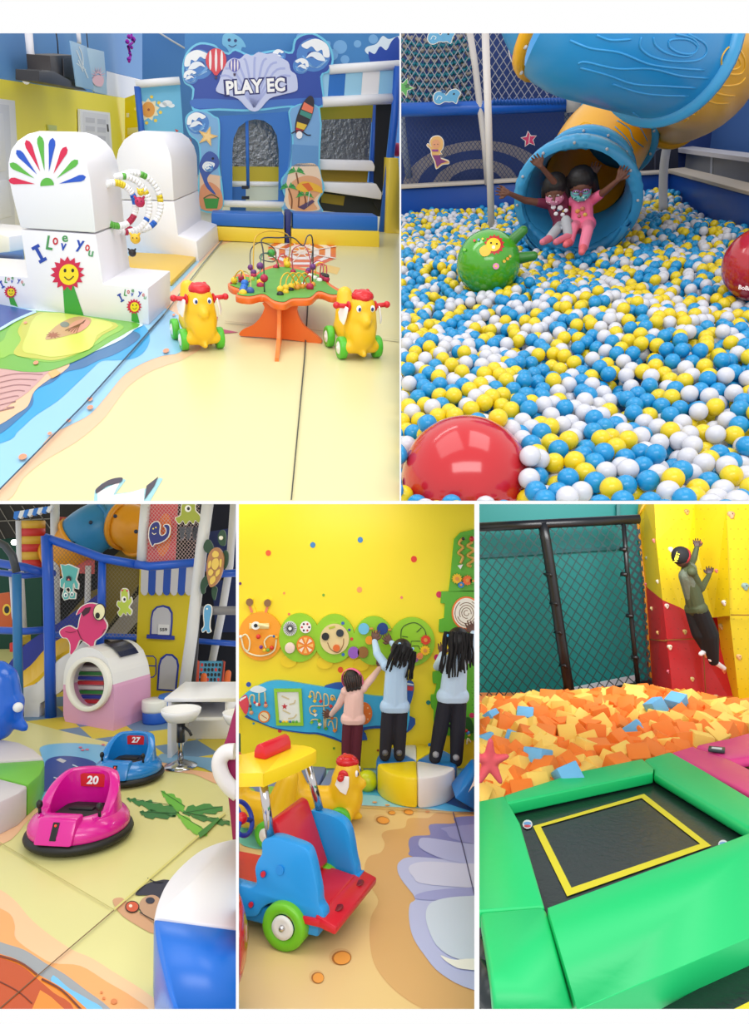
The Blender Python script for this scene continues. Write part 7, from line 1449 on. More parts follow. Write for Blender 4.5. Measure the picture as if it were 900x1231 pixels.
sw_c = inpl(.2).hit(D4([(22, 375)])[0]); q = MB(); M = frameM(sw_c, (fv*-1+Vector((0, 0, .5)))); R = .075; q.tube([M @ Vector((R*math.cos(t*PI/12), R*math.sin(t*PI/12), 0)) for t in range(24)], .011, c3(24, 60, 170), 8, True)
for t in (0, 2.1, 4.2): q.tube([M @ Vector((0, 0, 0)), M @ Vector((R*math.cos(t), R*math.sin(t), 0))], .011, c3(24, 60, 170), 6)
o = put(P, q.mesh('steering_wheel'), 'steering_wheel', car); q = MB(); q.sph(sw_c, .028, crm); put(P, q.mesh('horn'), 'horn', o)
q = MB(); q.prism([K(a, b0, z) for a, z in [(.6, .15), (.6, .33), (.66, .36), (.85, .3), (.85, .15)]], wv*(b1-b0), cbm); B(P, q, 'dashboard', car, bevel=.015)
# ================================================================ ROOM 3: bumper cars and the climbing frame
P = P3; A3 = lambda p: zc(4.396, 0, 600, p); B3 = lambda p: zc(4.396, 140, 600, p); C3 = lambda p: zc(3.103, 0, 850, p); D3 = lambda p: zc(3.103, 0, 1000, p); G = floorpl(P)
fl = MB(); cr3 = c3(220, 215, 146, .3, bump=.03, bscale=4)
fl.prism([P.fl(-160, 1320), P.fl(420, 1320), P.fl(420, 780), P.fl(-160, 780)], (0, 0, -.04), cr3)
# back zone of foam tiles
ye, gy = c3(214, 194, 60, .5), c3(104, 136, 168, .5)
o3 = P.fl(130, 905); ex = Vector((.3, .17, 0)); ey = Vector((-.26, .36, 0))
for i in range(-12, 14):
    for j in range(-8, 14):
        a = o3+ex*i+ey*j; q_ = [a, a+ex, a+ex+ey, a+ey]
        if all(k.y > 2 and P.pix(k)[1] > 800 and P.pix(k)[1] < 945 and -60 < P.pix(k)[0] < 340 for k in q_): fl.add([k+Vector((0, 0, .0007)) for k in q_], [(0, 1, 2, 3)], ye if (i+j) % 2 else gy)
fl.dec(G, [(-100, 858), (26, 866), (80, 880), (129, 892), (193, 912), (230, 926), (300, 960), (400, 1310), (-150, 1310)], .0014, cr3)
fl.dec(G, C3([(-300, 420), (0, 430), (100, 375), (200, 330), (250, 340), (200, 390), (110, 420), (0, 515), (-300, 540)]), .004, c3(236, 190, 150, .3), True)
fl.dec(G, C3([(150, 150), (230, 135), (330, 137), (400, 150), (420, 200), (370, 240), (300, 290), (200, 350), (110, 385), (0, 435), (-200, 440), (-200, 320), (50, 300), (150, 200)]), .0055, c3(120, 188, 232, .3), True)
fl.dec(G, C3([(170, 200), (220, 185), (300, 188), (350, 205), (380, 230), (330, 260), (260, 290), (150, 320), (20, 380), (-100, 400), (-60, 360), (120, 290), (165, 240)]), .007, c3(70, 150, 214, .3), True)
fl.dec(G, C3([(178, 195), (240, 182), (320, 192), (360, 212), (350, 235), (300, 250), (230, 290), (150, 318), (120, 300), (160, 240)]), .0085, c3(28, 66, 150, .3), True)
fl.dec(G, C3([(208, 197), (225, 190), (248, 200), (235, 209)]), .010, c3(200, 200, 206)); fl.stroke(G, C3([(270, 215), (310, 232)]), 1.4, .010, c3(200, 220, 236)); fl.stroke(G, C3([(200, 262), (235, 272)]), 1.4, .010, c3(200, 220, 236))
for u, v in ((300, 150), (308, 160), (385, 140), (325, 158)): fl.dec(G, circ(*C3([(u, v)])[0], 2.2, 1), .0105, c3(214, 110, 140))
fl.dec(G, C3([(585, 200), (700, 230), (760, 240), (1000, 270), (1000, 300), (830, 292), (720, 250), (600, 235)]), .004, c3(236, 180, 140, .3), True)
fl.dec(G, C3([(600, 175), (660, 180), (1000, 210), (1000, 262), (820, 250), (740, 222), (600, 205)]), .0055, c3(110, 160, 196, .3), True)
# palm leaf print
for L, c in [([(472, 340), (500, 338), (520, 350), (560, 345), (580, 360), (640, 365), (670, 395), (640, 410), (590, 400), (540, 372), (500, 358)], (60, 128, 60)), ([(520, 390), (560, 382), (610, 392), (660, 395), (650, 410), (600, 415), (540, 410)], (50, 116, 56)), ([(600, 312), (640, 322), (670, 340), (690, 370), (680, 392), (650, 380), (620, 350)], (100, 178, 60)), ([(680, 395), (700, 370), (760, 360), (830, 370), (830, 388), (780, 398), (720, 400)], (60, 134, 60)), ([(690, 392), (740, 400), (810, 412), (856, 425), (858, 442), (800, 432), (720, 412)], (56, 120, 54)), ([(655, 390), (690, 405), (740, 440), (775, 465), (770, 482), (720, 470), (680, 430)], (120, 190, 60))]:
    L2 = []
    for i_, p_ in enumerate(L):
        b_ = L[(i_+1) % len(L)]; L2 += [p_, (p_[0]*.66+b_[0]*.34, p_[1]*.66+b_[1]*.34-3), (p_[0]*.5+b_[0]*.5, p_[1]*.5+b_[1]*.5+6)]
    fl.dec(G, C3(L2), .005, c3(*c)); fl.stroke(G, C3([L[0], L[len(L)//2]]), .6, .0065, c3(40, 90, 40), smooth=False)
# near prints
pch = c3(238, 196, 150, .3); org = c3(240, 168, 100, .3)
fl.dec(G, D3([(-100, 170), (0, 215), (60, 260), (110, 320), (180, 380), (270, 440), (340, 470), (420, 520), (560, 610), (640, 700), (640, 900), (-100, 900)]), .002, pch, True)
fl.dec(G, D3([(-100, 240), (0, 285), (40, 310), (55, 350), (60, 400), (140, 460), (200, 490), (300, 500), (400, 560), (500, 620), (580, 700), (580, 900), (-100, 900)]), .0035, org, True)
fl.dec(G, D3([(-100, 360), (0, 410), (90, 440), (170, 490), (240, 530), (320, 590), (400, 650), (450, 720), (450, 900), (-100, 900)]), .005, c3(154, 158, 162, .35), True)
fl.dec(G, D3([(190, 545), (260, 585), (330, 625), (390, 670), (420, 800), (250, 800)]), .0065, c3(110, 190, 236, .3), True)
fl.dec(G, D3([(-100, 420), (0, 455), (70, 480), (140, 530), (220, 575), (290, 630), (340, 700), (340, 900), (-100, 900)]), .008, c3(240, 138, 40, .35), True)
fl.dec(G, D3([(-100, 430), (0, 468), (80, 500), (135, 545), (200, 600), (280, 670), (300, 900), (-100, 900)]), .0095, c3(190, 76, 24, .4), True)
fl.dec(G, D3([(150, 590), (190, 615), (260, 680), (300, 760), (100, 760), (120, 660)]), .011, c3(240, 140, 50)); fl.stroke(G, D3([(-40, 540), (60, 590), (120, 640)]), 1.5, .011, c3(110, 40, 20))
fl.stroke(G, D3([(-40, 452), (70, 484), (138, 532)]), 2.4, .0115, c3(120, 50, 20)); fl.stroke(G, D3([(155, 548), (230, 590), (305, 665)]), 2.4, .0115, c3(110, 44, 20))
for u, v, r in ((425, 632, 12), (387, 620, 6), (378, 598, 5)): fl.dec(G, circ(*D3([(u, v)])[0], r/3, r/3.6, 12), .0065, c3(222, 130, 70))
# sleeping mole print by the round seat
fl.dec(G, D3([(420, 255), (450, 245), (475, 262), (520, 300), (560, 320), (575, 380), (480, 330), (440, 295)]), .004, c3(206, 158, 120), True)
fl.dec(G, D3([(505, 235), (530, 205), (575, 185), (640, 190), (640, 330), (575, 330), (520, 290), (560, 240)]), .0055, c3(34, 38, 60), True); fl.dec(G, D3([(520, 285), (530, 250), (570, 235), (600, 260), (600, 340), (560, 330)]), .007, c3(190, 150, 120), True)
fl.dec(G, circ(*D3([(560, 256)])[0], 5.5, 4, 14), .0085, c3(30, 36, 60)); fl.dec(G, circ(*D3([(493, 279)])[0], 8.6, 7.2, 20), .0085, c3(40, 20, 20)); fl.dec(G, circ(*D3([(493, 279)])[0], 7.4, 6.1, 20), .010, c3(206, 86, 50)); fl.dec(G, circ(*D3([(487, 276)])[0], 2.2, 2, 10), .0115, c3(240, 220, 200))
fl.stroke(G, D3([(550, 172), (575, 185), (610, 186)]), 1.4, .0085, c3(30, 30, 36)); fl.stroke(G, D3([(520, 300), (575, 330)]), 1, .010, c3(40, 24, 24))
sm = c3(186, 180, 110, .6)
fl.stroke(G, D3([(-300, -110), (0, 40), (425, 290)]), 1.1, .0125, sm, smooth=False); fl.stroke(G, C3([(840, 395), (740, 480), (425, 755)]), 2.2, .0125, c3(214, 206, 120, .4), smooth=False); fl.stroke(G, D3([(425, 292), (170, 510), (-100, 745)]), 1.2, .0125, c3(110, 80, 50, .6), smooth=False)
fl.dec(G, C3([(738, 470), (795, 425), (812, 410), (820, 418), (770, 470), (745, 488)]), .0135, c3(60, 130, 50))
struct(P, fl, 'floor')
# dark hall behind
BK = FP(P, 10.5); dk3 = c3(6, 8, 12, .9)
mb = MB(); mb.prism([BK.hit(p) for p in [(-60, 560), (340, 560), (340, 800), (-60, 800)]], (0, .1, 0), dk3); struct(P, mb, 'wall_back')
mb = MB(); mb.sgn(BK, [(-40, 640), (50, 645), (50, 790), (-40, 790)], .1, .05, c3(16, 66, 56, .8)); struct(P, mb, 'wall_left')
mb = MB(); mb.sgn(BK, [(-40, 600), (150, 600), (80, 640), (-40, 652)], .2, .05, c3(30, 28, 26, .8))
for k in range(7): mb.stroke(BK, [(-30+k*14, 608), (-10+k*16, 648)], 1, .27, c3(110, 106, 98), smooth=False)
mb.stroke(BK, [(-30, 628), (90, 622)], 1.3, .27, c3(110, 106, 98), smooth=False); struct(P, mb, 'ceiling')
for i, (x, y) in enumerate(((17, 652), (29, 650), (46, 648))):
    q = MB(); q.sph(BK.hit((x, y), .6), .04, mat((255, 250, 235), .4, emit=9)); tag(B(P, q, 'hall_lamp'), ['left', 'middle', 'right'][i]+' bright hall lamp glowing behind the white post', 'lamp', 'hall lamps')
YF = P.fl(60, 862).y; YB = YF+.9
F0 = FP(P, YF); F1 = FP(P, YB); F2 = FP(P, YF+1.6); bl3 = c3(22, 84, 196, .35); wh3 = c3(206, 208, 214, .45)
def t3(pts, r, m, lab, pl=F0, off=0, name='padded_post', catg='post'):
    q = MB(); q.tube([pl.hit(p, off) for p in pts], r, m, 12); return tag(B(P, q, name), lab, catg)
t3([(56, 644), (58, 700), (60, 790), (61, 862)], .05, bl3, 'thick blue padded post standing in front of the slide')
t3([(54, 646), (80, 655), (123, 671), (166, 679)], .04, bl3, 'blue padded beam sloping from the front post to the right', name='padded_beam', catg='beam')
t3([(123, 672), (122, 720), (120, 786)], .035, bl3, 'slim blue padded post right of the teal monster', F0, -.02)
t3([(-20, 674), (30, 682), (57, 690)], .04, bl3, 'upper blue padded beam at the far left', F0, -.1, 'padded_beam', 'beam')
t3([(-20, 686), (30, 692), (66, 689)], .03, bl3, 'lower blue padded beam at the far left', F0, -.2, 'padded_beam', 'beam')
t3([(-20, 757), (30, 759), (56, 757)], .035, bl3, 'blue padded beam low at the far left behind the seal', F0, -.2, 'padded_beam', 'beam')
t3([(62, 763), (100, 764), (163, 766)], .03, bl3, 'blue padded beam behind the pink fish', F0, -.3, 'padded_beam', 'beam')
t3([(20, 690), (21, 760), (23, 862)], .04, c3(34, 110, 170, .5), 'crinkled blue fabric wrapped post at the left', F0, .1)
t3([(-10, 648), (6, 656), (15, 668), (20, 688)], .035, c3(60, 66, 76, .4), 'dark curved rail at the top left', F0, .1, 'curved_rail', 'rail')
t3([(14, 680), (18, 740), (22, 760)], .03, wh3, 'short pale post behind the blue fabric post', F0, -.3)
t3([(23, 626), (25, 700), (29, 770)], .035, wh3, 'white post under the striped roof at the left', F1)
t3([(66, 606), (66, 660), (67, 750)], .045, wh3, 'white post right of the striped roof', F1)
t3([(106, 680), (103, 840)], .03, wh3, 'thin pale post beneath the yellow tube', F1)
t3([(175, 604), (172, 640), (170, 676)], .045, wh3, 'white post between the orange tube and the red board', F0)
t3([(250, 603), (242, 660), (231, 760), (220, 838)], .055, wh3, 'long white padded post leaning beside the yellow house board', F0, .05)
t3([(281, 606), (276, 680), (266, 740), (254, 800)], .04, wh3, 'white leaning post behind the turtle', F1)
t3([(163, 678), (180, 681), (238, 676)], .04, bl3, 'blue padded beam above the yellow house board', F0, .03, 'padded_beam', 'beam')
t3([(241, 678), (262, 690), (300, 688)], .04, bl3, 'blue padded beam behind the turtle', F1, .2, 'padded_beam', 'beam')
t3([(228, 770), (300, 775)], .03, bl3, 'blue padded beam above the connect four game', F1, .1, 'padded_beam', 'beam')
t3([(236, 734), (300, 734)], .04, c3(120, 120, 128, .5), 'grey pipe right of the yellow house board', F0, 0, 'grey_pipe', 'pipe')
t3([(236, 734), (234, 780), (230, 830)], .035, c3(40, 42, 50, .5), 'dark post below the grey pipe', F0, 0)
# striped roof, tower
q = thing(P, 'striped_roof', F1.hit((40, 620)), 'small blue and white striped canopy at the top left of the frame', 'canopy')
for k in range(8):
    m_ = MB(); x0 = 16+k*5.6; m_.sgn(F1, [(x0+(2.5 if k else 1), 615-k*.9), (x0+8, 614-k*.9), (x0+5.6, 622-k*1.2), (x0+3, 625-k*1.2), (x0, 623-k*1.2)], .1, .05, c3(40, 120, 214) if k % 2 == 0 else c3(226, 230, 236)); put(P, m_.mesh('stripe'), 'stripe', q)
q = MB(); n = 6
for k in range(n):
    y0 = 626+k*9.3; q.tube([F1.hit((38.5, y0), -.1), F1.hit((38.5, y0+9.3), -.1)], .13, c3(214, 170, 60) if k % 2 == 0 else c3(200, 50, 50), 16)
tag(B(P, q, 'striped_column'), 'yellow and red banded round column under the striped roof', 'column')
# boards and nets in the frame
q = MB(); q.sgn(F1, [(69, 621), (112, 624), (112, 690), (70, 688)], -.1, .04, c3(206, 96, 96, .6)); tag(B(P, q, 'salmon_board'), 'salmon red panel behind the yellow tube end', 'panel')
q = MB(); q.sgn(F0, [(176, 606), (213, 606), (210, 674), (174, 676)], -.05, .03, c3(206, 70, 80, .6)); e = tag(B(P, q, 'netted_board'), 'pink-red netted panel with an orange disc and blue creature', 'panel'); q = MB(); q.dec(F0, circ(197, 643, 9, 26, 24, .1), -.015, c3(226, 110, 40)); put(P, q.mesh('orange_disc'), 'orange_disc', e)
nm3 = netmat((196, 170, 170), 44, 38, .13)
net_quad(P, 'panel_net', [F0.hit(p, .03) for p in [(175, 676), (238, 672), (240, 606), (176, 606)]], nm3, None, 'fine pale net in front of the red panel', 'net')
net_quad(P, 'side_net', [F0.hit(p, -.05) for p in [(62, 764), (122, 764), (122, 672), (58, 650)]], netmat((80, 80, 88), 40, 34, .1), None, 'fine grey net behind the teal monster', 'net')
net_quad(P, 'side_net', [F0.hit(p, -.05) for p in [(124, 766), (165, 766), (165, 679), (124, 674)]], netmat((140, 130, 96), 40, 34, .1), None, 'fine net behind the green monster', 'net')
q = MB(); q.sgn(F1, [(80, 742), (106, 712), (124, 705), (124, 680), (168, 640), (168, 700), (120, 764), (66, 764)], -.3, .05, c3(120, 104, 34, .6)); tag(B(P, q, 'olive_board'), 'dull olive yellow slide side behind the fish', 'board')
q = MB(); q.sgn(F1, [(124, 766), (166, 715), (166, 745), (140, 775)], -.2, .05, c3(170, 168, 172, .6)); tag(B(P, q, 'pale_board'), 'pale grey sloping board under the green monster', 'board')
q = MB(); q.sgn(F1, [(-20, 716), (10, 712), (16, 730), (14, 755), (-20, 756)], 0, .05, c3(196, 90, 40, .5)); e = tag(B(P, q, 'orange_fish_cutout', bevel=.01), 'orange and yellow fish cutout with a round eye at the far left', 'cutout'); q = MB(); q.dec(F1, circ(8, 733, 5, 7), .055, c3(240, 200, 60)); q.dec(F1, circ(8, 733, 3, 4.4), .06, c3(20, 20, 30)); put(P, q.mesh('fish_eye'), 'fish_eye', e)
q = MB(); q.sgn(F1, [(11, 773), (17, 773), (17, 784), (11, 784)], .1, .2, c3(200, 40, 36)); tag(B(P, q, 'red_block', bevel=.01), 'small red toy block far back at the left', 'block')
q = MB(); q.sgn(F1, [(17, 764), (26, 766), (26, 776), (18, 778)], .0, .2, c3(226, 196, 40)); tag(B(P, q, 'yellow_block', bevel=.01), 'small yellow toy block far back at the left', 'block')
# tube slide at top
tp3 = [F2.hit((72, 668), .5), F2.hit((92, 652), .6), F2.hit((112, 636), .6), F2.hit((134, 628), .5), F2.hit((160, 634), .6), F2.hit((172, 646), .5)]
tt = cat(tp3, 8, False); sl3 = thing(P, 'tube_slide', (tt[0].x, tt[0].y, 0), 'blue and yellow tube slide high in the climbing frame', 'slide')
def s3(i0, i1, m, r=.23, nm='tube_section'):
    q = MB(); q.tube(tt[i0:i1+1], r, m, 28); put(P, q.mesh(nm), nm, sl3)
tyl = c3(222, 150, 24, .35); tbl = c3(36, 124, 180, .35)
s3(0, 10, tyl); s3(10, 29, tbl, .26); s3(29, 40, tyl, .24)
for i, r, m in ((0, .25, tyl), (10, .28, tyl), (20, .28, tbl), (29, .28, tyl), (40, .26, tyl)):
    t_ = (tt[min(i+1, 40)]-tt[max(i-1, 0)]).normalized(); q = MB(); q.lathe([(r-.04, -.02), (r, -.02), (r, .02), (r-.04, .02)], frameM(tt[i], t_), m, 28); put(P, q.mesh('flange'), 'flange', sl3)
for x, y, r in ((109, 628, 2.4), (138.5, 620.5, 2.4), (88, 653, 2.2), (163.5, 639, 2.6)):
    q = MB(); q.sph(F2.hit((x, y), .88), r*P.mpp(F2.hit((x, y), .88)), c3(16, 40, 70), n=10, k=8); put(P, q.mesh('porthole'), 'porthole', sl3)
# wide slide: blue side, yellow bed, white edge
sl = thing(P, 'wide_slide', P.fl(35, 862), 'wide slide with blue rail, yellow bed and white edge, running down to the left', 'slide')
def ribbon(mb, A, Bp, pa, pb, m, th=.04):
    a = [pa.hit(p) for p in A]; b = [pb.hit(p) for p in Bp]; n = len(a)
    for i in range(n-1):
        vs = [a[i], a[i+1], b[i+1], b[i]]; mb.add(vs+[v+Vector((0, 0, -th)) for v in vs], [(0, 1, 2, 3), (4, 7, 6, 5), (0, 4, 5, 1), (2, 6, 7, 3), (1, 5, 6, 2), (0, 3, 7, 4)], m)
SA, SB_ = FP(P, YF+.1), FP(P, YF+.6)
crv = lambda L: [(v.x, v.y) for v in cat([(x, y, 0) for x, y in A3(L)], 3, False)]
q = MB(); ribbon(q, crv([(-60, 1010), (60, 950), (160, 880), (240, 790), (380, 690), (560, 560)]), crv([(-60, 950), (20, 900), (110, 790), (200, 720), (330, 640), (560, 470)]), SB_, FP(P, YF+.62), c3(16, 40, 150, .5), .05); put(P, q.mesh('blue_rail'), 'blue_rail', sl)
q = MB(); ribbon(q, crv([(60, 1020), (170, 965), (250, 890), (300, 830), (400, 780)]), crv([(60, 950), (160, 880), (240, 790), (330, 730), (420, 690)]), SA, SB_, c3(228, 184, 10, .5), .04); put(P, q.mesh('yellow_bed'), 'yellow_bed', sl)
q = MB(); q.sgn(SA, A3([(90, 1060), (100, 1010), (190, 975), (260, 900), (320, 840), (400, 790), (440, 750), (480, 760), (420, 850), (340, 1000), (230, 1070), (210, 1090), (200, 1165), (110, 1160)]), 0, .1, c3(214, 214, 218, .35), True); B(P, q, 'white_edge', sl, bevel=.01)
# cutout signs
CUT = dict(pl=F0, off=.06)
cut(A3([(322, 345), (345, 352), (360, 347), (375, 352), (395, 362), (412, 368), (405, 400), (398, 425), (412, 450), (410, 475), (398, 470), (392, 440), (385, 450), (382, 485), (398, 500), (395, 525), (370, 525), (366, 500), (374, 480), (366, 465), (345, 470), (345, 485), (362, 500), (362, 525), (340, 532), (330, 510), (340, 480), (342, 440), (334, 450), (330, 470), (320, 462), (320, 425), (335, 415)]), c3(84, 170, 170), 'teal robot-like monster cutout hanging on the side net', 'cutout',
    [('d', (A3(circ(347, 506, 11, 13)), c3(230, 236, 236))), ('d', (A3(circ(347, 508, 5, 7)), c3(30, 90, 120))), ('d', (A3(circ(380, 502, 10, 13)), c3(230, 236, 236))), ('d', (A3(circ(380, 504, 5, 7)), c3(30, 90, 120))), ('d', (A3([(348, 430), (350, 410), (365, 405), (376, 415), (376, 432)]), dkk)), ('d', (A3([(355, 430), (362, 418), (370, 430)]), c3(230, 120, 120)))], name='monster_cutout', smooth=False, **CUT)
cut(B3([(25, 490), (35, 475), (55, 480), (60, 510), (62, 535), (75, 520), (78, 545), (62, 570), (78, 590), (72, 612), (55, 595), (50, 612), (35, 600), (20, 620), (8, 600), (20, 580), (4, 560), (8, 540), (22, 545), (25, 520)]), c3(176, 196, 70), 'yellow-green one-eyed monster cutout on the net', 'cutout', [('d', (B3(circ(40, 530, 13, 17)), c3(240, 240, 236))), ('d', (B3(circ(42, 530, 6, 8)), dkk)), ('d', (B3(circ(30, 482, 5, 5)), c3(210, 60, 80))), ('d', (B3(circ(56, 484, 5, 5)), c3(210, 60, 80)))], name='monster_cutout', **CUT)
cut(B3([(190, 130), (215, 120), (228, 140), (225, 180), (240, 195), (262, 180), (262, 155), (250, 140), (268, 135), (280, 150), (275, 190), (255, 215), (220, 232), (200, 235), (190, 248), (182, 232), (172, 200), (176, 155)]), c3(36, 44, 120), 'dark blue curly tailed creature cutout on the red panel', 'cutout', [('d', (B3(circ(194, 156, 4, 4)), c3(240, 220, 80))), ('d', (B3(circ(208, 150, 4, 4)), c3(240, 220, 80))), ('s', (B3([(188, 178), (198, 186), (210, 180)]), .8, c3(240, 230, 200)))], name='creature_cutout', **CUT)
cut(B3([(350, 20), (410, 20), (415, 60), (440, 90), (435, 125), (415, 110), (405, 130), (385, 112), (365, 135), (350, 112), (330, 130), (312, 100), (340, 85)]), c3(150, 160, 50), 'olive green octopus cutout at the very top', 'cutout', [('d', (B3(circ(378, 50, 17, 18)), c3(236, 236, 230))), ('d', (B3(circ(380, 50, 8, 9)), dkk))], name='octopus_cutout', **CUT)
# grey fringe below octopus
q = MB()
for k in range(3): q.sgn(F0, B3([(330+k*35, 150), (362+k*35, 146), (352+k*33, 215), (345+k*33, 205), (338+k*33, 222)]), 0, .03, c3(90, 92, 104, .5))
tag(B(P, q, 'grey_fringe'), 'grey three-tongued fringe piece below the octopus', 'decoration')
# turtle
tu = thing(P, 'turtle_cutout', F0.hit((258, 690), .1), 'green turtle cutout with a brown and yellow shell', 'cutout')
tg_ = c3(34, 70, 50, .5)
for L in ([(545, 240), (535, 200), (550, 165), (570, 168), (578, 200), (572, 245)], [(500, 290), (470, 280), (458, 250), (475, 215), (495, 220), (510, 250), (515, 280)], [(560, 290), (575, 270), (590, 290), (588, 340), (572, 370), (562, 330)], [(482, 400), (455, 420), (442, 460), (450, 500), (466, 495), (470, 470), (488, 440)], [(510, 460), (530, 470), (528, 500), (518, 535), (505, 515), (502, 480)]):
    q = MB(); q.sgn(F0, B3(L), .1, .03, tg_, True); put(P, q.mesh('flipper'), 'flipper', tu)
shp = [(478, 330), (490, 285), (520, 256), (548, 268), (566, 310), (560, 370), (545, 420), (520, 455), (495, 465), (482, 430), (474, 380)]
q = MB(); q.sgn(F0, B3(shp), .12, .05, c3(170, 120, 80), True); sh3 = B(P, q, 'shell', tu)
q = MB()
for L in ([(510, 320), (535, 315), (540, 350), (520, 375), (502, 355)], [(505, 290), (520, 272), (540, 285), (535, 305), (512, 308)], [(545, 320), (556, 320), (552, 360), (543, 350)], [(486, 335), (500, 325), (498, 355), (485, 365)], [(486, 380), (500, 370), (512, 385), (500, 405), (486, 400)], [(525, 385), (545, 370), (543, 395), (525, 410)], [(495, 420), (518, 405), (522, 430), (505, 450), (494, 445)]): q.dec(F0, B3(L), .175, c3(222, 190, 90), True)
put(P, q.mesh('shell_scutes'), 'shell_scutes', sh3)
q = MB(); q.sph(F0.hit(B3([(552, 205)])[0], .14), .02, c3(240, 240, 230)); put(P, q.mesh('turtle_eye'), 'turtle_eye', tu)
cut(B3([(465, 575), (480, 560), (498, 568), (500, 600), (492, 640), (490, 680), (496, 700), (482, 705), (474, 690), (455, 702), (452, 690), (465, 668), (462, 620)]), c3(90, 160, 210), 'small light blue squid cutout under the turtle', 'cutout', [('d', (B3(circ(478, 580, 5, 5)), c3(240, 240, 240)))], name='squid_cutout', **CUT)
# pink fish
pf = [(316, 700), (340, 680), (370, 672), (408, 688), (420, 640), (430, 600), (405, 612), (425, 575), (470, 552), (520, 560), (535, 575), (540, 620), (560, 655), (562, 680), (545, 712), (520, 735), (500, 750), (490, 790), (470, 770), (440, 750), (420, 745), (400, 790), (372, 822), (372, 770), (355, 735), (330, 730)]
o = cut(A3(pf), c3(206, 50, 112), 'big pink fish cutout with one bulging eye beside the foam tunnel', 'cutout', [('s', (A3([(408, 688), (425, 730), (440, 750)]), 1.2, c3(120, 20, 60))), ('d', (A3([(430, 600), (440, 620), (470, 600), (480, 570), (450, 575)]), c3(60, 16, 40))), ('s', (A3([(540, 712), (552, 690), (560, 690)]), 1, c3(120, 20, 60))), ('s', (A3([(345, 700), (370, 705), (400, 700)]), .8, c3(120, 20, 60)))], name='fish_cutout', pl=F0, off=.15)
q = MB(); q.sgn(F0, A3(circ(523, 597, 32, 45, 24, .1)), .19, .02, c3(40, 20, 30)); q.sgn(F0, A3(circ(523, 597, 28, 41, 24, .1)), .21, .01, c3(238, 232, 190)); q.sgn(F0, A3(circ(514, 616, 11, 16, 16)), .22, .01, c3(20, 16, 20)); put(P, q.mesh('bulging_eye'), 'bulging_eye', o)
# foam tunnel
TN = vplane(P, (76, 867), (137, 879)); dT = P.fl(181, 862)-P.fl(137, 879); pkk = c3(216, 160, 196, .4); whm = c3(226, 226, 228, .4)
tn = thing(P, 'foam_tunnel', P.fl(128, 872), 'pink and white foam tunnel with a round hole and striped inside', 'foam tunnel')
top_ = A3([(335, 958), (335, 900), (350, 850), (385, 805), (430, 782), (480, 782), (530, 805), (570, 850), (595, 920), (600, 1000)]); 
hole = lambda k: [(104+22.5*k*math.cos(t), 823+29.5*k*math.sin(t)) for t in [PI-i*PI/12 for i in range(24)]]
def outl(t):
    """outer outline of the front face along angle t about the hole"""
    cx, cy = 104, 823; dx, dy = math.cos(t), math.sin(t); best = 1e9; L = [(76, 867), (76, 820), (77, 808), (80, 796), (87, 785), (97, 779), (108, 778), (119, 782), (128, 792), (134, 808), (137, 828), (137, 879)]
    for i in range(len(L)):
        (ax, ay), (bx, by) = L[i], L[(i+1) % len(L)]; ex_, ey_ = bx-ax, by-ay; den = dx*ey_-dy*ex_
        if abs(den) < 1e-9: continue
        s_ = ((ax-cx)*ey_-(ay-cy)*ex_)/den; u = ((ax-cx)*dy-(ay-cy)*dx)/den
        if s_ > 0 and -1e-6 <= u <= 1+1e-6: best = min(best, s_)
    return (cx+dx*best, cy+dy*best)
angs = [PI-i*PI/24 for i in range(48)]; oo = [outl(t) for t in angs]; hh = [(104+22.5*math.cos(t), 823+29.5*math.sin(t)) for t in angs]
def tun(name, sel, m):
    q = MB(); n = 48
    for i in range(n):
        j = (i+1) % n
        if not sel((oo[i][1]+oo[j][1])/2): continue
        a, b, c_, d = TN.hit(oo[i]), TN.hit(oo[j]), TN.hit(hh[j]), TN.hit(hh[i]); q.add([a, b, c_, d, a+dT, b+dT, c_+dT, d+dT], [(0, 1, 2, 3), (5, 4, 7, 6), (1, 0, 4, 5), (3, 2, 6, 7)], m)
    return B(P, q, name, tn)
tun('white_top', lambda y: y < 823, whm); tun('pink_base', lambda y: y >= 823, pkk)
q = MB(); ringpoly(q, TN, [(104+26*math.cos(t), 823+33*math.sin(t)) for t in angs], [(104+20.5*math.cos(t), 823+27*math.sin(t)) for t in angs], .0, .05, c3(232, 230, 222, .4)); B(P, q, 'hole_rim', tn, bevel=.01)
for k, c in enumerate([(60, 40, 44), (196, 190, 190), (30, 110, 50), (30, 50, 150), (190, 40, 50), (206, 200, 200), (30, 120, 50), (30, 50, 150), (190, 40, 50), (200, 196, 196)]):
    q = MB(); y0 = 796+k*5.6; q.prism([TN.hit(p, -.12) for p in [(84, y0), (124, y0+1), (124, y0+5), (84, y0+4)]], -TN.n*.03, c3(*c)); put(P, q.mesh('inner_slat'), 'inner_slat', tn)
q = MB(); up_ = Vector((0, 0, .006)); ed_ = [TN.hit((x, y-.6)) for x, y in ((110, 777.6), (116, 779.5), (122, 783), (127, 788.5), (131, 795))]
for i in range(4): q.add([ed_[i]+dT*.3+up_, ed_[i+1]+dT*.3+up_, ed_[i+1]+dT*.8+up_, ed_[i]+dT*.8+up_], [(0, 1, 2, 3)], c3(30, 34, 60, .2))
put(P, q.mesh('roof_window'), 'roof_window', tn)
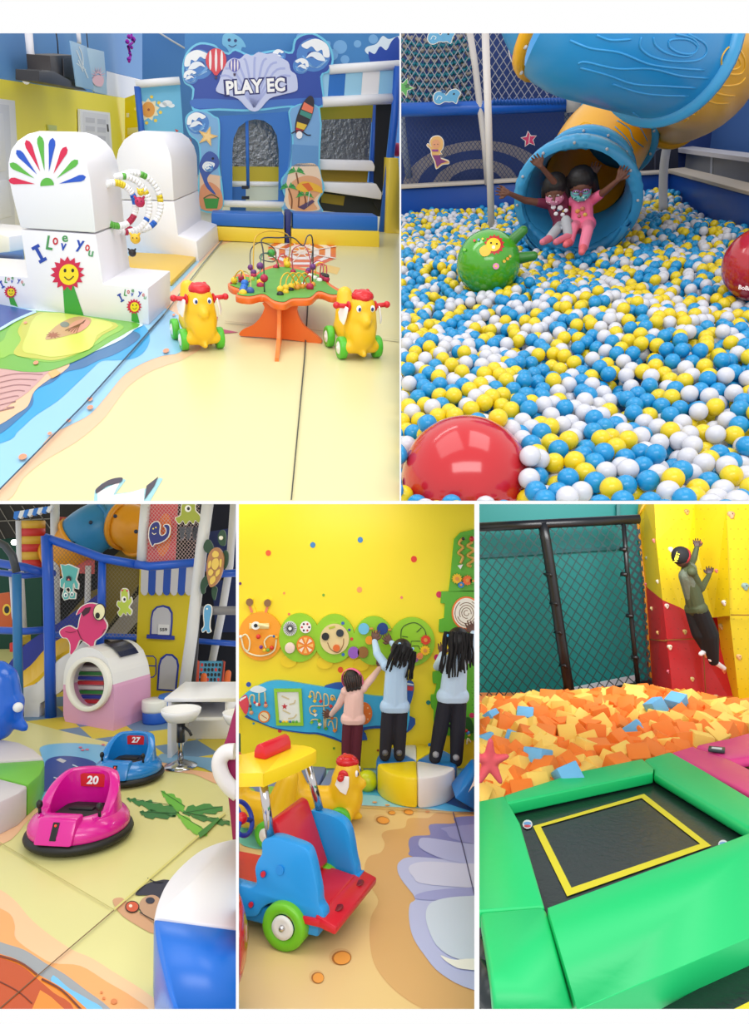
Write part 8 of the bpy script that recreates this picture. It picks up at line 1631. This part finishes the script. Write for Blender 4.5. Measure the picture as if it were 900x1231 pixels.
# yellow house board
HB = vplane(P, (162, 840), (222, 838)); hb = thing(P, 'house_board', HB.hit((192, 838)), 'yellow house front board with scalloped awning, arched window and door', 'board')
q = MB(); q.sgn(HB, B3([(122, 365), (415, 348), (350, 1020), (175, 1045), (95, 1000)]), 0, .05, c3(220, 200, 30, .5)); B(P, q, 'yellow_front', hb, bevel=.006)
for k in range(7):
    u = 132+k*40; q = MB(); q.sgn(HB, B3([(u-2, 364-k*2), (u+38, 362-k*2), (u+34-k, 490), (u+26-k, 506), (u+14-k, 510), (u+2-k, 502), (u-5-k, 488)]), .05, .02, c3(30, 84, 190) if k % 2 else c3(214, 216, 222)); put(P, q.mesh('scallop'), 'scallop', hb)
bb3 = c3(30, 54, 160)
q = MB(); q.sgn(HB, B3([(175, 718), (180, 630), (188, 590), (210, 568), (245, 560), (280, 570), (296, 600), (296, 650), (290, 722)]), .05, .015, bb3); wn = put(P, q.mesh('arched_window'), 'arched_window', hb); q = MB(); q.sgn(HB, B3([(185, 712), (188, 630), (196, 596), (215, 576), (245, 570), (272, 580), (287, 605), (287, 650), (281, 715)]), .066, .006, c3(196, 198, 206)); put(P, q.mesh('pane'), 'pane', wn)
q = MB(); q.sgn(HB, B3([(160, 716), (306, 724), (306, 744), (158, 736)]), .07, .02, bb3); put(P, q.mesh('window_sill'), 'window_sill', hb)
q = MB(); q.sgn(HB, B3([(222, 662), (278, 664), (278, 718), (218, 716)]), .075, .008, c3(226, 228, 230)); nt_ = put(P, q.mesh('notice'), 'notice', wn); q = MB(); text_on(q, HB, B3([(248, 690)])[0], 9, '559', c3(20, 20, 24), .086, bold=.03, hpx=4); put(P, q.mesh('notice_lettering'), 'notice_lettering', nt_)
q = MB(); q.sgn(HB, B3([(212, 1010), (220, 880), (232, 840), (262, 818), (295, 820), (322, 845), (330, 880), (316, 1018)]), .05, .015, bb3); wn = put(P, q.mesh('arched_door'), 'arched_door', hb); q = MB(); q.sgn(HB, B3([(222, 1002), (230, 880), (240, 850), (264, 828), (292, 830), (314, 852), (320, 884), (307, 1008)]), .066, .006, c3(190, 192, 200)); put(P, q.mesh('door_pane'), 'door_pane', wn)
q = MB()
for L in ([(130, 828), (195, 830), (208, 845), (208, 925), (195, 940), (178, 942)], [(165, 880), (206, 882)]): q.stroke(HB, B3(L), 1.4, .052, bb3, smooth=False)
put(P, q.mesh('side_window_outline'), 'side_window_outline', hb)
# dark right bay, game, cones
q = MB(); q.sgn(F2, [(225, 604), (300, 604), (300, 850), (225, 850)], 0, .05, c3(14, 20, 40, .8)); tag(B(P, q, 'navy_backdrop'), 'very dark navy netting backdrop at the right of the frame', 'backdrop')
for x0, y0, x1, y1, la in ((245, 640, 284, 686, 'upper'), (255, 700, 284, 760, 'lower')): q = MB(); q.sgn(F1, [(x0, y0), (x1, y0-6), (x1, y1), (x0+4, y1)], -.2, .02, c3(20, 40, 96, .6)); tag(B(P, q, 'blue_net_panel'), la+' dim blue net panel behind the turtle', 'net panel')
cf = thing(P, 'connect_four_game', P.fl(252, 845), 'giant blue four-in-a-row frame with orange-red ends', 'game')
q = MB(); GP = vplane(P, (234, 846), (268, 842)); q.sgn(GP, B3([(440, 858), (570, 858), (552, 1030), (432, 1025)]), 0, .03, c3(70, 150, 190, .5)); gb3 = B(P, q, 'blue_grid', cf)
q = MB(); r_ = random.Random(2)
for i in range(6):
    for j in range(6): x, y = B3([(452+i*19-j*3, 876+j*26)])[0]; q.poly([GP.hit(p, .032) for p in circ(x, y, 1.7, 2.3, 10)], c3(*((20, 26, 40) if r_.random() < .75 else (200, 60, 60))))
put(P, q.mesh('grid_holes'), 'grid_holes', gb3)['kind'] = 'stuff'
for L in ([(420, 860), (440, 856), (432, 1030), (405, 1020)], [(570, 856), (576, 860), (560, 1030), (550, 1030)]): q = MB(); q.sgn(GP, B3(L), -.02, .08, c3(190, 70, 50, .5)); put(P, q.mesh('end_post', .004), 'end_post', cf)
for i, L in enumerate(([(372, 925), (382, 925), (380, 1010), (368, 1010)], [(462, 935), (474, 935), (466, 1030), (452, 1028)], [(590, 920), (602, 922), (585, 1036), (568, 1034)])):
    q = MB(); a_ = GP.hit(B3([L[0]])[0], .15+.1*i); b_ = GP.hit(B3([(L[3][0], L[3][1]+40)])[0], .15+.1*i); b_.z = max(b_.z, .035); q.cap(a_, .03, b_, .035, c3(214, 100, 40)); tag(B(P, q, 'orange_post'), ['left', 'middle', 'right'][i]+' of the three short orange posts behind the white desk', 'post')
for i, (x, y, z, m, r) in enumerate([(187, 858, .0, c3(30, 90, 190), 11), (186, 848, .1, c3(226, 228, 226), 12), (200, 857, .0, c3(30, 60, 160), 10), (202, 846, .12, c3(40, 110, 200), 9)]):
    q = MB(); c_ = P.fl(x, 868); q.lathe([(.001, z), (.11, z), (.115, z+.02), (.115, z+.09), (.11, z+.1), (.001, z+.1)], Matrix.Translation(c_+Vector((0, .1*(i > 1), 0))), m, 28); tag(B(P, q, 'foam_disc'), ['lower blue', 'upper white', 'lower navy', 'upper bright blue'][i]+' foam disc stacked in front of the house board', 'foam disc', 'stacked foam discs')
# desk
dw = c3(226, 226, 232, .3); dY3 = P.fl(205, 912).y; DP = FP(P, dY3)
ds = thing(P, 'white_desk', P.fl(245, 912), 'white desk with a low shelf at the right edge', 'desk')
q = MB(); q.prism([P.fl(*p, .46) for p in [(203, 842), (330, 850), (330, 832), (215, 832)]], (0, 0, -.03), dw); B(P, q, 'desk_top', ds, bevel=.006)
zt3 = .46
fr_p = lambda x, z: P.at(x, 900, dY3)
def dbox(name, x0, x1, z0, z1, y0, y1): q = MB(); q.box(((x0+x1)/2, (y0+y1)/2, (z0+z1)/2), (x1-x0, y1-y0, z1-z0), dw); B(P, q, name, ds, bevel=.004)
xa = P.at(201, 900, dY3).x; za = P.at(201, 840, dY3).z
dbox('side_panel', xa, xa+.03, 0, za, dY3, dY3+.55); dbox('back_panel', xa, xa+1.6, 0, za-.02, dY3+.5, dY3+.53); dbox('shelf', xa, xa+1.6, za-.17, za-.145, dY3+.02, dY3+.53); dbox('divider', xa+.42, xa+.44, za-.15, za-.02, dY3+.05, dY3+.5); dbox('desk_top_board', xa-.02, xa+1.6, za-.02, za+.01, dY3-.02, dY3+.56)
ox = [x for x in bpy.data.objects if x.name == 'desk_top'][0]; OBJ[:] = [t_ for t_ in OBJ if t_[0] is not ox and t_[0] != ox]; bpy.data.objects.remove(ox)
def stool(px, py, ptop, rpx, lab):
    b_ = P.fl(px, py); t = thing(P, 'bar_stool', b_, lab, 'stool', 'white bar stools'); zs = P.at(px, ptop, b_.y).z; R = rpx*P.mpp(b_); ch = mat((180, 182, 188), .15, metal=1)
    M = Matrix.Translation(b_); q = MB(); q.lathe([(.001, zs-.03), (R*.75, zs-.02), (R, zs+.03), (R*1.04, zs+.06), (R*.96, zs+.06), (R*.7, zs+.02), (.001, zs+.015)], M, c3(232, 232, 236, .25), 32); put(P, q.mesh('seat'), 'seat', t)
    q = MB(); q.tube([b_+Vector((0, 0, .02)), b_+Vector((0, 0, zs-.03))], .022, ch, 16); q.tube([b_+Vector((0, 0, .18)), b_+Vector((0, 0, zs-.03))], .03, c3(40, 42, 48, .3), 16); put(P, q.mesh('column'), 'column', t)
    q = MB(); q.lathe([(.001, .0), (R*.85, .0), (R*.85, .01), (R*.5, .03), (.03, .05), (.001, .05)], M, ch, 32); put(P, q.mesh('base'), 'base', t)
    q = MB(); q.tube([b_+Vector((.02, -.02, zs-.06)), b_+Vector((.07, -.04, zs-.09)), b_+Vector((.09, -.05, zs-.12))], .01, c3(30, 30, 34), 8); put(P, q.mesh('lever'), 'lever', t)
stool(217, 922, 862, 23, 'white bar stool in front of the white desk'); stool(288, 930, 866, 20, 'white bar stool cut by the right edge beside the desk')
# magenta chair with white arm
q = MB(); q.sgn(FP(P, 3.9), C3([(888, -20), (870, 20), (845, 110), (832, 150), (838, 220), (845, 300), (858, 420), (872, 560), (890, 620), (960, 620), (960, -20)]), 0, .12, c3(150, 26, 84, .6), True); e = tag(B(P, q, 'magenta_chair', bevel=.02), 'magenta cloth seat with a white curved arm at the right edge', 'seat')
q = MB(); q.tube([FP(P, 3.75).hit(p) for p in [(v.x, v.y) for v in cat([(x, y, 0) for x, y in C3([(875, 165), (840, 170), (818, 205), (828, 255), (855, 295), (890, 325)])], 5, False)]], .042, c3(232, 230, 230, .3), 14); put(P, q.mesh('white_arm'), 'white_arm', e)
# blue inflatable seal
sb3 = c3(24, 96, 206, .22); IY = 5.2; iv = lambda u, v, d=0: P.at(*A3([(u, v)])[0], IY+d)
q = MB(); q.cap(iv(0, 960), .13, iv(10, 1120), .15, sb3); q.cap(iv(-40, 1000), .14, iv(30, 1080), .13, sb3); q.cap(iv(0, 960), .12, iv(-5, 910), .08, sb3); q.cap(iv(60, 1160), .07, iv(125, 1205), .035, sb3); q.cap(iv(30, 1130), .1, iv(0, 1200), .1, sb3); q.cap(iv(90, 1150), .05, iv(100, 1130), .03, sb3)
e = tag(put(P, q.blob('inflatable_seal', sb3, .015, 4), 'inflatable_seal'), 'shiny blue inflatable sea animal at the left edge on the round seat', 'inflatable'); q = MB(); q.sph(iv(95, 1100, -.1), .035, c3(230, 232, 236)); put(P, q.mesh('white_patch'), 'white_patch', e)
# round seat left
rs = thing(P, 'round_soft_seat', P.fl(0, 955), 'round soft seat of grey-white and green wedges at the left edge', 'soft seat')
def rseg(name, pts, z, m): q = MB(); q.prism([P.fl(*p, z) for p in C3(pts)], (0, 0, -z), m); B(P, q, name, rs, bevel=.015)
rseg('white_wedge', [(-200, 120), (0, 118), (70, 130), (125, 155), (163, 188), (0, 200), (-200, 205)], .2, c3(206, 200, 204, .4))
rseg('green_wedge', [(-200, 212), (0, 207), (165, 196), (166, 215), (150, 250), (104, 290), (0, 262), (-200, 262)], .19, c3(110, 186, 60, .4))
rseg('white_wedge', [(-200, 266), (0, 266), (102, 292), (70, 320), (0, 352), (-200, 400)], .19, c3(206, 202, 208, .4))
# big round seat at the lower right
br = thing(P, 'round_soft_seat', P.fl(290, 1160), 'big round soft seat, white and blue, at the lower right', 'soft seat')
def bseg(name, pts, m): q = MB(); q.prism([P.fl(*p, .26) for p in [(v.x, v.y) for v in [Vector((x, y)) for x, y in D3(pts)]]], (0, 0, -.26), m); B(P, q, name, br, bevel=.012)
arcw = [(v.x, v.y) for v in cat([(x, y, 0) for x, y in [(1050, 10), (870, 25), (760, 60), (680, 120), (620, 190), (588, 260), (574, 318)]], 4, False)]
arcb = [(v.x, v.y) for v in cat([(x, y, 0) for x, y in [(573, 322), (580, 400), (600, 500), (640, 640), (720, 800)]], 4, False)]
bseg('white_wedge', arcw+[(880, 358), (1050, 385)], c3(226, 224, 228, .35)); bseg('blue_wedge', arcb+[(1100, 900), (1100, 395), (880, 362)], c3(18, 106, 206, .3))
# bumper cars
def bumper(loc, R, rz, m, num, lab):
    t = thing(P, 'bumper_car', loc, lab, 'bumper car', 'children bumper cars', Matrix.Rotation(rz, 3, 'Z') @ Matrix.Diagonal((1, 1, .92))); I = Matrix.Identity(4); s_ = R
    q = MB(); prf = [(R*(.86+.14*math.cos(a)), R*(.17+.11*math.sin(a))) for a in [-PI/2+k*PI/6 for k in range(7)]]+[(R*.8, R*.28)]
    q.lathe([(R*.7, R*.06)]+prf, I, c3(20, 20, 22, .5), 48); put_local(P, q.mesh('rubber_bumper'), 'rubber_bumper', t)
    q = MB(); q.lathe([(R*.9, R*.24), (R*.93, R*.3), (R*.92, R*.42), (R*.86, R*.52), (R*.76, R*.6), (R*.66, R*.66), (R*.6, R*.68), (R*.55, R*.66), (R*.53, R*.4), (R*.001, R*.4)], I, m, 48); b_ = put_local(P, q.mesh('body_shell'), 'body_shell', t)
    q = MB(); n = 40; rings = []
    for k in range(n+1):      # tall back and arms, open towards -y
        a = math.radians(-42+264*k/n); u = abs(k/n-.5)*2; h = R*(.64+.62*(1-min(1, max(0, (u-.32)/.5))**1.5)+.02) if u > .32 else R*1.28
        c_, s2 = math.cos(a), math.sin(a); lean = (h/R-.64)*.06
        rings.append([Vector((c_*r*R, s2*r*R, z)) for r, z in ((.78, R*.5), (.74-lean*.5, h-R*.03), (.70-lean*.5, h), (.60-lean*.5, h), (.56-lean*.5, h-R*.03), (.52, R*.4))])
    vs = [v for g in rings for v in g]; fs = []
    for k in range(n):
        for j in range(6): fs.append((k*6+j, (k+1)*6+j, (k+1)*6+(j+1) % 6, k*6+(j+1) % 6))
    fs += [tuple(range(6)), tuple(reversed(range(n*6, n*6+6)))]; q.add(vs, fs, m, True); me = q.mesh('seat_surround', smooth=True); me.set_sharp_from_angle(angle=.9); put_local(P, me, 'seat_surround', t)
    q = MB(); q.prism([Vector((-.37*R, y*R, z*R)) for y, z in ((-.97, .28), (-.76, .74), (-.5, .76), (-.5, .3))], (.74*R, 0, 0), m); co = put_local(P, q.mesh('front_console', bevel=.05*R), 'front_console', t)
    q = MB(); q.prism([Vector((-.06*R, y*R, z*R)) for y, z in ((-.945, .38), (-.81, .68), (-.76, .68), (-.9, .38))], (.12*R, 0, 0), c3(16, 16, 18, .3)); o = put_local(P, q.mesh('joystick_slot', bevel=.006*R), 'joystick_slot', co); q = MB(); q.sph((0, -.825*R, .63*R), .024*R, mat((255, 40, 30), .3, emit=1.5)); put_local(P, q.mesh('red_light'), 'red_light', o)
    q = MB(); q.box((0, .12*R, .5*R), (.9*R, .7*R, .16*R), c3(24, 24, 28, .6)); q.box((0, .1*R, .6*R), (.5*R, .16*R, .06*R), c3(18, 18, 20, .6)); put_local(P, q.mesh('black_seat', bevel=.04*R), 'black_seat', t)
    for sx in (-1, 1): q = MB(); q.tube([(sx*.6*R, -.36*R, .62*R), (sx*.6*R, -.38*R, .8*R)], .03*R, c3(16, 16, 18)); q.sph((sx*.6*R, -.38*R, .84*R), [.06*R, .06*R, .09*R], c3(16, 16, 18)); put_local(P, q.mesh('control_stick'), 'control_stick', t)
    q = MB(); q.prism([Vector((x*R*.98, .47*R-(.02 if False else 0), 1.04*R+z*R*.98)) for x, z in ((-.26, -.14), (.26, -.14), (.27, .11), (.22, .14), (-.22, .14), (-.27, .11))], (0, .03*R, 0), c3(206, 20, 34, .4)); pl_ = put_local(P, q.mesh('number_plate'), 'number_plate', t)
    q = text_mb(num, .24*R, c3(245, 245, 245), .004*R, .008*R, 1.0, .15); q.xf(Matrix.Translation((0, .46*R, 1.04*R)) @ Matrix.Rotation(PI/2, 4, 'X')); put_local(P, q.mesh('number_lettering'), 'number_lettering', pl_)
    return t
bumper(P.fl(95.5, 1008), 62*P.mpp(P.fl(95.5, 1008)), -.12, c3(214, 16, 148, .25, coat=.4), '20', 'magenta bumper car with a red 20 plate')
bumper(P.fl(154, 936), 42*P.mpp(P.fl(154, 936)), -.1, c3(20, 126, 206, .25, coat=.4), '27', 'blue bumper car with a red 27 plate')
# ---------------------------------------------------------------- trim every room at its own dividing planes
def trim():
    bpy.context.view_layer.update()
    RCt = RC.transposed()
    for o, P in list(OBJ):
        if o.name not in bpy.data.objects or o.type != 'MESH': continue
        x0, y0, x1, y1 = P.rect; mw = o.matrix_world.copy()
        planes = []
        if x0 > -900: planes.append(RC @ Vector((F, 0, (x0-CX))))
        if x1 < 1800: planes.append(-(RC @ Vector((F, 0, (x1-CX)))))
        planes.append(RC @ Vector((0, -F, (y0-CY))))
        planes.append(-(RC @ Vector((0, -F, (y1-CY)))))
        corners = [mw @ Vector(c) for c in o.bound_box]
        need = [n for n in planes if any((c-CAMP).dot(n) < -1e-6 for c in corners)]
        if not need: continue
        mi = mw.inverted(); n3 = mw.to_3x3().transposed()
        if any(all((c-CAMP).dot(n) < 0 for c in corners) for n in need):
            bpy.data.objects.remove(o); continue
        me = o.data if o.data.users == 1 else o.data.copy(); o.data = me
        bm = bmesh.new(); bm.from_mesh(me)
        for n in need:
            if not bm.verts: break
            if not any((mw @ v.co-CAMP).dot(n) < -1e-6 for v in bm.verts): continue
            r = bmesh.ops.bisect_plane(bm, geom=bm.verts[:]+bm.edges[:]+bm.faces[:], dist=1e-6, plane_co=mi @ CAMP, plane_no=(n3 @ n).normalized(), clear_inner=True)
            ed = [e for e in r['geom_cut'] if isinstance(e, bmesh.types.BMEdge) and e.is_valid]
            ed = [e for e in ed if len(e.link_faces) == 1]
            if ed and not o.name.startswith('floor'):
                try: bmesh.ops.holes_fill(bm, edges=ed, sides=0)
                except Exception: pass
        if not bm.faces: bm.free(); bpy.data.objects.remove(o); continue
        bm.to_mesh(me); bm.free(); me.update()
    again = True
    while again:
        again = False
        par = {x.parent for x in bpy.data.objects if x.parent}
        for o in list(bpy.data.objects):
            if o.type == 'EMPTY' and o not in par: bpy.data.objects.remove(o); again = True
trim()
